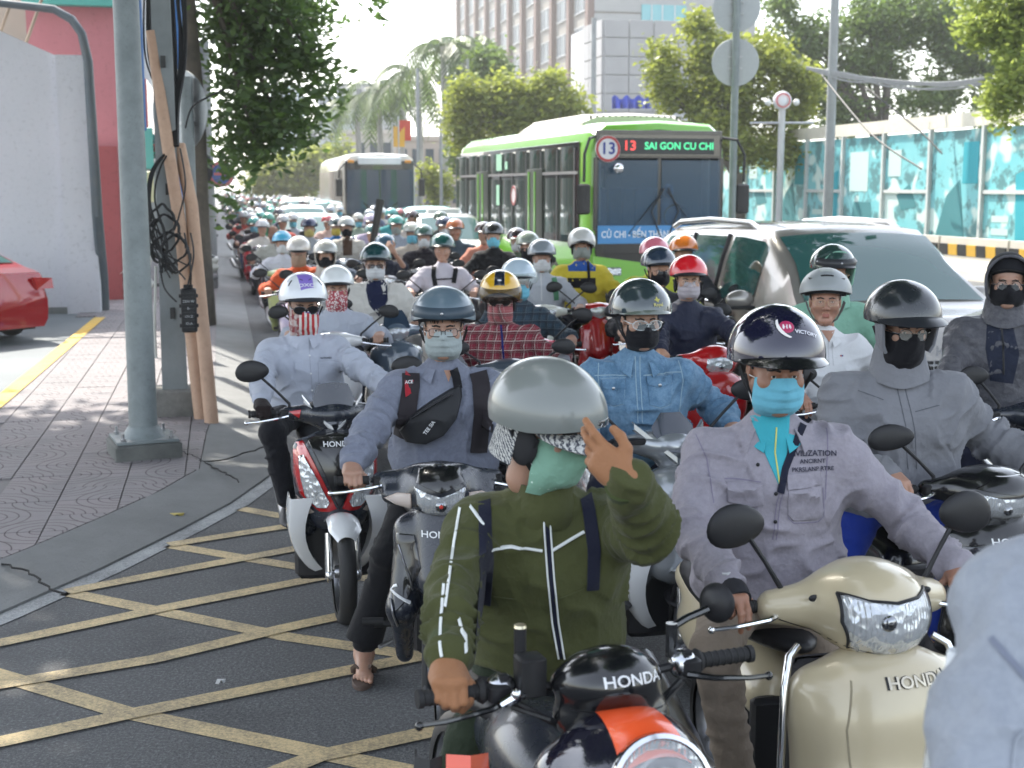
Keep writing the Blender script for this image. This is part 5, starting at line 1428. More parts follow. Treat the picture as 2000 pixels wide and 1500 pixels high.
cpole('tall concrete pole carrying the cable bundle on the right', 1617, 36, .14, 10)
for (l, px, d, w, h) in (('slim grey lamp pole in front of the palms', 818, 62, .10, 7.5), ('thin pole left of the green bus', 862, 58, .08, 5), ('slim pole between tree and tower', 1157, 60, .15, 9.5), ('thin dark pole beside the round tree', 915, 52, .07, 7.0)): cpole(l, px, d, w, h)
b = at(1522, 400, 40); b.z = 0; r = thing('street_lamp', 'short street lamp post with round white sign in front of the hoarding', 'street lamp', b); zt = at(1522, 205, 40).z
M().tube([(0, 0, 0), (0, 0, zt)], .10, 12).build('shaft', wall_mat((.5, .5, .5), (.42, .42, .42), 2), r); M().ball((0, 0, zt + .1), (.28, .14, .28), 18, 12).build('lamp_globe', flat((.66, .68, .70)), r)
M().tube([(-.95, 0, zt - .55), (.95, 0, zt - .55)], .035, 8).build('cross_arm', STEEL, r)
for s in (-1, 1): M().ball((s * .42, 0, zt + .05), .10, 10, 8).build('side_globe', flat((.7, .7, .68)), r)
M().lathe([(.17, 0), (.22, 0), (.22, .02), (.17, .02)], (0, -.15, zt + .1), (0, -1, 0), 24).build('sign_ring', flat((.5, .15, .15)), r)
for k in range(9):
    j = [rnd.uniform(-8, 8) for _ in range(5)]
    P = [at(1575, 132 + j[0] * .4, 36), at(1660, 152 + j[1], 35), at(1760, 166 + j[2], 34), at(1850, 168 + j[3], 33), at(1960, 150 + j[4], 32), at(2120, 120 + j[4], 31)]
    o = cable(P, .022, n=8); o.data.materials.clear(); o.data.materials.append(plastic((.30, .30, .30), .5)); tag(o, ORD[k] + ' grey cable in the sagging bundle above the hoarding', 'cable', 'sagging cable bundle above the hoarding')
for k, (a, c) in enumerate((((1262, 0), (1262, 0)),)[:0]): pass
for k, a in enumerate((((1600, 140, 36), (1700, 260, 32), (1800, 330, 30)), ((1690, 170, 35), (1790, 250, 33), (1840, 300, 32)))):
    o = cable([at(*p) for p in a], .022, n=6); tag(o, ['slack wire drooping in front of the hoarding from the concrete pole', 'second slack wire drooping in front of the hoarding'][k], 'cable')
# ------------------------------------------------------------------ cars and buses (local x forward, y left, z up)
def ip(T, x):
    if x <= T[0][0]: return T[0][1]
    for (a, b), (c, d) in zip(T, T[1:]):
        if x <= c: return b + (d - b) * (x - a) / (c - a)
    return T[-1][1]
def car(label, cat, loc, th, L, W, roofT, beltT, hw, mat, gm, wins, glass_front, glass_rear, wheels, wr_=.33, group=None, roofmat=None, name='car'):
    "roofT/beltT: (x, z) tables; hw: (x, half width) table; wins: side window x ranges"
    r = thing(name, label, cat, loc, th, group)
    xs = sorted(set([round(-L / 2 + L * i / 44, 3) for i in range(45)]))
    rows = []
    for x in xs:
        w = ip(hw, x) * W / 2; rz, bz = ip(roofT, x), ip(beltT, x); top = max(rz - bz, .02); inn = min(.17, top * .42)
        rows.append([(x, w * .90, .20), (x, w * .985, .30), (x, w, .45), (x, w * 1.0, (.5 + bz) / 2 + .02), (x, w * .975, bz - .03), (x, w * .955, bz), (x, w * .955 - inn * .6, bz + top * .55), (x, w * .955 - inn - .01, bz + top * .86), (x, w * .955 - inn - .10, bz + top * .965), (x, w * .45, rz), (x, 0, rz + .012)])
    def S(i, j): return V3(rows[i][j])
    # wheel arch cut: lift lower points
    m = M()
    full = []
    for i, rw in enumerate(rows):
        x = rw[0][0]; rr = []
        for j, p in enumerate(rw):
            p = list(p)
            for wx in wheels:
                dx = abs(x - wx)
                if dx < wr_ + .06 and j < 4:
                    zz_ = wr_ + math.sqrt(max(0, (wr_ + .06) ** 2 - dx * dx)); p[2] = max(p[2], zz_ + .012 * j)
            rr.append(tuple(p))
        full.append(rr + [(p[0], -p[1], p[2]) for p in rr[-2::-1]])
    m.grid(full); m.f.append(tuple(range(21))[::-1]); m.f.append(tuple(range(len(m.v) - 21, len(m.v))))
    o = m.build('body', mat, r, 35); 
    if o.data.polygons[200].normal.dot(o.data.polygons[200].center - V3((0, 0, .6))) < 0: o.data.flip_normals()
    M().box((0, 0, .22), (L * .9, W * .78, .14)).build('underbody', BLACK, r)
    idx = lambda x: min(range(len(xs)), key=lambda i: abs(xs[i] - x))
    for s in (1, -1):
        for a, b in wins:
            m = M(); R_ = []
            for i in range(idx(a), idx(b) + 1): R_.append([V3((rows[i][j][0], s * (rows[i][j][1] + .008), rows[i][j][2])) for j in (5, 6, 7)])
            for q in R_: q[0].z += .025; q[-1].z -= .02
            m.grid(R_ if s < 0 else [q[::-1] for q in R_]); w_ = m.build('window', gm, r)
        m = M(); A = [(x, s * (ip(hw, x) * W / 2 * .963), ip(beltT, x) + .01) for x in [wins[0][0] + (wins[-1][1] - wins[0][0]) * k / 12 for k in range(13)]]; m.tube(A, .012, 6); m.build('belt_trim', CHROME, r)
        for q in [w[1] for w in wins[:-1]]:
            i = idx(q + .05); m = M(); m.tube([(xs[i], s * (rows[i][j][1] + .004), rows[i][j][2]) for j in (5, 6, 7)], .03, 6, flat=.4); m.build('door_pillar', BLACK, r)
        for q in [w[0] for w in wins]:
            i = idx(q); m = M(); m.tube([(xs[i], s * (rows[i][j][1] + .0015), rows[i][j][2]) for j in (2, 3, 4)], .006, 5); m.build('door_seam', BLACK, r)
            M().box((q + .15, s * (W / 2 * .985 * ip(hw, q)), ip(beltT, q) - .12), (.2, .03, .03), bev=.01).build('door_handle', mat, r)
    for (a, b), nm in ((glass_front, 'windscreen'), (glass_rear, 'rear_window')):
        m = M(); R_ = []
        for i in range(idx(min(a, b)), idx(max(a, b)) + 1):
            pr = rows[i]; ww = pr[8][1] + .015
            z0, z9 = pr[8][2], pr[10][2]
            R_.append([V3((xs[i], ww * k / 6, z0 + (z9 - z0) * (1 - abs(k / 6) ** 2.2) + .008)) for k in range(-6, 7)])
        m.grid(R_); o = m.build(nm, gm, r)
        if o.data.polygons[0].normal.z < 0: o.data.flip_normals()
    for x in wheels:
        for s in (1, -1):
            w_ = wheel(r, (x, s * (W / 2 - .13), wr_), wr_, .21, metal((.55, .56, .58), .3), 28, 5, disc=False)
            m = M(); m.lathe([(0, .1), (wr_ * .2, .1), (wr_ * .24, .085)], (0, 0, 0), (0, s, 0), 16)
            for k in range(5):
                for dd in (-.14, .14):
                    a = 2 * math.pi * k / 5 + dd; m.tube([(.06 * math.cos(a), s * .09, .06 * math.sin(a)), (wr_ * .68 * math.cos(a), s * .085, wr_ * .68 * math.sin(a))], [.02, .016], 6)
            m.build('alloy_spokes', metal((.6, .61, .63), .25), w_)
    return r, rows, idx
def lights(r, pts, mat=REFL, name='headlight', both=True):
    for s in ((1, -1) if both else (1,)):
        m = M(); m.prism([(p[0], s * p[1], p[2]) for p in (pts if s > 0 else pts[::-1])], (-.06, 0, 0)); m.build(name, mat, r, smooth=False)
HDG = BASE
CARG = glass((.03, .10, .095), .93, .05, .5)
SILV = paint((.28, .265, .24), .26, .7, .4, .1)
# silver people carrier
c0 = at(1865, 640, 10.2); c0.z = 0; fw = V3((math.cos(HDG), math.sin(HDG), 0)); loc = c0 - fw * 2.55
r, rows, idx = car('silver people carrier with roof rails waiting beside the green bus', 'car', loc, HDG, 5.1, 2.0,
    [(-2.55, .75), (-2.5, 1.2), (-2.3, 1.62), (-1.9, 1.72), (-.9, 1.77), (.2, 1.79), (.70, 1.76), (1.0, 1.60), (1.60, 1.18), (1.72, 1.13), (2.2, 1.08), (2.42, .90), (2.5, .75), (2.55, .55)],
    [(-2.55, .74), (-2.5, 1.0), (-2.2, 1.06), (0, 1.04), (1.5, 1.07), (1.8, 1.06), (2.2, 1.01), (2.42, .84), (2.5, .7), (2.55, .5)], [(-2.55, .86), (-2.3, .97), (-1, 1), (1.2, 1), (2, .97), (2.4, .88), (2.55, .78)],
    SILV, CARG, [(-2.05, -1.15), (-1.05, -.15), (-.05, .85)], (.78, 1.66), (-2.5, -2.32), (-1.65, 1.55), .35, name='people_carrier')
for s in (1, -1):
    m = M(); m.tube([(-1.95, s * .70, 1.70), (-1.75, s * .70, 1.755), (-.9, s * .70, 1.80), (.15, s * .69, 1.79), (.4, s * .68, 1.72)], .026, 8); m.build('roof_rail', metal((.8, .8, .8), .3), r)
    m = M(); m.tube([(.95, s * .96, 1.06), (1.0, s * 1.05, 1.10)], .03, 8); m.ball((1.02, s * 1.14, 1.16), (.07, .13, .085), 16, 12); w_ = m.build('door_mirror', SILV, r); M().box((1.03, s * 1.13, 1.10), (.12, .22, .03), bev=.01).build('mirror_base', BLACK, w_)
m = M(); m.box((2.545, 0, .62), (.03, 1.25, .36), bev=.01); gr = m.build('grille', BLACK, r)
for i in range(6): M().box((2.566, 0, .47 + .06 * i), (.02, 1.24, .016)).build('grille_bar', CHROME, gr, smooth=False)
for i in range(15): M().box((2.566, -.6 + .085 * i, .62), (.018, .014, .36)).build('grille_bar', CHROME, gr, smooth=False)
lights(r, [(2.53, .66, .52), (2.45, .90, .52), (2.42, .92, .84), (2.52, .66, .80)])
text_on(None, 'KIA', .11, (V3((2.50, 0, .862)), V3((0, 1, 0)), V3((0, 0, 1))), 'badge', CHROME, r, sx=1.5)
m = M(); m.tube([(1.52, -.62, 1.14), (1.45, -.2, 1.17), (1.36, .05, 1.20)], .010, 6); m.build('wiper', BLACK, r); m = M(); m.tube([(1.55, .05, 1.13), (1.45, .4, 1.17), (1.36, .66, 1.20)], .010, 6); m.build('wiper', BLACK, r)
m = M(); m.box((-.3, 0, 1.782), (1.0, 1.0, .008)); m.build('sunroof', paint((.1, .1, .11), .1), r, smooth=False)
for k, c in enumerate(((.1, .35, .45), (.15, .55, .25))):
    m = M(); m.lathe([(0, .0), (.04, .0)], (.78, -.60 + .10 * k, 1.605), (.6, 0, 1), 16); m.build('inspection_sticker', flat(c), r)
m = M(); m.ball((.85, -.12, 1.45), (.05, .12, .05), 10, 8); m.build('rear_view_mirror', BLACK, r)
# red car at the left edge
rc = G(28, 682); rcth = BASE + math.pi
r, rows, idx = car('glossy red saloon parked on the side lot, only its tail showing', 'car', rc + V3((2.25 * math.cos(R(146)) - .13, 2.25 * math.sin(R(146)) - .1, .06)), R(146), 4.5, 1.8,
    [(-2.25, .6), (-2.2, .92), (-1.75, .98), (-1.2, 1.22), (-.6, 1.40), (.1, 1.42), (.6, 1.30), (1.15, 1.0), (2.0, .86), (2.25, .55)],
    [(-2.25, .58), (-2.2, .86), (-1.75, .93), (0, .90), (1.1, .88), (2.0, .78), (2.25, .5)], [(-2.25, .84), (-1.9, .95), (0, 1), (1.6, .97), (2.25, .8)],
    paint((.30, .006, .012), .15, 1, .1, .05), CARG, [(-1.15, -.3), (-.2, .75)], (.62, 1.1), (-1.65, -.85), (-1.38, 1.4), .33)
lights(r, [(-2.19, .60, .70), (-2.19, .86, .70), (-2.16, .86, .84), (-2.19, .55, .86)][::-1], paint((.35, .01, .01), .1), 'tail_light')
# background cars
def sedan(label, px, py, d, mat, tall=0, group='cars queueing in the middle lanes', off=0, roof=None):
    o = at(px, py, d); o.z = 0
    k = 1.0 + tall
    r, _, _ = car(label, 'car', o, HDG + off, 4.4, 1.8,
        [(-2.2, .65), (-2.1, 1.0 * k), (-1.7, 1.25 * k), (-1.0, 1.46 * k), (.0, 1.48 * k), (.4, 1.40 * k), (1.1, 1.02), (1.9, .88), (2.2, .55)], [(-2.2, .6), (-2.1, .95), (0, .93), (1.1, .92), (1.9, .80), (2.2, .5)], [(-2.2, .86), (-1.8, .96), (0, 1), (1.6, .97), (2.2, .8)],
        mat, CARG, [(-1.6, -.6), (-.5, .6)], (.4, 1.06), (-2.1, -1.75), (-1.35, 1.35), .31, group=group)
    lights(r, [(2.15, .55, .58), (2.05, .84, .58), (2.02, .84, .74), (2.14, .55, .70)])
    M().box((2.19, 0, .52), (.03, .8, .14), bev=.01).build('grille', BLACK, r)
    for s in (1, -1): M().ball((.75, s * .98, 1.0), (.06, .11, .075), 12, 8).build('door_mirror', mat, r)
    if roof: M().box((-.2, 0, 1.52 * k), (.25, .7, .12), bev=.03).build('roof_sign', flat(roof), r)
WCAR = paint((.62, .66, .66), .2, 1, .1, .1); TEALC = paint((.10, .48, .46), .2, 1, .1, .1)
sedan('white saloon ahead of the coach among the riders', 607, 440, 31, WCAR, .02)
sedan('white hatchback behind the white saloon', 590, 408, 40, WCAR, .06)
sedan('pale teal taxi beside the coach', 640, 398, 52, TEALC, .06)
sedan('teal taxi far back in the left lanes', 578, 392, 62, TEALC, .04)
sedan('teal roofed taxi right of the coach', 838, 410, 36, TEALC, .08)
sedan('white taxi in front of the teal roofed one', 868, 430, 29, WCAR, .05, roof=(.6, .62, .6))
sedan('pale blue saloon beside the tail of the green bus', 915, 432, 32, paint((.35, .45, .55), .2, 1, .1, .1), .05)
for i, (px, d) in enumerate(((560, 78), (600, 84), (545, 98), (620, 72))): sedan(['pale car far back near the vanishing point', 'silver car far back in the queue', 'small dark car almost at the end of the street', 'grey car following the pale teal taxi'][i], px, 385, d, [WCAR, SILV, paint((.05, .05, .06)), paint((.25, .25, .26))][i])
# buses
def bus(label, px, d, W, L, H, main, lower, glassm, group=None, green=True):
    o = at(px, 400, d); o.z = 0; r = thing('bus' if green else 'coach', label, 'bus', o, HDG + (R(2.5) if green else 0))
    m = M(); prof = [(-W / 2 + .02, .32), (-W / 2, .5), (-W / 2, H - .42), (-W / 2 + .06, H - .18), (-W / 2 + .26, H - .02), (0, H + .03), (W / 2 - .26, H - .02), (W / 2 - .06, H - .18), (W / 2, H - .42), (W / 2, .5), (W / 2 - .02, .32)]
    rows = []
    for x, k in ((0.0, .9), (-.04, .965), (-.14, .995), (-.4, 1), (-L + .3, 1), (-L + .05, .98), (-L, .93)):
        rows.append([(x, y * k, z if z < 1 else .5 + (z - .5) * (1 - (1 - k) * .6)) for y, z in prof])
    m.grid(rows); m.f.append(tuple(range(11))); m.f.append(tuple(range(66, 77))[::-1]); o_ = m.build('body', main, r, 30)
    if o_.data.polygons[-2].normal.x < 0: o_.data.flip_normals()
    return r
GREEN = paint((.16, .44, .03), .3, .9, 0, .12); GREY = plastic((.05, .055, .06), .3)
gx0 = at(1287, 400, 22.4)
r = bus('lime green city bus number 13 with white roof unit', 1285, 22.4, 2.42, 10.0, 3.2, GREEN, GREEN, CARG)
W = 2.42
# front mask and windscreen
bd = r.children[0].data; bmx = __import__('bmesh').new(); bmx.from_mesh(bd); bmx.faces.ensure_lookup_table()
caps = [f for f in bmx.faces if len(f.verts) == 11 and f.calc_center_median().x > -.1]; __import__('bmesh').ops.delete(bmx, geom=caps, context='FACES'); bmx.to_mesh(bd); bmx.free()
for c_, d_ in (((.035, 0, 1.22), (.05, 2.24, .42)), ((.035, 0, 2.82), (.05, 2.24, .46)), ((.035, 0, 2.0), (.05, .06, 1.2)), ((.035, 1.11, 2.0), (.05, .09, 1.2)), ((.035, -1.11, 2.0), (.05, .09, 1.2)), ((.0, 0, .7), (.06, 2.2, .8))): M().box(c_, d_, bev=.01).build('front_frame', BLACKG, r)
inn = M(); inn.add([(-.05, -1.12, 1.0), (-.05, 1.12, 1.0), (-.05, 1.12, 2.95), (-.05, -1.12, 2.95), (-6, -1.12, 1.0), (-6, 1.12, 1.0), (-6, 1.12, 2.95), (-6, -1.12, 2.95)], [(0, 1, 5, 4), (1, 2, 6, 5), (2, 3, 7, 6), (3, 0, 4, 7), (4, 5, 6, 7)]); inn.build('cabin', plastic((.07, .10, .13), .6), r, smooth=False)
for i in range(5): M().box((-5.9, -.86 + .43 * i, 2.25), (.04, .34, .5)).build('rear_pane', plastic((.5, .6, .62), .3), r, smooth=False)  # opaque panes; daylight through the rear windows is put into their pale colour
for i in range(6):
    for s in (1, -1): M().box((-1.9 - .7 * (i % 3), s * (.45 + .4 * (i // 3)), 1.75), (.12, .36, .7), bev=.05).build('passenger_seat', plastic((.05, .10, .22), .7), r)
M().box((-.25, 0, 1.38), (.4, 2.1, .16), bev=.04).build('dashboard', plastic((.05, .055, .06), .6), r)
m = M(); m.tube([V3((-.42, .5 + .22 * math.cos(a), 1.62 + .2 * math.sin(a))) for a in [2 * math.pi * k / 20 for k in range(21)]], .018, 6); m.build('steering_wheel', BLACK, r)
for y in (-.98, .98): M().box((-.3, y, 2.1), (.3, .04, 1.1), bev=.01).build('side_curtain', cloth((.30, .38, .42)), r)
BG = glass((.05, .12, .20), .42, .05, .4)
for s in (1, -1): M().box((.068, s * .56, 1.98), (.02, 1.06, 1.16), bev=.008).build('windscreen', BG, r)
M().box((.066, .0, 2.80), (.02, 2.14, .36), bev=.008).build('destination_glass', glass((.02, .02, .02), .7), r)
M().box((.085, .08, 2.79), (.012, 1.75, .26)).build('led_display', flat((.010, .014, .016), .4), r)
LG = flat((.06, .55, .24), .5, .45); LR = flat((.7, .06, .05), .5, .4)
def FR(y, z, x=.096): return (V3((x, y, z)), V3((0, 1, 0)), V3((0, 0, 1)))
text_on(None, '13', .22, FR(-.55, 2.79), 'led_number', LR, r, sx=1.1)
text_on(None, 'SAI GON CU CHI', .165, FR(.33, 2.79), 'led_destination', LG, r, sx=.98, bold=True)
m = M(); m.lathe([(0, 0), (.215, 0), (.215, .02), (0, .02)], (.085, -.93, 2.74), (1, 0, 0), 32); o = m.build('route_disc', flat((.72, .72, .75)), r)
m = M(); m.lathe([(.17, 0), (.21, 0), (.21, .006), (.17, .006)], (.106, -.93, 2.74), (1, 0, 0), 32); m.build('red_ring', flat((.45, .06, .06)), o)
text_on(None, '13', .27, FR(-.93, 2.74, .112), 'route_number', flat((.03, .05, .28)), r)
M().box((.085, 0, 1.33), (.03, 2.18, .30), bev=.006).build('route_board', flat((.05, .25, .55), .4), r)
text_on(None, 'CỦ CHI - BẾN THÀNH - AN SƯƠNG', .155, FR(0, 1.33, .104), 'route_lettering', flat((.75, .80, .85)), r, sx=.83)
m = M(); m.prism([(.05, -1.14, .42), (.05, 1.14, .42), (.05, 1.16, .98), (.05, .3, .86), (.05, -.3, .86), (.05, -1.16, .98)], (.05, 0, 0)); m.build('front_bumper', GREEN, r, 30)
for s in (1, -1): M().box((.10, s * .85, .72), (.04, .35, .14), bev=.03).build('headlight', REFL, r)
M().box((.105, 0, .60), (.02, .5, .12)).build('number_plate', flat((.7, .6, .2)), r)
for y0, y1 in ((.05, -.55), (.12, .7)):
    m = M(); m.tube([(.09, y0, 1.2), (.12, y0 + (y1 - y0) * .35, 1.72), (.10, y0 + .02, 2.1)], .014, 6); m.tube([(.12, y0, 1.2), (.11, y1, 1.35), (.10, y0, 2.05)], .009, 6); m.build('wiper', BLACK, r)
m = M(); m.ball((-.8, .5, 2.05), (.10, .09, .13), 12, 8); m.ball((-.85, .5, 1.65), (.18, .26, .30), 12, 8); m.build('driver', plastic((.05, .14, .4), .8), r)
for s, px_ in ((-1, -1.40), (1, 1.42)):
    m = M(); m.tube([(-.05, s * 1.10, 2.95), (.25, s * 1.30, 2.90), (.30, px_, 2.65), (.28, px_, 2.2)], .025, 8); m.build('mirror_arm', BLACK, r)
    M().box((.26, px_, 1.92), (.10, .24, .50), bev=.05).build('wing_mirror', BLACK, r)
m = M(); m.ball((.28, -.80, 2.42), (.06, .09, .09), 12, 8); m.build('blind_spot_mirror', CHROME, r)
# roof unit
m = M(); rows = []
for x, k in ((-1.2, .80), (-1.32, .95), (-1.6, 1), (-4.7, 1), (-5.2, .9), (-5.6, .5)):
    rows.append([(x, y * (1 if abs(y) > .9 else k), 3.1 + z * k) for y, z in ((-.98, 0), (-.95, .16), (-.85, .28), (0, .32), (.85, .28), (.95, .16), (.98, 0))])
m.grid(rows); m.f.append(tuple(range(7))); o = m.build('roof_unit', paint((.46, .43, .39), .5, .1, 0, .4), r, 30)
if o.data.polygons[5].normal.z < 0: o.data.flip_normals()
for i in range(15): M().box((-1.235, -.80 + .114 * i, 3.27), (.03, .035, .17), (0, R(18), 0)).build('vent_slot', plastic((.06, .06, .06), .7), o, smooth=False)
# side (the bus's right side, image left): y = -W/2
ys = -W / 2 - .012
M().box((-5.1, ys + .004, 2.02), (9.1, .03, 1.72), bev=.01).build('window_band', BLACKG, r)
SG = glass((.05, .07, .06), .72, .06, .4)
for i in range(9):
    x = -.75 - 1.04 * i
    for z, hh in ((2.60, .42), (1.78, .98)):
        M().box((x - .5, ys - .014, z), (.94, .014, hh), bev=.004).build('side_window', SG, r)
for i in range(10): M().box((-.73 - 1.04 * i, ys - .02, 1.98), (.05, .02, 1.6)).build('window_post', plastic((.10, .10, .105), .5), r, smooth=False)
M().box((-5.1, ys - .022, 2.36), (9.1, .02, .05)).build('band_rail', plastic((.22, .22, .22), .5), r, smooth=False)
for x in (-3.2, -7.4):
    M().box((x - .0, ys - .03, 1.45), (1.05, .02, 2.0), bev=.005).build('passenger_door', plastic((.06, .07, .06), .4), r)
    for q in (-.36, .05): M().box((x + q, ys - .045, 1.5), (.08, .02, 1.8)).build('door_strip', GREEN, r, smooth=False)
M().box((-5.9, ys - .035, 2.62), (.45, .012, .34)).build('notice', flat((.35, .62, .45)), r); M().box((-5.3, ys - .035, 2.55), (.20, .012, .16)).build('notice', flat((.35, .62, .45)), r); M().box((-6.0, ys - .035, 1.95), (.24, .012, .42)).build('notice', flat((.35, .62, .45)), r)
m = M(); m.lathe([(0, 0), (.20, 0), (.20, .012), (0, .012)], (-4.7, ys - .03, 1.95), (0, -1, 0), 24); o = m.build('side_disc', flat((.65, .62, .62)), r); m = M(); m.lathe([(.15, 0), (.19, 0), (.19, .004), (.15, .004)], (-4.7, ys - .044, 1.95), (0, -1, 0), 24); m.build('red_ring', flat((.4, .08, .08)), o)
for x in (-2.0, -6.8):
    for s in (1, -1): wheel(r, (x, s * (W / 2 - .12), .45), .45, .26, STEEL, 26, 6, disc=False)
# coach
r = bus('white coach with tall dark windscreen far behind the riders', 742, 46, 2.5, 11, 3.25, paint((.52, .50, .44), .3, .8, 0, .3), None, CARG, green=False)
M().box((.04, 0, 1.95), (.05, 2.36, 2.1), bev=.02).build('front_mask', BLACKG, r)
for s in (1, -1): M().box((.075, s * .58, 1.95), (.02, 1.12, 1.5), bev=.01).build('windscreen', glass((.03, .06, .10), .72, .05, .3), r)
M().box((.06, 0, 3.0), (.06, 1.5, .26), bev=.04).build('brow_panel', paint((.6, .63, .63)), r)
for s in (1, -1):
    M().box((.08, s * .98, 2.98), (.04, .22, .10), bev=.02).build('marker_lamp', plastic((.6, .25, .02), .3), r); M().box((.30, s * 1.42, 2.1), (.1, .22, .6), bev=.05).build('wing_mirror', BLACK, r); m = M(); m.tube([(0, s * 1.2, 2.9), (.3, s * 1.4, 2.7), (.3, s * 1.42, 2.4)], .03, 6); m.build('mirror_arm', BLACK, r)
    M().box((.09, s * .9, .75), (.05, .4, .2), bev=.03).build('headlight', REFL, r)
M().box((-5.5, -1.262, 2.15), (10.4, .02, 1.1), bev=.005).build('side_glass', plastic((.20, .18, .15), .2), r); M().box((.09, .2, 1.2), (.03, 1.2, .12)).build('front_sign', flat((.6, .5, .4)), r)
m = M(); 
for k in range(7): m.ball((-.2, -.75 + .1 * (k % 4), 1.45 + .13 * (k // 2)), (.08, .08, .08), 8, 6)
m.build('dashboard_flowers', plastic((.6, .3, .05), .6), r)
for s in (1, -1): wheel(r, (-2.2, s * 1.12, .48), .48, .28, STEEL, 24, 6, disc=False)
m = M(); m.tube([(.1, .1, 1.2), (.12, .6, 1.6)], .02, 5); m.tube([(.1, -.1, 1.2), (.12, -.6, 1.6)], .02, 5); m.build('wiper', BLACK, r)
# parked white scooter in the doorway, and a blue covered bike further up
bike('old white scooter parked nose out beside the pink shophouse', loc=G(252, 592) + V3((.9, .2, .06)), th=math.pi + R(12), main=paint((.50, .49, .45), .35, .5, 0, .4), lod=1, lamp='simple', group=None, cat='scooter')
bike('parked bike under a blue cover on the pavement beyond the poles', loc=ST(31, -.6, .06), th=BASE + R(20), main=paint((.02, .12, .25)), lod=2, group=None, cat='scooter')
# ------------------------------------------------------------------ riders at the front and their machines
def bloc(px, py, d, head, gz=1.0, gx=.55):
    P = at(px, py, d); th = BASE + R(head); f = V3((math.cos(th), math.sin(th), 0)); o = P - f * gx; o.z = 0; return o, th
def gw(loc, th, g=(.50, .33, .985)):
    m = Matrix.Rotation(th, 3, 'Z'); return [V3(loc) + m @ V3((g[0], s * g[1], g[2])) for s in (-1, 1)]
def lo(r, px, py, d): return Matrix.Rotation(-r['th'], 3, 'Z') @ (at(px, py, d) - r['loc'])
def yz(r, d, *pts): return [(lambda q: (q.y, q.z))(lo(r, px, py, d)) for px, py in pts]
WHITE = cloth((.62, .62, .63), fold=.35); NAVY = cloth((.012, .014, .03), fold=.35); SILVT = flat((.75, .76, .77), .4)
SILP = flat((.62, .62, .62), .3); REDP = paint((.42, .008, .012), .16, 1, .05, .12); WHP = paint((.72, .73, .74), .22, .9, 0, .18); BLUEMASK = cloth((.16, .48, .62), fold=.25)
DKP = paint((.014, .018, .028), .28, .4, 0, .15); GYP = paint((.30, .32, .34), .25, 1, .5, .12); CRM = paint((.50, .43, .29), .3, .7, .05, .35)
def seam(r, line, d, w=.004, mat=None, name='seam'): return onto(r, 'line', yz(r, d, *line), mat, name, w, .0015)

# A: olive jacket
bA, tA = bloc(1185, 1305, 2.95, 8); gA = gw(bA, tA, (.47, .34, 1.02))
OL = cloth((.066, .072, .026), fold=.45); ORG = cloth((.33, .155, .075), fold=.35, rough=.6); PIPE = flat((.72, .74, .72), .5)
KN = cloth((.3, .3, .3), pat='knit'); MINT = cloth((.22, .40, .30), fold=.5, pat='dots')
rA = rider('rider in olive zip jacket and grey helmet touching the peak of a knitted cap', 1068, 804, 3.45, head=-12, turn=58, tilt=14, top=OL, pants=cloth((.022, .032, .018)), lod=0, maxH=1.75,
    hel=dict(kind='half', cut=(86, 104, 112), mat=paint((.17, .185, .175), .32, .5, 0, .06), r=(.150, .128, .128), crease=flat((.5, .52, .5), .3), ear=True, strap=True,
             patches=[((8, 5, [(-.05, -.03), (.05, -.03), (.045, .012), (-.04, .016)]), BLACKG, 'badge_plate')], texts=[(8, 5, 'Andes', .040, flat((.8, .8, .8), .3), dict(at2=(0, -.008), shear=.35))]),
    mask='cup', maskbig=1.25, maskmat=MINT, gworld=gA, poses=('grip', 'touch'), glove=(ORG, ORG), wide=1.02, g=1.06, lean=.06, sleeve_end=1.0,
    raised=(1, at(1222, 940, 3.05), (-.40, -.68, .58), (.08, .5, .8), (-.3, .7, -1.0)), feet=('down', 'peg'))
X = rA['Mx']
# knitted cap: brim and neck flap in the head frame
m = M(); rows = []
for i in range(9):
    row = []
    for j in range(21):
        a = R(-75) + R(150) * j / 20; q = i / 8; w_ = math.cos(a / R(75) * math.pi / 2) ** .6 if abs(a) < R(75) else 0
        row.append(V3((-.01, 0, .030)) + V3(((.118 + .085 * q * w_) * math.cos(a), (.100 + .03 * q * w_) * math.sin(a), -.010 * q - .02 * q * q * w_ - .01 * abs(math.sin(a)) * 1)))
    rows.append(row)
m.grid([q[::-1] for q in rows], thick=.006); hm_apply(m, X, 'cap_brim', KN, rA['root'])
m = M(); rows = []
for i in range(9):
    q = i / 8; rows.append([V3((-.015, 0, .04)) + V3(((.112 + .014 * q) * math.cos(a), (.094 + .008 * q) * math.sin(a), -.02 - .11 * q * (1 if abs(a) > 2.0 else .8))) for a in [R(96) + R(168) * j / 22 for j in range(23)]])
m.grid(rows, thick=.005); hm_apply(m, X, 'cap_flap', KN, rA['root'])
seamA = lambda pts, d, w=.007: onto(rA, 'line', yz(rA, d, *pts), PIPE, 'piping', w, .006)
for pts in (((1062, 972), (1066, 1060), (1072, 1150), (1082, 1250), (1096, 1330)), ((1076, 968), (1079, 1060), (1085, 1150), (1095, 1250), (1108, 1330))): seamA(pts, 3.3, .005)
onto(rA, 'line', yz(rA, 3.3, (1069, 970), (1073, 1060), (1079, 1150), (1089, 1250), (1101, 1330)), NAVY, 'zip', .012, .0025)
seamA(((958, 1093), (1000, 1092), (1062, 1100)), 3.3); seamA(((1082, 1100), (1120, 1080), (1148, 1066)), 3.3)
seamA(((915, 962), (900, 985), (886, 1060), (878, 1122)), 3.35); seamA(((868, 1128), (866, 1180), (872, 1210)), 3.2); seamA(((893, 1002), (915, 1008), (945, 1035)), 3.35); seamA(((897, 1196), (912, 1215), (914, 1235)), 3.1)
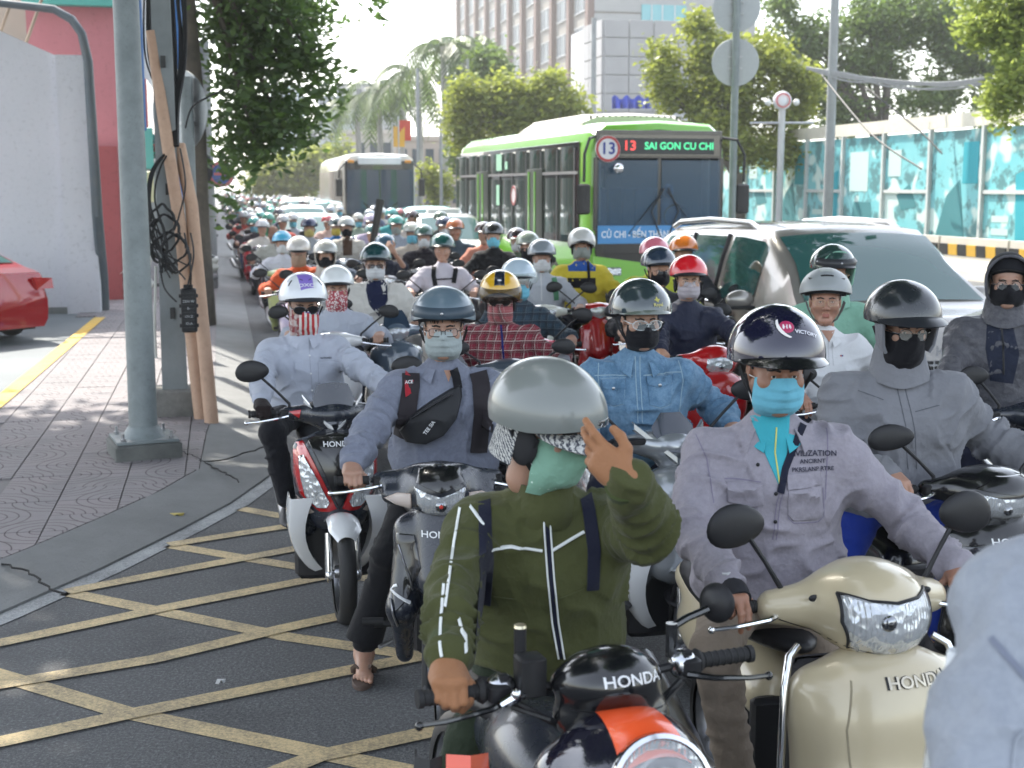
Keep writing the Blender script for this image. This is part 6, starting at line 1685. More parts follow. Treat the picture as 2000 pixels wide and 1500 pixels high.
for a, b in (((960, 1205), (1010, 1204)), ((1085, 1200), (1150, 1180))): onto(rA, 'line', yz(rA, 3.3, a, ((a[0] + b[0]) / 2, (a[1] + b[1]) / 2), b), OL, 'pocket_seam', .006, .003)
for l in (((935, 935), (946, 1000), (952, 1100), (945, 1200)), ((1138, 930), (1152, 1000), (1162, 1080), (1160, 1160))): onto(rA, 'line', yz(rA, 3.4, *l), NAVY, 'backpack_strap', .034, .006)
m = M(); S = rA['S']; c = (S[-1] + S[1]) / 2 + V3((.01, 0, .06)); rows = []
for i in range(6): rows.append([c + V3(((.082 + .008 * math.sin(i)) * math.cos(a) + .02, (.080 + .006 * math.sin(i)) * math.sin(a), -.05 + .022 * i)) for a in [2 * math.pi * j / 24 for j in range(24)]])
m.grid(rows, closed=True, thick=.006); m.build('stand_collar', OL, rA['root'])
OLC = cloth((.048, .064, .02), fold=.2); cuff(rA, -1, OLC, .047, .88, .05); cuff(rA, 1, OLC, .052, .99, .06)

# A's motorbike
def bikeA():
    r = thing('motorbike', 'black retro motorbike with orange tank stripe and big round headlight nearest the camera', 'motorbike', bA, tA, 'motorbikes waiting in the traffic jam')
    g = (.47, .34, 1.02)
    bar_bits(r, *g, 0, lever=BLACKG)
    for s in (-1, 1):
        m = M(); m.ball((g[0] + .01, s * (g[1] - .115), g[2] + .003), (.034, .036, .036), 16, 12); m.build('switch_housing', metal((.6, .61, .63), .22), r); M().box((g[0] + .03, s * (g[1] - .115), g[2] + .036), (.022, .02, .012), bev=.003).build('switch', BLACK, r)
        m = M(); m.lathe([(0, -.01), (.024, -.01), (.03, 0), (.024, .01)], (g[0], s * (g[1] - .073), g[2]), (0, 1, 0), 16); m.build('grip_collar', RUBBER, r)
        m = M(); m.tube([(g[0] + .05, s * .2, g[2] - .02), (g[0] + .07, s * .12, g[2] - .07), (g[0] + .05, s * .05, g[2] - .13)], .0075, 6); m.tube([(g[0] + .04, s * .21, g[2] - .03), (g[0] + .09, s * .14, g[2] - .05), (g[0] + .06, s * .03, g[2] - .11)], .006, 6); m.build('control_cable', BLACK, r)
    M().box((g[0] + .035, -.165, g[2] + .035), (.06, .062, .09), bev=.008).build('brake_reservoir', plastic((.015, .015, .016), .35), r)
    m = M(); m.tube([(g[0], -.175, g[2] + .06), (g[0], -.175, g[2] + .135)], .014, 12); m.build('mirror_mount', BLACK, r); m = M(); m.lathe([(0, .0), (.015, 0), (.013, .006), (0, .006)], (g[0], -.175, g[2] + .134), (0, 0, 1), 14); m.build('mount_cap', metal((.6, .55, .4), .3), r)
    m = M(); m.tube([(g[0] + .07, -.245, g[2] - .01), (g[0] + .075, -.22, g[2] + .004), (g[0] + .06, -.19, g[2])], [.01, .014, .01], 8); m.ball((g[0] + .085, -.215, g[2] + .016), .012, 10, 8); m.build('lever_pivot', CHROME, r)
    # right side mirror on a long stalk (image right)
    m = M(); m.tube([(g[0], .20, g[2] + .02), (g[0], .20, g[2] + .10)], .014, 8); m.tube([(g[0], .20, g[2] + .09), (g[0] - .02, .25, g[2] + .10), (g[0] - .03, .31, g[2] + .112)], .0095, 8); st = m.build('mirror_stalk', BLACKG, r)
    m = M(); m.lathe([(0, .020), (.028, .017), (.045, .006), (.048, 0), (0, -.002)], (g[0] - .03, .335, g[2] + .125), (.6, -1, .15), 28); m.build('mirror', BLACK, r)
    NK = Skin([ell((.57, 0, 1.05), (.095, .112, .070), .03), cone((.55, -.07, .97), (.60, .07, .97), .055, .055, .04), ell((.54, 0, 1.04), (.09, .125, .045), .03)], .007)
    link('nacelle', NK.me, r, BLACKG)
    fr = plane_frame((0, 0, 0), (1, 0, .25)); text_on(NK.bvh(), 'HONDA', .034, fr, 'lettering', SILVT, r, at2=(.020, 1.05 * .97 - .137), off=.002, sx=1.15)
    m = ribbon(NK.bvh(), [(-.12, 1.0), (0, .996), (.12, 1.0)], .004, plane_frame((0, 0, 0), (1, 0, 0)), .001); m.v and m.build('nacelle_seam', BLACK, r)
    # front cowl with orange stripe, running forward and down to the round lamp
    CW = Skin([ell((.70, 0, .88), (.15, .16, .12), .05), ell((.64, .0, .93), (.12, .12, .07), .05), cone((.62, .13, .86), (.60, .20, .52), .07, .06, .06), cone((.62, -.13, .86), (.60, -.20, .52), .07, .06, .06), ell((.55, 0, .6), (.12, .2, .2), .06)], .008)
    link('front_cowl', CW.me, r, paint((.010, .010, .022), .12, 1, .2, .1))
    m = M(); rows = []
    b = CW.bvh()
    for i in range(12):
        x = .62 + .19 * i / 11; w = .060 + .022 * i / 11; row = []
        for k in range(9):
            h_ = b.ray_cast(V3((x, w * (k / 4 - 1), 1.5)), V3((0, 0, -1))); row.append((h_[0] + V3((0, 0, .004))) if h_[0] else V3((x, w * (k / 4 - 1), .8)))
        rows.append(row)
    m.grid(rows); o = m.build('orange_stripe', paint((.85, .10, .025), .25, .9, 0, .08), r)
    if o.data.polygons[0].normal.z < 0: o.data.flip_normals()
    ax = V3((1, 0, .32)); c = V3((.815, 0, .895))
    m = M(); m.lathe([(0, -.05), (.10, -.05), (.118, 0), (.116, .02), (.106, .024)], c, ax, 40); o = m.build('headlight', CHROME, r)
    m = M(); m.lathe([(0, -.015), (.05, -.01), (.103, .015)], c, ax, 40); m.build('reflector', REFL, o)
    m = M(); m.lathe([(.106, .018), (.095, .034), (.06, .048), (.0, .054)], c, ax, 40); m.build('lens', LENS, o)
    m = M(); m.lathe([(.040, .036), (.044, .05), (.050, .036)], c, ax, 36); m.lathe([(.07, .036), (.073, .046), (.078, .036)], c, ax, 36); m.build('lens_ring', LENS, o)
    # tank, seat, wheels, the orange and white side cover with its black rubber edge on the right leg side
    B = sdf_mesh([ell((.22, 0, .72), (.26, .15, .13), .05), cone((.1, 0, .66), (-.5, 0, .72), .11, .08, .06)], .016); link('fuel_tank', np_mesh(*B), r, DKP)
    B = sdf_mesh([ell((-.2, 0, .77), (.38, .13, .06), .05)], .016); link('seat', np_mesh(*B), r, BLACK)
    M().box((.15, 0, .42), (.35, .22, .28), bev=.04).build('engine', plastic((.05, .05, .055), .5), r)
    wheel(r, (.86, 0, .285), .285, .085, STEEL, 30); wheel(r, (-.45, 0, .285), .285, .09, STEEL, 30)
    for s in (-1, 1): M().tube([(.84, s * .09, .28), (.70, s * .09, .75)], .022, 10).build('fork_leg', CHROME, r)
    m = M(); rows = []
    for i in range(12):
        q = i / 11; z = .86 - .62 * q; x = .40 + .10 * math.sin(q * 3.0); y = -.34 - .055 * math.sin(q * 2.6 + .3)
        rows.append([(x - .03, y - .03, z), (x + .01, y - .042, z), (x + .035, y - .02, z), (x + .02, y + .01, z)])
    m.grid(rows, thick=.006); m.build('leg_guard_edge', tread_mat(), r)
    m = M(); rows = []
    for i in range(12):
        q = i / 11; z = .87 - .60 * q; x = .44 + .10 * math.sin(q * 3.0); y = -.325 - .045 * math.sin(q * 2.6 + .3); rows.append([(x, y, z), (x + .025, y + .045, z), (x - .02, y + .10 + .03 * q, z - .02)])
    m.grid(rows, thick=.006); m.build('leg_guard', paint((.80, .10, .04), .2, 1, 0, .1), r)
    m = M(); rows = []
    for i in range(6):
        q = i / 5; z = .66 - .28 * q; x = .545 - .03 * q; y = -.34; rows.append([(x, y - .03 * q, z), (x + .012, y + .04, z), (x - .005, y + .07 + .03 * q, z - .02)])
    m.grid(rows, thick=.004); m.build('white_decal', paint((.7, .55, .55), .2, 1), r)
bikeA()

# B: lilac shirt on the cream scooter
bB, tB = bloc(1688, 1150, 3.62, 1, gx=.58); gB = gw(bB, tB, (.50, .345, .985))
LIL = cloth((.27, .25, .29), (.335, .315, .355), fold=.5)
rB = rider('rider in lilac overshirt and navy glossy helmet with light blue mask on the cream scooter', 1515, 692, 4.0, head=-15, turn=8, tilt=9, top=LIL, pants=cloth((.26, .21, .165), fold=.5), sk=SKIN2, lod=0, maxH=1.74,
    hel=dict(kind='half', mat=paint((.010, .010, .030), .07, 1, .15, .03), r=(.155, .133, .136), brim=(.060, BLACKG, .018), brimw=74, strap=True,
             patches=[((-4, 42, [(.0 + .022 * math.cos(a), .010 + .022 * math.sin(a)) for a in [k * math.pi / 8 for k in range(16)]]), flat((.40, .03, .10), .3), 'emblem_disc')] + [((-4, 42, [(px_ + .004 * math.cos(a) , .010 + .010 * math.sin(a)) for a in [k * math.pi / 4 for k in range(8)]]), flat((.75, .7, .72), .3), 'emblem_petal') for px_ in (-.010, 0, .010)],
             texts=[(-4, 42, 'VICTORY', .017, flat((.75, .75, .8), .3), dict(at2=(.058, -.006), sx=1.0)), (-4, 42, '(', .075, flat((.75, .72, .7), .3), dict(at2=(-.020, .004), rot=.5))]),
    mask='surgical', maskmat=BLUEMASK, gworld=gB, poses=('brake', 'grip'), glove=(None, None), wide=1.1, g=1.06, lean=.03, feet=('board', 'down'), shoe=plastic((.03, .03, .03)))
TEALS = cloth((.05, .38, .46), fold=.2)
for pl, nm, mt, o_ in ((((1478, 830), (1560, 825), (1552, 900), (1532, 965), (1500, 890)), 'tee_shirt', TEALS, .004),): onto(rB, 'patch', yz(rB, 3.85, *pl), mt, nm, off=o_)
onto(rB, 'line', yz(rB, 3.85, (1530, 850), (1526, 900), (1532, 960)), flat((.55, .55, .15)), 'shirt_piping', .005, .006)
onto(rB, 'line', yz(rB, 3.85, (1592, 840), (1570, 880), (1545, 930), (1533, 975)), NAVY, 'bag_strap', .022, .008)
collar(rB, TEALS, .35, .05, .070); collar(rB, LIL, .75, .075, .088)
for pl, d in ((((1427, 958), (1498, 960), (1500, 1000), (1480, 1008), (1430, 1000)), 3.85), (((1552, 948), (1625, 944), (1627, 972), (1552, 978)), 3.8)): onto(rB, 'patch', yz(rB, d, *pl), LIL, 'pocket_flap', off=.008, thick=.006)
onto(rB, 'patch', yz(rB, 3.8, (1553, 978), (1627, 974), (1630, 1035), (1618, 1045), (1566, 1045), (1554, 1032)), LIL, 'pocket', off=.0045, thick=.004)
SD = cloth((.22, .20, .27), fold=.2)
for l in (((1541, 950), (1530, 1000), (1524, 1080)), ((1548, 950), (1537, 1000), (1531, 1080)), ((1553, 980), (1554, 1034), (1566, 1046), (1618, 1046), (1630, 1035), (1627, 976)), ((1427, 958), (1498, 960)), ((1552, 947), (1626, 943)), ((1370, 870), (1392, 920), (1402, 1000)), ((1640, 860), (1636, 930), (1632, 1000))): seam(rB, l, 3.82, .0035, SD)
for p in ((1495, 930), (1529, 985), (1530, 1045)):
    q = lo(rB, *p, 3.8); h_, _ = cast(rB['top'].bvh(), V3((0, q.y, q.z)), V3((-1, 0, 0)), .004)
    if h_: M().ball(h_, (.003, .006, .006), 10, 6).build('button', BLACK, rB['root'])
fr = plane_frame((0, 0, 0), (1, 0, 0)); q = lo(rB, 1606, 917, 3.82)
TXD = flat((.02, .02, .04), .8)
for k, (t_, sz) in enumerate((('CIVILIZATION', .022), ('ANCIRNT', .017), ('PKRSLANP RTRE', .017))): text_on(rB['top'].bvh(), t_, sz, fr, 'lettering', TXD, rB['root'], at2=(q.y, q.z + .014 - .022 * k), off=.005, sx=1.05)
# fingerless glove
Hh = hand_mesh('brake', .0045, 1.12)
def glove_part(r, i, s, mat, gworld, cutx=.118):
    pass
m = M(); a_, b_ = rB['el'][-1], rB['wr'][-1]; u = (b_ - a_).normalized()
m.tube([b_ - u * .055, b_ - u * .03, b_ + u * .004, b_ + u * .04, b_ + u * .075 + V3((0, 0, -.004))], [.034, .036, .037, .043, .040], 18, flat=.92); m.build('fingerless_glove', plastic((.012, .012, .016), .8, .5), rB['root'])
m = M(); m.lathe([(0, 0), (.013, 0), (.014, -.003)], b_ + V3((.012, -.008, .040)), (.3, -.1, 1), 6); m.build('glove_badge', flat((.5, .5, .52)), rB['root'])
def bikeB():
    A = [ell((.665, 0, .74), (.155, .225, .14), .06), cone((.69, .0, .80), (.76, 0, .48), .12, .13, .06, (1, 1.75, 1)), cone((.66, .19, .80), (.68, .19, .36), .05, .05, .05), cone((.66, -.19, .80), (.68, -.19, .36), .05, .05, .05), ell((.70, 0, .40), (.12, .22, .12), .05)]
    Nn = [ell((.585, 0, 1.02), (.150, .150, .105), .05), ell((.655, 0, .985), (.115, .135, .110), .05), cone((.56, .12, 1.00), (.515, .235, .985), .070, .048, .05), cone((.56, -.12, 1.00), (.515, -.235, .985), .070, .048, .05), ell((.60, 0, .95), (.11, .13, .06), .04)]
    o = bike('cream scooter with wide headlight and chrome shield trim in the right foreground', loc=bB, th=tB, main=CRM, lod=0, nac=Nn, apron=A, grips=(.50, .345, .985), msize=(.016, .088, .060), mrot=6, mh=(-.03, .21), lamp=None, kind='scooter')
    r = o['root']; N_ = o['N']; S = N_.bvh(); fr = plane_frame((0, 0, 0), (1, 0, .35)); k = lambda y, z: (y, z * math.cos(.336) - .66 * math.sin(.336))
    HL = [k(-.125, 1.060), k(-.07, 1.030), k(.0, 1.018), k(.07, 1.030), k(.125, 1.060), k(.128, .98), k(.105, .91), k(.06, .862), k(0, .848), k(-.06, .862), k(-.105, .91), k(-.128, .98)]
    car_lamp(S, r, HL, fr, rim=BLACK, bulb=(-.03, k(0, .965)[1], .022, BLACKG))
    m = M(); h_, _ = cast(S, V3((0, -.16, .99)), V3((-1, 0, 0)), .002)
    for y in (-.165, .165):
        h_, _ = cast(S, V3((0, y, 1.035)), V3((-1, 0, 0)), .001)
        if h_: M().ball(h_, (.006, .016, .010), 12, 8).build('slot', BLACK, r)
    text_on(o['A'].bvh(), 'HONDA', .038, plane_frame((0, 0, 0), (1, 0, 0)), 'badge', metal((.55, .50, .40), .3), r, at2=(.045, .855), off=.006, sx=1.25)
    text_on(o['A'].bvh(), 'HONDA', .041, plane_frame((0, 0, 0), (1, 0, 0)), 'badge_shadow', BLACK, r, at2=(.047, .854), off=.0035, sx=1.26)
    for s in (1, -1):
        m = M(); m.tube([(.60, s * .20, .90), (.62, s * .235, .88), (.655, s * .262, .80), (.66, s * .268, .60), (.66, s * .265, .40), (.62, s * .25, .30)], .011, 10); m.build('chrome_guard', CHROME, r)
        stripe(o['A'], r, [(s * .13, .86), (s * .155, .74), (s * .145, .60), (s * .09, .50)], .005, cloth((.30, .26, .18)), 'panel_crease', .001)
    M().box((.56, 0, .60), (.08, .40, .50), bev=.03).build('inner_shield', plastic((.03, .03, .035), .6), r)
    m = M(); m.lathe([(0, 0), (.03, 0), (.035, -.05), (.03, -.09), (0, -.09)], (.80, 0, .42), (1, 0, 0), 16)
    stripe(N_, r, [(-.24, .965), (-.12, .925), (0, .905)], .004, BLACK, 'cover_seam', .0008)
bikeB()

# D: bespectacled rider
bD, tD = bloc(857, 930, 5.2, -6, gx=.58); gD = gw(bD, tD, (.50, .335, .975))
SLATE = cloth((.165, .18, .235), (.21, .23, .29), fold=.55)
rD = rider('rider with rectangular glasses, grey mask and slate jacket, sandalled foot down', 866, 620, 5.75, head=-9, turn=-1, tilt=4, top=SLATE, pants=cloth((.010, .010, .012), fold=.3), lod=0, maxH=1.72,
    hel=dict(kind='half', mat=paint((.10, .145, .18), .35, .5, 0, .15), r=(.150, .128, .122), band=plastic((.035, .055, .075), .35), strap=True), mask='surgical', maskmat=cloth((.34, .39, .39), fold=.5),
    gl=dict(shape='rect'), gworld=gD, poses=('grip', 'grip'), wide=1.12, g=1.08, feet=((.18, -.36, .13), 'peg'), shoe=False, fat=1.05)
m = M(); rs = random.Random(2)
for k in range(26):
    y = -.062 + .124 * k / 25; m.tube([(.052, y, .108), (.094, y + rs.uniform(-.004, .004), .075), (.099 - abs(y) * .25, y + rs.uniform(-.012, .012), .055 + rs.uniform(-.022, .012))], [.009, .008, .0015], 5)
hm_apply(m, rD['Mx'], 'fringe', HAIR, rD['root'])
collar(rD, SLATE, .5, .05, .078)
onto(rD, 'patch', yz(rD, 5.5, (868, 738), (886, 738), (877, 762)), skin((.36, .19, .12)), 'open_neck', off=.002)
for l in (((800, 712), (802, 760), (795, 810), (782, 870)), ((930, 708), (942, 760), (945, 820), (938, 900))): onto(rD, 'line', yz(rD, 5.6, *l), plastic((.018, .014, .018), .8, .4), 'backpack_strap', .078, .014, thick=.012)
onto(rD, 'patch', yz(rD, 5.5, (789, 742), (802, 750), (810, 765), (806, 785), (790, 790), (788, 765)), cloth((.40, .02, .035), fold=.1), 'red_strap_patch', off=.018)
bg_ = thing('crossbody_bag', 'black crossbody bag slung across the slate jacket', 'bag', rD['loc'], rD['th'])
mm = drape(rD['top'].bvh(), yz(rD, 5.5, (775, 862), (800, 828), (838, 800), (880, 775), (903, 765), (905, 790), (893, 835), (868, 868), (830, 888), (790, 886)), plane_frame((0, 0, 0), (1, 0, 0)), .045, .004, .02); mm.build('pouch', plastic((.012, .013, .016), .6, .5), bg_)
mm = ribbon(rD['top'].bvh(), yz(rD, 5.5, (887, 735), (893, 752), (897, 775)), .038, plane_frame((0, 0, 0), (1, 0, 0)), .022, .012, .01); mm.v and mm.build('strap', BLACKC, bg_)
q = lo(rD, 838, 858, 5.4); text_on(rD['top'].bvh(), 'TEE SIA', .022, plane_frame((0, 0, 0), (1, 0, 0)), 'lettering', SILVT, bg_, at2=(q.y, q.z), rot=.95, off=.050)
mm = ribbon(rD['top'].bvh(), yz(rD, 5.5, (800, 832), (840, 806), (885, 782)), .004, plane_frame((0, 0, 0), (1, 0, 0)), .0475, .012, .001); mm.v and mm.build('zip', plastic((.05, .05, .055), .3), bg_)
tq = lo(rD, 796, 768, 5.4); text_on(rD['top'].bvh(), 'ACE', .018, plane_frame((0, 0, 0), (1, 0, 0)), 'lettering', SILVT, rD['root'], at2=(tq.y, tq.z), off=.024)
# bare foot and sandal
def foot(r, s):
    a = r['an'][s]; P = [cone(a + V3((0, 0, .06)), a + V3((-.01, 0, -.03)), .036, .040, .03), ell(a + V3((-.02, 0, -.06)), (.045, .033, .035), .02), cone(a + V3((0, 0, -.04)), a + V3((.12, -.004 * s, -.085)), .036, .028, .03, (1, 1.15, 1))]
    for k in range(5): P.append(cone(a + V3((.12, s * (-.034 + .017 * k) , -.092)), a + V3((.175 - .012 * k, s * (-.036 + .018 * k), -.098)), .0125 - .0012 * k, .0105 - .001 * k, .006))
    V, F = sdf_mesh(P, .0045); link('foot', np_mesh(V, F), r['root'], r['body'].data.materials[0])
    m = M(); rows = []
    out = [(a.x + .07 + .135 * math.cos(t), a.y + s * .002 + (.046 + .008 * math.cos(t)) * math.sin(t)) for t in [2 * math.pi * k / 28 for k in range(28)]]
    for z, k in ((-.13, .93), (-.128, 1), (-.112, 1.0), (-.108, .95)): rows.append([(a.x + .07 + (x - a.x - .07) * k, a.y + (y - a.y) * k, a.z + z) for x, y in out])
    m.grid(rows, closed=True); m.f += [tuple(range(28))[::-1], tuple(range(84, 112))]; sn = m.build('sandal', plastic((.075, .05, .04), .7, .3), r['root'])
    m = M()
    for k in (-1, 1): m.tube([a + V3((.135, -.010 * s, -.085)), a + V3((.10, k * .030, -.055)), a + V3((.055, k * .046, -.085)), a + V3((.05, k * .046, -.105))], [.007, .014, .014, .010], 8, flat=.45)
    m.build('thong_strap', plastic((.09, .06, .045), .7, .3), sn)
foot(rD, -1)
m = M(); k_ = rD['kn'][-1]; a_ = rD['an'][-1]; u = (a_ - k_).normalized(); m.tube([k_.lerp(a_, .3), k_.lerp(a_, .6), a_ - u * .03 + V3((0, 0, .02)), a_ + V3((0, 0, .025))], [.070, .074, .082, .082], 20, cap=False); m.build('trouser_leg', cloth((.010, .010, .012), fold=.3), rD['root'])
def bikeD():
    Nn = [ell((.58, 0, .985), (.13, .125, .075), .04), cone((.56, .10, .985), (.51, .225, .975), .052, .036, .05), cone((.56, -.10, .985), (.51, -.225, .975), .052, .036, .05), ell((.63, 0, .94), (.09, .12, .085), .04), cone((.60, .12, .93), (.57, .19, .93), .045, .035, .04), cone((.60, -.12, .93), (.57, -.19, .93), .045, .035, .04)]
    o = bike('dark blue black underbone motorbike with wide clear headlight of the bespectacled rider', loc=bD, th=tD, main=DKP, lod=0, nac=Nn, kind='moped', grips=(.50, .335, .975), lamp=None, mirrors=False, fender=DKP)
    r = o['root']; S = o['N'].bvh(); fr = o['N'].fr
    car_lamp(S, r, [(-.10, .985), (-.05, .965), (0, .950), (.05, .965), (.10, .985), (.092, .92), (.06, .875), (0, .865), (-.06, .875), (-.092, .92)], fr, rim=None, bulb=(0, .915, .022, plastic((.5, .03, .02), .2)))
    for s in (1, -1): car_lamp(S, r, [(s * .112, .955), (s * .165, .95), (s * .215, .925), (s * .17, .90), (s * .11, .885)], fr, name='indicator', tint=plastic((.55, .42, .34), .15))
    panel(o['N'], r, [(-.095, 1.0), (-.075, 1.06), (0, 1.075), (.075, 1.06), (.095, 1.0), (0, .965)], BLACKG, 'headlight_visor', .012)
    text_on(o['A'].bvh(), 'HONDA', .034, o['A'].fr, 'badge', SILVT, r, at2=(0, .80), off=.004, sx=1.2)
    for s in (1, -1):
        panel(o['A'], r, [(s * .10, .79), (s * .17, .79), (s * .20, .62), (s * .18, .50), (s * .12, .56), (s * .08, .68)], BLACKG, 'side_panel', .008)
        stripe(o['A'], r, [(s * .17, .60), (s * .205, .585), (s * .12, .535)], .010, SILVT, 'silver_flash', .012)
        for l in (((.165, .75), (.13, .65), (.11, .58)), ((.150, .70), (.125, .64), (.115, .60)), ((.20, .56), (.19, .50), (.17, .44))): stripe(o['A'], r, [(s * a, b) for a, b in l], .007, metal((.55, .55, .57), .3), 'silver_flash', .014)
    M().tube([(.30, -.22, .33), (.30, -.31, .33)], .016, 10).build('footpeg', RUBBER, r); M().tube([(.34, -.16, .27), (.42, -.24, .26)], .009, 8).build('brake_pedal', metal((.6, .6, .6), .3), r)
bikeD()

# E: flag mask
bE, tE = bloc(650, 798, 6.75, 1, gx=.56); gE = gw(bE, tE, (.50, .345, .985))
def flag_mat():
    m, nt, b = nodes('flag_cloth'); o = coords(nt); sep = N(nt, 'ShaderNodeSeparateXYZ'); nt.links.new(o, sep.inputs[0]); x, y, z = sep.outputs
    yy = mth(nt, 'ADD', y, mth(nt, 'MULTIPLY', noise(nt, o, 9, 2), .025)); zz_ = mth(nt, 'ADD', z, mth(nt, 'MULTIPLY', y, .25))
    st = mth(nt, 'GREATER_THAN', mth(nt, 'FRACT', mth(nt, 'MULTIPLY', yy, 36)), .5); col = mixc(nt, st, (.42, .025, .03), (.62, .58, .55))
    v = N(nt, 'ShaderNodeTexVoronoi'); v.inputs['Scale'].default_value = 50; v.inputs['Randomness'].default_value = .2; nt.links.new(o, v.inputs['Vector'])
    can = mixc(nt, mth(nt, 'LESS_THAN', v.outputs['Distance'], .32), (.07, .04, .13), (.6, .57, .58))
    zt_ = rE_z - .065
    up = mth(nt, 'MULTIPLY', mth(nt, 'GREATER_THAN', zz_, zt_), mth(nt, 'GREATER_THAN', y, -.03)); col = mixc(nt, up, col, can)
    lf = mth(nt, 'LESS_THAN', y, -.03); col = mixc(nt, mth(nt, 'MULTIPLY', lf, .8), col, mixc(nt, ramp(nt, noise(nt, o, 24, 3), [(.48, (0, 0, 0)), (.54, (1, 1, 1))]), (.20, .05, .055), (.42, .36, .34)))
    nt.links.new(col, b.inputs['Base Color']); b.inputs['Roughness'].default_value = .85; bump(nt, b, noise(nt, o, 30, 4), .02, .6); return m
rE_z = 1.50
FM = flag_mat(); PSH = cloth((.44, .47, .55), fold=.4, pat='stripe')
rE = rider('rider in pale striped shirt with white and purple helmet and flag patterned face cover', 592, 580, 7.45, head=-1, turn=6, tilt=10, top=PSH, pants=cloth((.012, .012, .016)), lod=0, maxH=1.70,
    hel=dict(kind='half', mat=paint((.66, .68, .71), .2, .8, 0, .06), r=(.146, .125, .125), brim=(.040, plastic((.02, .022, .028), .4), .012), strap=True, strapmat=BLACK,
             patches=[((0, 45, [(-.042, .075), (.042, .075), (.040, -.030), (-.032, -.045)]), flat((.22, .15, .50), .35), 'purple_panel'), ((-52, 42, [(-.004, -.02), (.004, -.02), (.004, .02), (-.004, .02)]), BLACK, 'vent'), ((52, 42, [(-.004, -.02), (.004, -.02), (.004, .02), (-.004, .02)]), BLACK, 'vent'),
                      ((-6, 45, [(-.024, .032), (-.006, .020), (-.006, .014), (-.024, .026)]), BLACK, 'vent'), ((6, 45, [(.024, .032), (.006, .020), (.006, .014), (.024, .026)]), BLACK, 'vent')],
             texts=[(0, 45, 'DXC', .030, flat((.75, .75, .8), .3), dict(at2=(.0, -.018), off=.004, sx=1.3))]),
    mask='cover', maskmat=FM, gl=dict(shape='big', rim=BLACKG, lens=plastic((.008, .008, .01), .08), r=.003), gworld=gE, poses=('grip', 'grip'), glove=(cloth((.018, .012, .012)),) * 2, wide=1.04, g=1.02, feet=('board', 'board'))
collar(rE, PSH, .38, .05, .072)
onto(rE, 'patch', yz(rE, 7.3, (624, 712), (670, 712), (671, 752), (662, 764), (632, 764), (625, 752)), PSH, 'chest_pocket', off=.004, thick=.003)
for l in (((606, 665), (608, 720), (614, 790)), ((624, 712), (625, 752), (632, 765), (662, 765), (671, 752), (670, 712), (624, 712))): seam(rE, l, 7.3, .0025, cloth((.3, .32, .37), fold=.1))
q = lo(rE, 640, 706, 7.3); text_on(rE['top'].bvh(), 'HUTRANEX', .012, plane_frame((0, 0, 0), (1, 0, 0)), 'lettering', TXD, rE['root'], at2=(q.y, q.z), off=.004)
for p in ((607, 700), (609, 735), (612, 770)):
    q = lo(rE, *p, 7.3); h_, _ = cast(rE['top'].bvh(), V3((0, q.y, q.z)), V3((-1, 0, 0)), .003)
    if h_: M().ball(h_, (.003, .0055, .0055), 8, 6).build('button', SILVT, rE['root'])
def bikeE():
    o = bike('white, red and black scooter with slanted twin headlights by the pavement', loc=bE, th=tE, main=DKP, lod=0, wings=WHP, fender=WHP, grips=(.50, .345, .985), lamp=None, screen=None, mh=(.02, .20), msize=(.014, .085, .055), mrot=-10)
    r = o['root']; A, N_ = o['A'], o['N']; fr = A.fr
    for s in (1, -1):
        panel(A, r, [(s * .215, .86), (s * .165, .88), (s * .08, .70), (s * .012, .545), (s * .05, .53), (s * .10, .53), (s * .185, .60), (s * .215, .72)], REDP, 'red_edge', .010)
        car_lamp(A.bvh(), r, [(s * .190, .80), (s * .165, .81), (s * .11, .71), (s * .045, .575), (s * .06, .545), (s * .11, .545), (s * .165, .60), (s * .185, .70)], fr, off=.016, bulb=(s * .105, .63, .022))
        panel(A, r, [(s * .215, .60), (s * .19, .585), (s * .12, .525), (s * .16, .50), (s * .20, .53)], plastic((.55, .48, .42), .15), 'indicator', .012)
        stripe(A, r, [(s * .14, .90), (s * .075, .76), (s * .01, .60)], .007, metal((.45, .45, .47), .3), 'silver_line', .012)
    panel(A, r, [(-.15, .895), (0, .915), (.15, .895), (.07, .72), (.03, .60), (0, .54), (-.03, .60), (-.07, .72)], BLACKG, 'centre_panel', .022)
    text_on(A.bvh(), 'HONDA', .034, fr, 'badge', SILVT, r, at2=(.0, .868), off=.030, sx=1.15)
    for s in (-1,): text_on(None, 'HONDA', .026, (V3((.752, s * .185, .485)), V3((0, 1, -.45)), V3((.0, .3, 1))), 'wing_lettering', BLACK, r)
    m = M(); rows = []   # smoked screen and white V
    for i in range(10):
        v = i / 9; w = .035 + .075 * math.sin(min(1, v * 1.25) * math.pi / 2) * (1 - .45 * max(0, v - .6) / .4); rows.append([(.665 - .085 * v - 2.2 * (w * k / 5) ** 2, w * k / 5, .945 + .20 * v - .012 * (k / 5) ** 2) for k in range(-5, 6)])
    m.grid([q[::-1] for q in rows], thick=.004); m.build('windscreen', paint((.02, .025, .035), .1, 1), r)
    for s in (1, -1):
        m = M(); rows = []
        for i in range(9):
            v = i / 8; c = V3((.675 - .12 * v, s * (.012 + .135 * v ** .8), .925 + .135 * v)); rows.append([c + V3((-.02, 0, -.016)), c + V3((.006, -.004 * s, -.010)), c + V3((.006, .004 * s, .012)), c + V3((-.02, s * .004, .016 + .006 * v))])
        m.grid(rows if s < 0 else [q[::-1] for q in rows], thick=.004); m.build('white_chevron', WHP, r)
        panel(N_, r, [(s * .16, 1.01), (s * .22, 1.0), (s * .17, .965)], REDP, 'red_flash', .006)
bikeE()

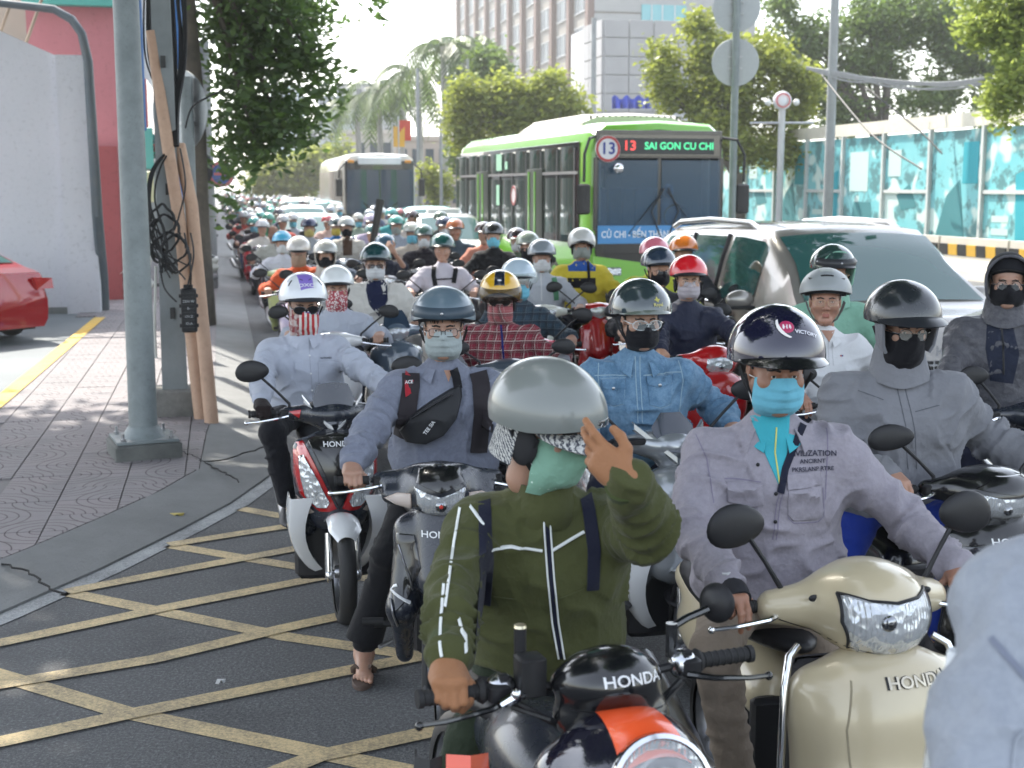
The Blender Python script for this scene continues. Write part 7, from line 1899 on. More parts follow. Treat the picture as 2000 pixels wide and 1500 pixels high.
# F: denim jacket
bF, tF = bloc(1310, 850, 5.85, 2, gx=.58); gF = gw(bF, tF, (.50, .335, 1.0))
DEN = cloth((.095, .19, .30), fold=.6, pat='denim')
rF = rider('rider in washed denim jacket with dark marbled helmet, clear goggles and black mask', 1250, 606, 6.05, head=-9, turn=10, tilt=6, top=DEN, pants=NAVY, sk=SKIN1, lod=0, maxH=1.70,
    hel=dict(kind='half', mat=paint((.030, .045, .050), .1, 1, .1, .05), r=(.152, .130, .132), brim=(.022, paint((.10, .12, .10), .12, 1), .02), brimw=78, strap=True, texts=[(12, 18, 'Royal', .022, flat((.5, .45, .12), .3), dict(at2=(0, .0), off=.006))],
             patches=[((12, 26, [(0, .018), (.006, .006), (.018, .004), (.008, -.004), (.004, -.012), (-.006, -.004), (-.016, .002), (-.006, .006)]), flat((.45, .42, .1)), 'star_emblem')]),
    mask='surgical', maskmat=BLACKC, gl=dict(shape='big', rim=glass((.7, .75, .75), .45), lens=glass((.8, .9, .9), .16), r=.0022), gworld=gF, wide=1.16, g=1.08, glove=(None, None))
collar(rF, DEN, .42, .062, .084)
DS = cloth((.30, .42, .50), fold=.1)
for x0, x1, y0, y1 in ((1182, 1228, 748, 802), (1272, 1324, 742, 805)):
    onto(rF, 'patch', yz(rF, 5.9, (x0, y0 + 10), (x1, y0 + 8), (x1 - 3, y1 - 6), ((x0 + x1) / 2, y1), (x0 + 4, y1 - 6)), DEN, 'chest_pocket', off=.005, thick=.004)
    onto(rF, 'patch', yz(rF, 5.9, (x0 - 2, y0), (x1 + 2, y0 - 2), (x1, y0 + 16), ((x0 + x1) / 2, y0 + 24), (x0, y0 + 17)), DEN, 'pocket_flap', off=.010, thick=.006)
    for l in (((x0 - 2, y0), (x1 + 2, y0 - 2)), ((x0, y0 + 17), ((x0 + x1) / 2, y0 + 24), (x1, y0 + 16)), ((x0 + 3, y0 + 20), (x0 + 6, y1 - 6), ((x0 + x1) / 2, y1), (x1 - 4, y1 - 6), (x1 - 1, y0 + 20))): seam(rF, l, 5.9, .003, DS, 'stitching')
    q = lo(rF, (x0 + x1) / 2, y0 + 18, 5.9); h_, _ = cast(rF['top'].bvh(), V3((0, q.y, q.z)), V3((-1, 0, 0)), .014)
    if h_: M().ball(h_, (.003, .008, .008), 10, 6).build('button', STEEL, rF['root'])
for l in (((1246, 700), (1247, 760), (1250, 830)), ((1255, 700), (1256, 760), (1259, 830)), ((1165, 738), (1240, 738)), ((1262, 738), (1340, 732)), ((1178, 690), (1172, 740), (1180, 820)), ((1332, 690), (1342, 750), (1335, 820))): seam(rF, l, 5.95, .004, DS, 'stitching')
def bikeF():
    o = bike('silver grey scooter with smoked screen under the denim rider', loc=bF, th=tF, main=GYP, lod=0, grips=(.50, .335, 1.0), lamp=None, mh=(.03, .20), fender=GYP, wings=WHP)
    r = o['root']; A, N_ = o['A'], o['N']
    m = M(); rows = []
    for i in range(9):
        v = i / 8; w = .10 * math.sin(min(1, .25 + v) * math.pi / 2) * (1 - .55 * max(0, v - .6) / .4); rows.append([(.67 - .10 * v - 2.0 * (w * k / 5) ** 2, w * k / 5, .98 + .16 * v) for k in range(-5, 6)])
    m.grid([q[::-1] for q in rows], thick=.004); m.build('windscreen', paint((.012, .02, .035), .1, 1), r)
    for s in (1, -1):
        m = M(); rows = []
        for i in range(8):
            v = i / 7; c = V3((.69 - .14 * v, s * (.012 + .15 * v), .95 + .13 * v)); rows.append([c + V3((-.02, 0, -.02)), c + V3((.008, 0, -.01)), c + V3((.004, 0, .014)), c + V3((-.02, 0, .02))])
        m.grid(rows if s < 0 else [q[::-1] for q in rows], thick=.004); m.build('silver_chevron', GYP, r)
        M().box((.58, s * .17, 1.02), (.05, .10, .025), bev=.008).build('air_slot', BLACK, r)
        panel(A, r, [(s * .20, .86), (s * .13, .88), (s * .10, .60), (s * .17, .50), (s * .215, .62)], WHP, 'white_side_panel', .008)
        for l in (((.18, .86), (.16, .72), (.10, .56)), ((.165, .86), (.145, .72), (.09, .56))): stripe(A, r, [(s * a, b) for a, b in l], .010, flat((.45, .10, .12), .3), 'red_pinstripe', .014)
    text_on(A.bvh(), 'HONDA', .034, A.fr, 'badge', BLACK, r, at2=(.03, .84), off=.010, sx=1.15)
bikeF()

# G: grey hoodie on the black scooter
bG, tG = bloc(1930, 925, 5.05, 6, gx=.58); gG = gw(bG, tG, (.50, .335, .985))
GH = cloth((.20, .205, .225), fold=.45)
rG = rider('rider in grey hooded jacket with matt black peaked helmet, round glasses and black face cover', 1762, 618, 5.25, head=-14, turn=10, tilt=8, top=GH, pants=cloth((.01, .03, .22), fold=.4), lod=0, maxH=1.72, hood=True,
    hel=dict(kind='half', mat=paint((.014, .018, .022), .28, .6, 0, .1), r=(.156, .134, .130), brim=(.075, plastic((.012, .014, .018), .3), .022), brimw=76, strap=True), mask='cover', maskmat=BLACKC, gl=dict(shape='round', rim=BLACKG, lens=glass((.7, .7, .65), .25)),
    gworld=gG, poses=('brake', 'grip'), wide=1.2, g=1.2, feet=('down', 'board'))
for l in (((1765, 735), (1772, 790), (1782, 860), (1790, 930)), ((1780, 735), (1788, 790), (1800, 860), (1808, 930)), ((1690, 772), (1740, 790)), ((1800, 812), (1850, 800))): seam(rG, l, 5.1, .004, cloth((.11, .115, .13)))
def bikeG():
    Nn = [ell((.58, 0, .99), (.15, .16, .085), .05), ell((.64, 0, .97), (.10, .14, .09), .05), cone((.56, .12, .99), (.51, .22, .985), .055, .036, .05), cone((.56, -.12, .99), (.51, -.22, .985), .055, .036, .05)]
    o = bike('glossy black scooter with broad headlight at the right edge', loc=bG, th=tG, main=BLACKG, lod=0, nac=Nn, lamp=None, mh=(.02, .19), msize=(.014, .09, .05), mrot=-14)
    r = o['root']; fr = o['N'].fr
    car_lamp(o['N'].bvh(), r, [(-.125, 1.0), (-.05, .985), (.05, .985), (.125, 1.0), (.115, .93), (.06, .89), (-.06, .89), (-.115, .93)], fr, bulb=(-.03, .94, .02))
    panel(o['N'], r, [(-.13, 1.015), (-.06, 1.06), (.06, 1.06), (.13, 1.015), (0, .995)], BLACKG, 'top_panel', .010)
    text_on(o['A'].bvh(), 'HONDA', .036, o['A'].fr, 'badge', SILVT, r, at2=(-.03, .83), off=.004, sx=1.2)
    for s in (1, -1): panel(o['A'], r, [(s * .20, .80), (s * .13, .82), (s * .07, .62), (s * .15, .58)], paint((.02, .022, .028), .1, 1), 'side_panel', .008); car_lamp(o['A'].bvh(), r, [(s * .19, .66), (s * .13, .68), (s * .09, .60), (s * .15, .57)], o['A'].fr, name='indicator')
bikeG()

# H: dark jacket at the right edge
bH, tH = bloc(2035, 740, 6.6, 0, gx=.55); gH = gw(bH, tH, (.50, .34, 1.0))
rH = rider('rider in shiny dark hooded windbreaker with round glasses at the right edge', 1968, 535, 6.9, head=-24, turn=-4, tilt=4, top=cloth((.07, .07, .085), (.12, .12, .13), fold=.7, rough=.4), pants=NAVY, lod=0, maxH=1.76, hood=True, mask='cup', maskmat=BLACKC, gl=dict(shape='round', rim=BLACKG), hel=dict(kind='half', cut=(72, 95, 100), mat=BLACKC, r=(.113, .094, .100), strap=False), gworld=gH, glove=(cloth((.02, .02, .022)),) * 2, wide=1.1, g=1.12)
onto(rH, 'patch', yz(rH, 6.7, (1940, 640), (1990, 640), (2000, 700), (1990, 760), (1945, 755), (1935, 690)), cloth((.02, .025, .045), fold=.4), 'dark_front_panel', off=.003)
onto(rH, 'line', yz(rH, 6.7, (1967, 600), (1968, 660), (1970, 740)), BLACK, 'zip', .01, .006)
bike('dark motorbike with tall mirror under the dark windbreaker rider', loc=bH, th=tH, main=DKP, lod=1, lamp='simple', grips=(.50, .34, 1.0), mh=(-.02, .18), mrot=-8)

# I: older man
bI, tI = bloc(1690, 800, 7.0, 2, gx=.55); gI = gw(bI, tI, (.50, .335, .985))
POLO = cloth((.66, .67, .69), fold=.3)
rI = rider('older rider with bare face, rimless glasses, grey vented helmet and white polo shirt', 1612, 572, 7.2, head=-18, turn=-4, tilt=0, top=POLO, pants=NAVY, sk=skin((.36, .19, .13)), lod=0, maxH=1.74, minH=1.30,
    hel=dict(kind='bike', mat=paint((.26, .28, .285), .45, .2, 0, .15), r=(.150, .128, .122), strap=True, strapmat=plastic((.12, .12, .12)), patches=[((0, 42, [(-.035, .006), (.035, .006), (.033, -.006), (-.033, -.006)]), BLACK, 'vent'), ((-48, 34, [(-.02, .006), (.02, .002), (.0, -.008)]), BLACK, 'vent'), ((48, 34, [(-.02, .002), (.02, .006), (.0, -.008)]), BLACK, 'vent'), ((0, 66, [(-.04, .02), (.04, .02), (.035, -.02), (-.035, -.02)]), plastic((.40, .42, .40), .6), 'vent_mesh')]),
    gl=dict(shape='rect', rim=metal((.5, .35, .2), .3), lens=glass((.5, .35, .25), .28), r=.0008), gworld=gI, poses=('brake', 'grip'), wide=1.0)
collar(rI, POLO, .42, .055, .074)
onto(rI, 'patch', yz(rI, 7.0, (1612, 652), (1642, 652), (1628, 676)), skin((.34, .18, .12)), 'open_neck', off=.003)
for l in (((1626, 672), (1627, 700), (1628, 722)), ((1634, 672), (1635, 700), (1636, 722))): seam(rI, l, 7.0, .0025, cloth((.42, .43, .45), fold=.1))
for k, c in enumerate(((.4, .02, .03), (.02, .04, .2))):
    q = lo(rI, 1652 + 3 * k, 703, 7.0); h_, _ = cast(rI['top'].bvh(), V3((0, q.y, q.z)), V3((-1, 0, 0)), .003)
    if h_: M().box(h_, (.002, .008, .007)).build('logo', flat(c), rI['root'])
bike('dark scooter with chrome lever of the older rider, mostly hidden', loc=bI, th=tI, main=DKP, lod=1, lamp='simple', mh=(-.02, .15))

# C: hooded figure seen from behind in the lower right corner
def figC():
    o = at(2010, 1400, 2.0); o.z = 0; r = thing('person', 'person in pale grey hooded sweatshirt seen from behind in the lower right corner', 'person', o, 0)
    L_ = lambda a_, b_, c_: at(a_ + 35, b_, c_) - o
    mt = cloth((.27, .295, .34), (.33, .355, .40), fold=.6)
    P = [cone(L_(1985, 1235, 1.95), L_(2230, 1190, 2.1), .105, .13, .08), cone(L_(1985, 1225, 1.92), L_(1915, 1420, 1.86), .085, .082, .06), cone(L_(1915, 1420, 1.86), L_(1880, 1640, 1.75), .085, .075, .05), cone(L_(2180, 1300, 2.1), L_(2150, 2200, 2.1), .19, .17, .1),
         ell(L_(1950, 1165, 1.98), (.085, .07, .045), .04), ell(L_(2040, 1130, 2.02), (.13, .09, .05), .05), cone(L_(1893, 1150, 1.97), L_(1960, 1110, 1.98), .022, .03, .03), cone(L_(1960, 1110, 1.98), L_(2080, 1075, 2.0), .03, .04, .04)]
    P += [cone(L_(1880, 1185, 1.93), L_(1890, 1140, 1.96), .022, .022, .04)]
    S_ = Skin(P, .007, .017, [(L_(1985, 1225, 1.92), L_(1880, 1640, 1.75), 13, 1.0), (L_(2180, 1190, 2.1), L_(2150, 2200, 2.1), 10, .8)], 5); link('sweatshirt', S_.me, r, mt)
    n = (-.25, -1, .15); fr = plane_frame((0, 0, 0), n)
    def proj(pts): 
        out = []
        for a, b in pts: q = L_(a, b, 1.9); out.append((q.dot(fr[1]), q.dot(fr[2])))
        return out
    for pts, w, mt2 in ((((1890, 1230), (1940, 1280), (1985, 1330), (2010, 1400)), .009, cloth((.19, .21, .27))), (((1990, 1300), (1965, 1350), (1925, 1390), (1915, 1440)), .006, mt), (((1985, 1170), (2000, 1240), (1990, 1310)), .006, mt)):
        m = ribbon(S_.bvh(), proj(pts), w, fr, .004, .012, .004); m.v and m.build('seam', mt2, r)
    B = sdf_mesh([cone(L_(2180, 1000, 2.1), L_(2170, 800, 2.05), .06, .09, .05), cone(L_(2180, 1150, 2.1), L_(2160, 2100, 2.1), .11, .11, .05), cone(L_(1985, 1235, 1.95), L_(1915, 1420, 1.86), .05, .045, .03), cone(L_(1915, 1420, 1.86), L_(1870, 1720, 1.72), .045, .03, .03), cone(L_(2180, 1150, 2.1), L_(1985, 1235, 1.95), .06, .05, .05), ell(L_(2170, 790, 2.05), (.09, .11, .12), .04), cone(L_(2160, 2100, 2.1), V3((.3, .3, .1)), .11, .05, .05)], .014)
    link('body', np_mesh(*B), r, SKIN1); m = M(); m.ball(L_(2170, 770, 2.07), (.105, .12, .125), 20, 14); m.build('hair', HAIR, r); m = M(); m.tube([L_(2165, 1700, 2.1), V3((.3, .3, .05))], [.17, .09], 16); m.build('trousers', NAVY, r)
    m = M(); c = L_(1820, 1420, 1.98); m.lathe([(0, -.10), (.028, -.10), (.031, -.09), (.031, -.02), (.030, .03), (.026, .06), (.014, .082), (.013, .092)], c, (.08, 0, 1), 24)
    bt = thing('water_bottle', 'clear plastic water bottle with white cap beside the grey sweatshirt', 'bottle', o, 0); m.build('bottle_body', glass((.75, .8, .8), .42, .12), bt)
    m = M(); m.lathe([(0, .118), (.017, .118), (.018, .113), (.018, .088), (.0, .088)], c, (.08, 0, 1), 20); m.build('cap', flat((.72, .75, .78)), bt)
    m = M(); m.lathe([(0, -.098), (.028, -.098), (.029, -.02), (.028, .01), (0, .01)], c, (.08, 0, 1), 20); m.build('water', glass((.6, .66, .68), .35, .05), bt)
figC()
# ------------------------------------------------------------------ the riders further back
def C(*c, **k): return cloth(tuple(c), **k)
def P_(*c): return paint(tuple(c), .16, 1, 0, .1)
PK = plastic((.02, .022, .026), .35); WM = cloth((.60, .61, .62), fold=.3); BM = BLUEMASK; BKM = BLACKC; GM = C(.28, .31, .29)
def HEL(c, brim=True, kind='half', **k):
    d = dict(kind=kind, mat=P_(*c) if isinstance(c, tuple) else c, strap=True, r=(.146, .126, .124)); 
    if brim: d['brim'] = (.042, PK, .014)
    d.update(k); return d
def back(label, bl, px, py, d, top, hel, mask=None, mm=None, bikec=(.03, .03, .035), head=-8, turn=0, tilt=6, lod=1, nb=None, lampk='simple', extra=None, **k):
    r = rider(label, px, py, d, head=head, turn=turn, tilt=tilt, top=top, pants=k.pop('pants', NAVY), hel=hel, mask=mask, maskmat=mm, lod=lod, gworld=None, **k)
    if bl: bike(bl, r if nb is None else None, loc=None if nb is None else nb[0], th=None if nb is None else nb[1], main=P_(*bikec), lod=lod, lamp=lampk, cat='scooter', mrot=random.uniform(-10, 10))
    return r
# O plaid
bO, tO = bloc(1000, 730, 8.35, -4); gO = gw(bO, tO, (.50, .335, 1.0))
rO = rider('rider in red plaid jacket with yellow and navy striped helmet and smoked face shield', 977, 570, 8.7, head=-12, turn=-2, tilt=8, top=cloth((.20, .022, .040), pat='plaid_red', fold=.45), pants=NAVY, lod=0, maxH=1.72, hel=dict(kind='three', mat=paint((.62, .36, .02), .15, 1, 0, .06), r=(.150, .128, .130), strap=False,
    patches=[((0, 55, [(-.030, .10), (.030, .10), (.034, -.075), (-.034, -.075)]), paint((.012, .018, .035), .12, 1), 'navy_stripe'), ((0, 40, [(.014 * math.cos(a), .008 * math.sin(a)) for a in [k * math.pi / 5 for k in range(10)]]), SILVT, 'oval_badge')], shield=glass((.03, .02, .015), .42, .05, .5)),
    mask='cover', maskmat=cloth((.36, .10, .11), fold=.4, pat='plaid_red'), gl=dict(shape='big', rim=BLACKG, lens=plastic((.01, .01, .01), .08), r=.002), gworld=gO, glove=(C(.16, .17, .19),) * 2, wide=1.06, g=1.06)
onto(rO, 'line', yz(rO, 8.5, (976, 615), (980, 660), (984, 712)), C(.01, .02, .12), 'zip', .014, .004)
o = bike('dark blue grey scooter with white panel under the plaid rider', loc=bO, th=tO, main=paint((.045, .06, .08), .3, .6, 0, .2), lod=0, lamp=None, mh=(-.02, .12)); car_lamp(o['N'].bvh(), o['root'], [(-.03, .97), (-.12, 1.0), (-.10, .94), (-.03, .92)], o['N'].fr); panel(o['N'], o['root'], [(.0, .99), (.10, 1.02), (.14, .97), (.06, .94)], WHP, 'white_panel', .006)
# K red helmet woman with red scooter
bK, tK = bloc(1393, 705, 8.9, -2, gz=.98); gK = gw(bK, tK, (.50, .33, .98))
rK = rider('rider in navy windbreaker with glossy red helmet, round glasses and pale mask', 1344, 535, 9.4, head=-10, turn=-2, tilt=5, top=C(.020, .024, .048, fold=.55, rough=.6), pants=C(.03, .05, .10), lod=0, maxH=1.70, hel=HEL(paint((.60, .012, .022), .12, 1, 0, .03), ear=True), mask='surgical', maskmat=C(.46, .42, .45), gl=dict(shape='round', rim=metal((.6, .4, .3), .3)), gworld=gK, sk=SKIN3, wide=1.02, g=1.04)
o = bike('bright red scooter with large clear headlight behind the denim rider', loc=bK, th=tK, main=REDP, lod=0, lamp=None, nac=[ell((.58, 0, .97), (.13, .15, .11), .05), cone((.56, .10, .98), (.51, .22, .98), .05, .034, .05), cone((.56, -.10, .98), (.51, -.22, .98), .05, .034, .05)], mh=(.0, .2), mirrors=False)
car_lamp(o['N'].bvh(), o['root'], [(-.085, 1.0), (0, 1.015), (.085, 1.0), (.092, .94), (.04, .885), (-.04, .885), (-.092, .94)], o['N'].fr, bulb=(0, .95, .018))
m = M(); h_, _ = cast(o['A'].bvh(), V3((0, .04, .74)), V3((-1, 0, 0)), .006)
if h_: m.lathe([(0, .003), (.026, .003), (.028, 0)], h_, (1, 0, 0), 20); m.build('round_sticker', flat((.25, .35, .6)), o['root'])
# V white jacket over navy tee
rV = back('rider in open white jacket over navy tee with dark green helmet and white mask', None, 733, 505, 11.2, C(.60, .58, .54), HEL((.012, .05, .055)), 'surgical', WM, lod=0, wide=1.15, g=1.2, head=-8, turn=2, pants=C(.45, .44, .42), maxH=1.72, gl=dict(shape='rect', rim=BLACKG, lens=glass((.05, .04, .04), .7)))
onto(rV, 'patch', yz(rV, 11, (716, 548), (755, 548), (757, 590), (740, 622), (720, 598), (713, 570)), C(.010, .014, .045), 'navy_tee', off=.004)
collar(rV, C(.60, .58, .54), .6, .07, .085)
bV, tV = bloc(772, 640, 10.6, 2); o = bike('grey and white scooter with smoked screen under the white jacket rider', loc=bV, th=tV, main=paint((.10, .14, .19), .2, 1), lod=1, lamp='simple', screen=paint((.03, .05, .08), .1, 1), wings=WHP)
# W floral mask
rW = back('rider in pale blue jacket with white helmet and red floral face cover', 'white scooter of the rider with the floral face cover', 657, 556, 10.3, C(.42, .45, .52), HEL((.68, .70, .70)), 'cover', cloth((.40, .08, .10), pat='floral'), lod=0, bikec=(.6, .61, .62), turn=6, sk=SKIN1, pants=NAVY, feet=('board', 'board'))
# P, Q, R
back('rider in dark blue checked jacket with pale blue helmet and blue mask', 'red scooter beside the plaid rider', 1012, 540, 10.0, cloth((.03, .055, .08), pat='plaid_navy'), HEL((.42, .52, .60), shield=glass((.5, .6, .6), .25)), 'surgical', BM, lod=1, bikec=(.5, .02, .05), head=-4, turn=2)
rQ = back('rider in pale grey zip hoodie with grey helmet, white mask and green bag strap', 'white scooter with rounded front under the pale hoodie rider', 1058, 495, 12.6, C(.42, .44, .48), HEL((.22, .25, .28)), 'surgical', WM, bikec=(.55, .56, .50), head=-10)
onto(rQ, 'line', yz(rQ, 12.4, (1083, 530), (1088, 560), (1090, 590)), C(.08, .22, .12), 'green_strap', .05, .01); onto(rQ, 'line', yz(rQ, 12.4, (1059, 535), (1060, 590)), WM, 'zip', .012, .004)
YB = C(.62, .50, .05)
rR = back('rider in yellow and blue delivery jacket with silver helmet', None, 1136, 472, 13.0, YB, HEL((.50, .50, .48), kind='three'), 'cup', GM, head=-12, turn=0, wide=1.1, g=1.1, glove=(BKM, BKM))
onto(rR, 'patch', yz(rR, 12.8, (1108, 500), (1168, 498), (1166, 532), (1112, 532)), C(.03, .10, .38), 'blue_chest_panel', off=.004); onto(rR, 'patch', yz(rR, 12.8, (1110, 545), (1166, 545), (1166, 565), (1112, 565)), BKM, 'black_band', off=.005); onto(rR, 'line', yz(rR, 12.8, (1151, 505), (1153, 560)), BKM, 'bag_strap', .028, .010)
bR, tR = bloc(1168, 585, 12.4, -2); bike('red motorbike with rounded clear headlight below the yellow and blue jacket', loc=bR, th=tR, main=REDP, kind='moped', lod=1, lamp='simple')
# L M N
rL = back('rider in black with navy helmet, glasses and black mask left of the red helmet', 'dark scooter behind the red helmet rider', 1286, 515, 10.4, C(.02, .02, .024), HEL((.02, .035, .06)), 'surgical', BKM, head=-8, turn=12, gl=dict(shape='rect'), sk=SKIN3)
back('rider in lime jacket with pink helmet peeking behind the navy helmet', 'scooter of the pink helmet rider', 1278, 492, 11.9, C(.45, .50, .05), HEL((.60, .16, .22)), 'surgical', WM, bikec=(.2, .2, .2))
back('rider in bright orange helmet with dark peak close to the silver car', 'scooter of the orange helmet rider', 1335, 487, 12.4, C(.05, .05, .06), HEL((.62, .17, .02)), None, None, bikec=(.1, .1, .1))
# J mint, behind the older rider
MG = C(.22, .42, .32)
rJ = back('rider in mint hood and jacket with dark green helmet behind the older rider', 'scooter of the mint hooded rider', 1626, 520, 8.3, MG, HEL((.02, .05, .045), band=PK), 'cover', C(.40, .45, .42), head=-16, turn=12, gl=dict(shape='round', rim=metal((.5, .35, .2), .3)), hood=True, lod=1, bikec=(.05, .05, .05), maxH=1.74)
# S.. black shirt, T..
rS = back('man in black shirt with dark helmet and blue mask beside the green bus', 'black motorbike of the man in the black shirt', 964, 455, 16.5, C(.012, .012, .014), HEL((.02, .02, .022), brim=False), 'surgical', BM, head=-14, short=True, sk=SKIN1)
back('rider with dark red lined helmet beside the black shirt man', 'scooter of the dark red helmet rider', 1010, 465, 17.5, C(.10, .12, .08), HEL((.03, .02, .025), patches=[((0, 12, [(-.06, .01), (.06, .01), (.06, -.012), (-.06, -.012)]), REDP, 'red_line')]), 'surgical', WM, head=-10, lod=1)
back('rider with olive grey helmet and dark scarf near the bus front', 'scooter of the olive grey helmet rider', 1031, 475, 15.2, C(.15, .17, .13), HEL((.20, .24, .20)), 'cover', BKM, head=-10, turn=14)
back('rider in salmon shirt half hidden behind the black shirt man', None, 946, 452, 18.6, C(.48, .20, .14), HEL((.05, .03, .03)), None, None, head=-10, lod=2)
rU = back('man in white shirt with backpack straps and green helmet', 'silver scooter of the man in the white shirt', 864, 480, 14.4, C(.56, .53, .60), HEL((.015, .08, .075), brim=True), None, None, head=-10, sk=skin((.42, .24, .17)), short=True, bikec=(.4, .4, .4), wide=1.08, maxH=1.70)
for l in (((848, 505), (846, 540), (850, 560)), ((884, 505), (890, 530), (886, 555))): onto(rU, 'line', yz(rU, 14.2, *l), BKM, 'backpack_strap', .05, .012)
onto(rU, 'line', yz(rU, 14.2, (846, 548), (888, 546)), BKM, 'chest_strap', .015, .014)
back('rider in orange knitted sweater with white cap helmet and tan face cover', 'purple and white scooter of the orange sweater rider', 583, 485, 14.8, C(.50, .085, .025, fold=.7), HEL((.52, .50, .48)), 'cover', C(.30, .22, .16), head=-4, tilt=18, bikec=(.45, .4, .55), wide=1.1, g=1.1)
back('rider in cream hooded jacket with silver helmet and black mask', 'scooter of the cream hooded rider', 636, 492, 14.6, C(.50, .47, .42), HEL((.42, .42, .40)), 'surgical', BKM, head=-6, hood=True, bikec=(.3, .3, .3), wide=1.1)
back('rider with light blue helmet and white sleeves leaning at the kerb side', 'pale green scooter at the kerb side', 551, 470, 18.0, C(.60, .60, .66), HEL((.08, .40, .62), brim=False), 'surgical', WM, head=-2, bikec=(.35, .40, .15))
back('bareheaded man in pale grey tee beside the light blue helmet', 'dark scooter of the bareheaded man', 534, 452, 20.5, C(.48, .47, .43), None, None, None, head=-2, short=True, sk=SKIN2)
back('rider in grey sweatshirt with navy cap and yellow mask', 'scooter of the navy cap rider', 604, 441, 21.5, C(.35, .38, .42), HEL((.03, .035, .09), brim=False), 'surgical', C(.5, .42, .15), head=-4)
rC = back('rider in open off white jacket over brown shirt with silver helmet and black mask', 'blue black motorbike below the off white jacket', 677, 440, 20.5, C(.52, .49, .45), HEL((.48, .50, .50)), 'surgical', BKM, head=-6, bikec=(.03, .05, .08), wide=1.12, g=1.15)
onto(rC, 'patch', yz(rC, 20.3, (668, 462), (688, 462), (688, 500), (670, 500)), C(.08, .045, .03), 'brown_shirt', off=.006)
back('rider in bright blue jacket with yellow mask left of the silver helmet', None, 656, 440, 23.0, C(.02, .12, .32), HEL((.05, .07, .07)), 'surgical', C(.55, .42, .08), head=-4, lod=2)
back('bare armed rider in dark tee with blue grey helmet raising a hand to the face', 'scooter of the rider raising a hand', 752, 478, 16.6, C(.02, .025, .045), HEL((.04, .09, .14)), None, None, head=-6, short=True, sk=SKIN1, turn=14, raised=(1, at(768, 490, 16.3), (-.3, -.6, .8), (0, .4, .9), (-.3, .7, -1)), poses=('grip', 'relax'))
back('rider in black jacket with green silver helmet and white mask', 'black scooter of the rider in the black jacket', 828, 458, 18.2, C(.02, .016, .022), HEL((.06, .12, .10)), 'surgical', WM, head=-8, wide=1.12)
back('rider in cream and black jacket with pale helmet and blue mask', None, 805, 452, 19.6, C(.50, .44, .38), HEL((.50, .52, .46)), 'surgical', BM, head=-8, lod=2)
back('rider in grey shirt with two tone green helmet behind the black jacket', 'scooter of the two tone green helmet rider', 774, 437, 21.5, C(.34, .38, .44), HEL((.06, .28, .24)), 'surgical', GM, head=-8)
back('rider in dark shirt with navy helmet left of the orange visor', 'scooter of the navy helmet rider by the taxi', 868, 440, 20.5, C(.05, .06, .07), HEL((.04, .05, .09)), 'surgical', WM, head=-8)
back('man in dark sweater with orange brown helmet next to the white taxi', 'motorbike of the orange brown helmet man', 889, 445, 19.5, C(.05, .075, .10), HEL((.40, .13, .05), brim=(.05, WHP, .01)), None, None, head=-10, sk=SKIN2)
back('rider with brown hair net and pale jacket behind the blue mask rider', None, 805, 425, 24.5, C(.55, .50, .45), HEL((.05, .03, .03), brim=False), None, None, head=-6, lod=2)
back('rider in dark top with green camouflage helmet in front of the white taxi', None, 861, 427, 24.0, C(.04, .05, .05), HEL((.03, .07, .03)), 'surgical', GM, head=-6, lod=2)
back('rider with lilac helmet and teal visor beside the dark plank', None, 724, 432, 24.0, C(.40, .34, .45), HEL((.42, .36, .46)), None, None, head=-6, lod=2)
back('rider in teal jacket with teal helmet behind the dark plank', None, 765, 420, 26.0, C(.05, .28, .30), HEL((.06, .30, .28)), 'surgical', BM, head=-6, lod=2)
back('rider in lavender top partly hidden behind the dark plank', None, 727, 455, 21.0, C(.42, .36, .48), HEL((.10, .20, .20)), None, None, head=-6, lod=2)
a, b = at(727, 482, 19), at(743, 390, 19); o = M(); o.tube([a, b], [.055, .075], 6, flat=.5); tag(o.build('plank', plastic((.025, .024, .022), .5)), 'long dark plank sticking up from the crowd of riders', 'plank')
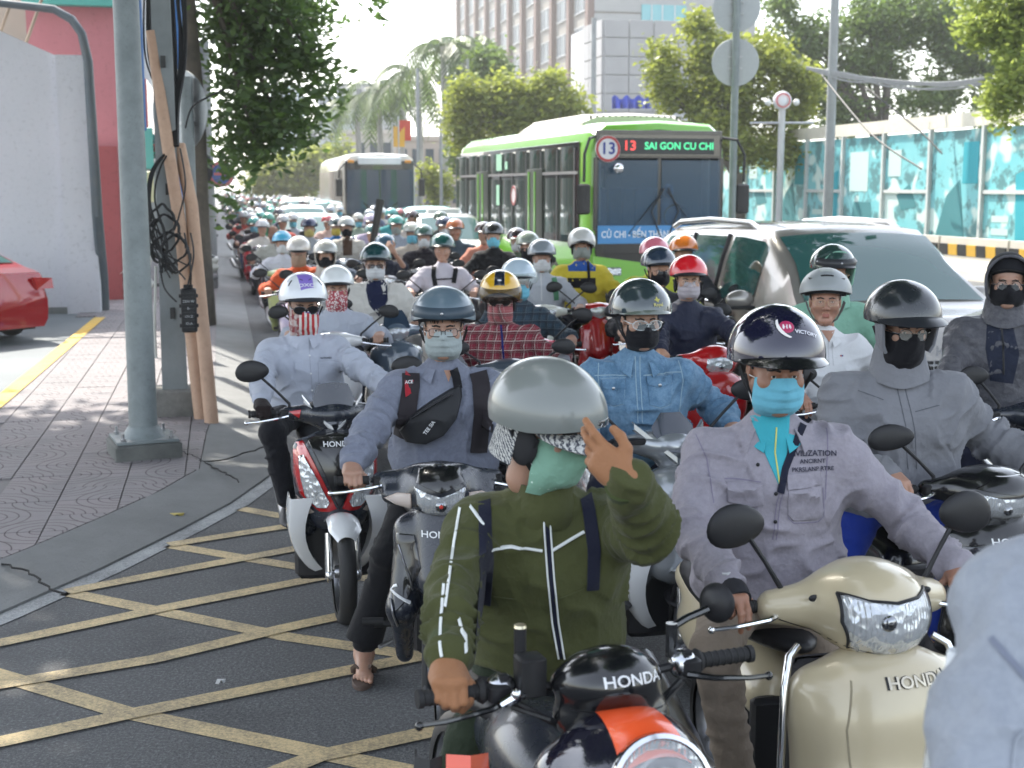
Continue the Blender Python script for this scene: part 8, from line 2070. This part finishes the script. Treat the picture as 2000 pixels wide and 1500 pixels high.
# prototypes for the far crowd
protos = []
fg = 'far riders filling the lane towards the vanishing point'
cols = [((.55, .52, .48), (.50, .50, .50)), ((.05, .05, .06), (.05, .25, .22)), ((.06, .30, .16), (.06, .28, .20)), ((.50, .10, .08), (.4, .4, .4)), ((.40, .42, .48), (.55, .55, .55)), ((.10, .12, .2), (.06, .06, .07)), ((.55, .40, .35), (.5, .1, .1)), ((.30, .38, .30), (.5, .5, .45)), ((.2, .2, .22), (.3, .33, .36))]
rs = random.Random(12)
fl = ['far rider in %s with %s helmet among the distant riders' % t for t in (('a cream top', 'a pale grey'), ('a black top', 'a dark green'), ('a green jacket', 'a green'), ('a red top', 'a grey'), ('a pale blue grey top', 'a white'), ('a navy top', 'a black'), ('a tan top', 'a red'), ('a sage top', 'a cream'), ('a charcoal top', 'a slate'))]
spots = [(512, 443, 25), (497, 452, 27), (524, 428, 28), (552, 432, 27), (572, 428, 29), (545, 418, 31), (640, 432, 28), (700, 428, 30), (722, 420, 32), (490, 436, 31), (508, 422, 33), (530, 414, 35), (475, 440, 31)]
for s_ in np.arange(36, 150, 3.0):
    for t_ in np.arange(.9, 5.2, .95):
        if rs.random() < .30: continue
        w = ST(s_ + rs.uniform(-1, 1), t_ + rs.uniform(-.4, .4)); spots.append(w)
for k, sp in enumerate(spots):
    i = k % 9
    if isinstance(sp, tuple): px, py, d = sp
    if k < 9:
        px, py, d = spots[k]; r = rider(fl[i], px, py, d, head=-4, top=C(*cols[i][0]), pants=NAVY, hel=HEL(cols[i][1]), mask='surgical' if i % 3 else None, maskmat=[WM, BM, GM][i % 3], lod=2, group=fg)
        b_ = bike('scooter under the ' + fl[i].replace(' among the distant riders', ''), r, main=P_(*[(.05, .05, .06), (.4, .02, .03), (.5, .5, .5), (.03, .06, .15)][i % 4]), lod=2, cat='scooter', group='scooters of the far riders'); protos.append((r['root'], b_['root']))
    else:
        a, b = protos[i]
        if isinstance(sp, tuple): w = at(px, 420, d); w.z = 0
        else: w = sp
        th = BASE + R(rs.uniform(-22, 16))
        for q in (a, b): c = copy_tree(q); c.location = (w.x, w.y, 0); c.rotation_euler = (0, 0, th)
# ------------------------------------------------------------------ air
hb_ = M(); hb_.box((0, 440, 24), (1000, 900, 52)); HZ_ = hb_.build('haze', None, smooth=False); HZ_['kind'] = 'stuff'
hm_ = bpy.data.materials.new('haze'); hm_.use_nodes = True; hn = hm_.node_tree.nodes; hn.clear()
pv = hn.new('ShaderNodeVolumePrincipled'); pv.inputs['Color'].default_value = (.95, .97, .95, 1); pv.inputs['Density'].default_value = .0009; pv.inputs['Anisotropy'].default_value = .3
ho = hn.new('ShaderNodeOutputMaterial'); hm_.node_tree.links.new(pv.outputs[0], ho.inputs['Volume']); HZ_.data.materials.append(hm_)
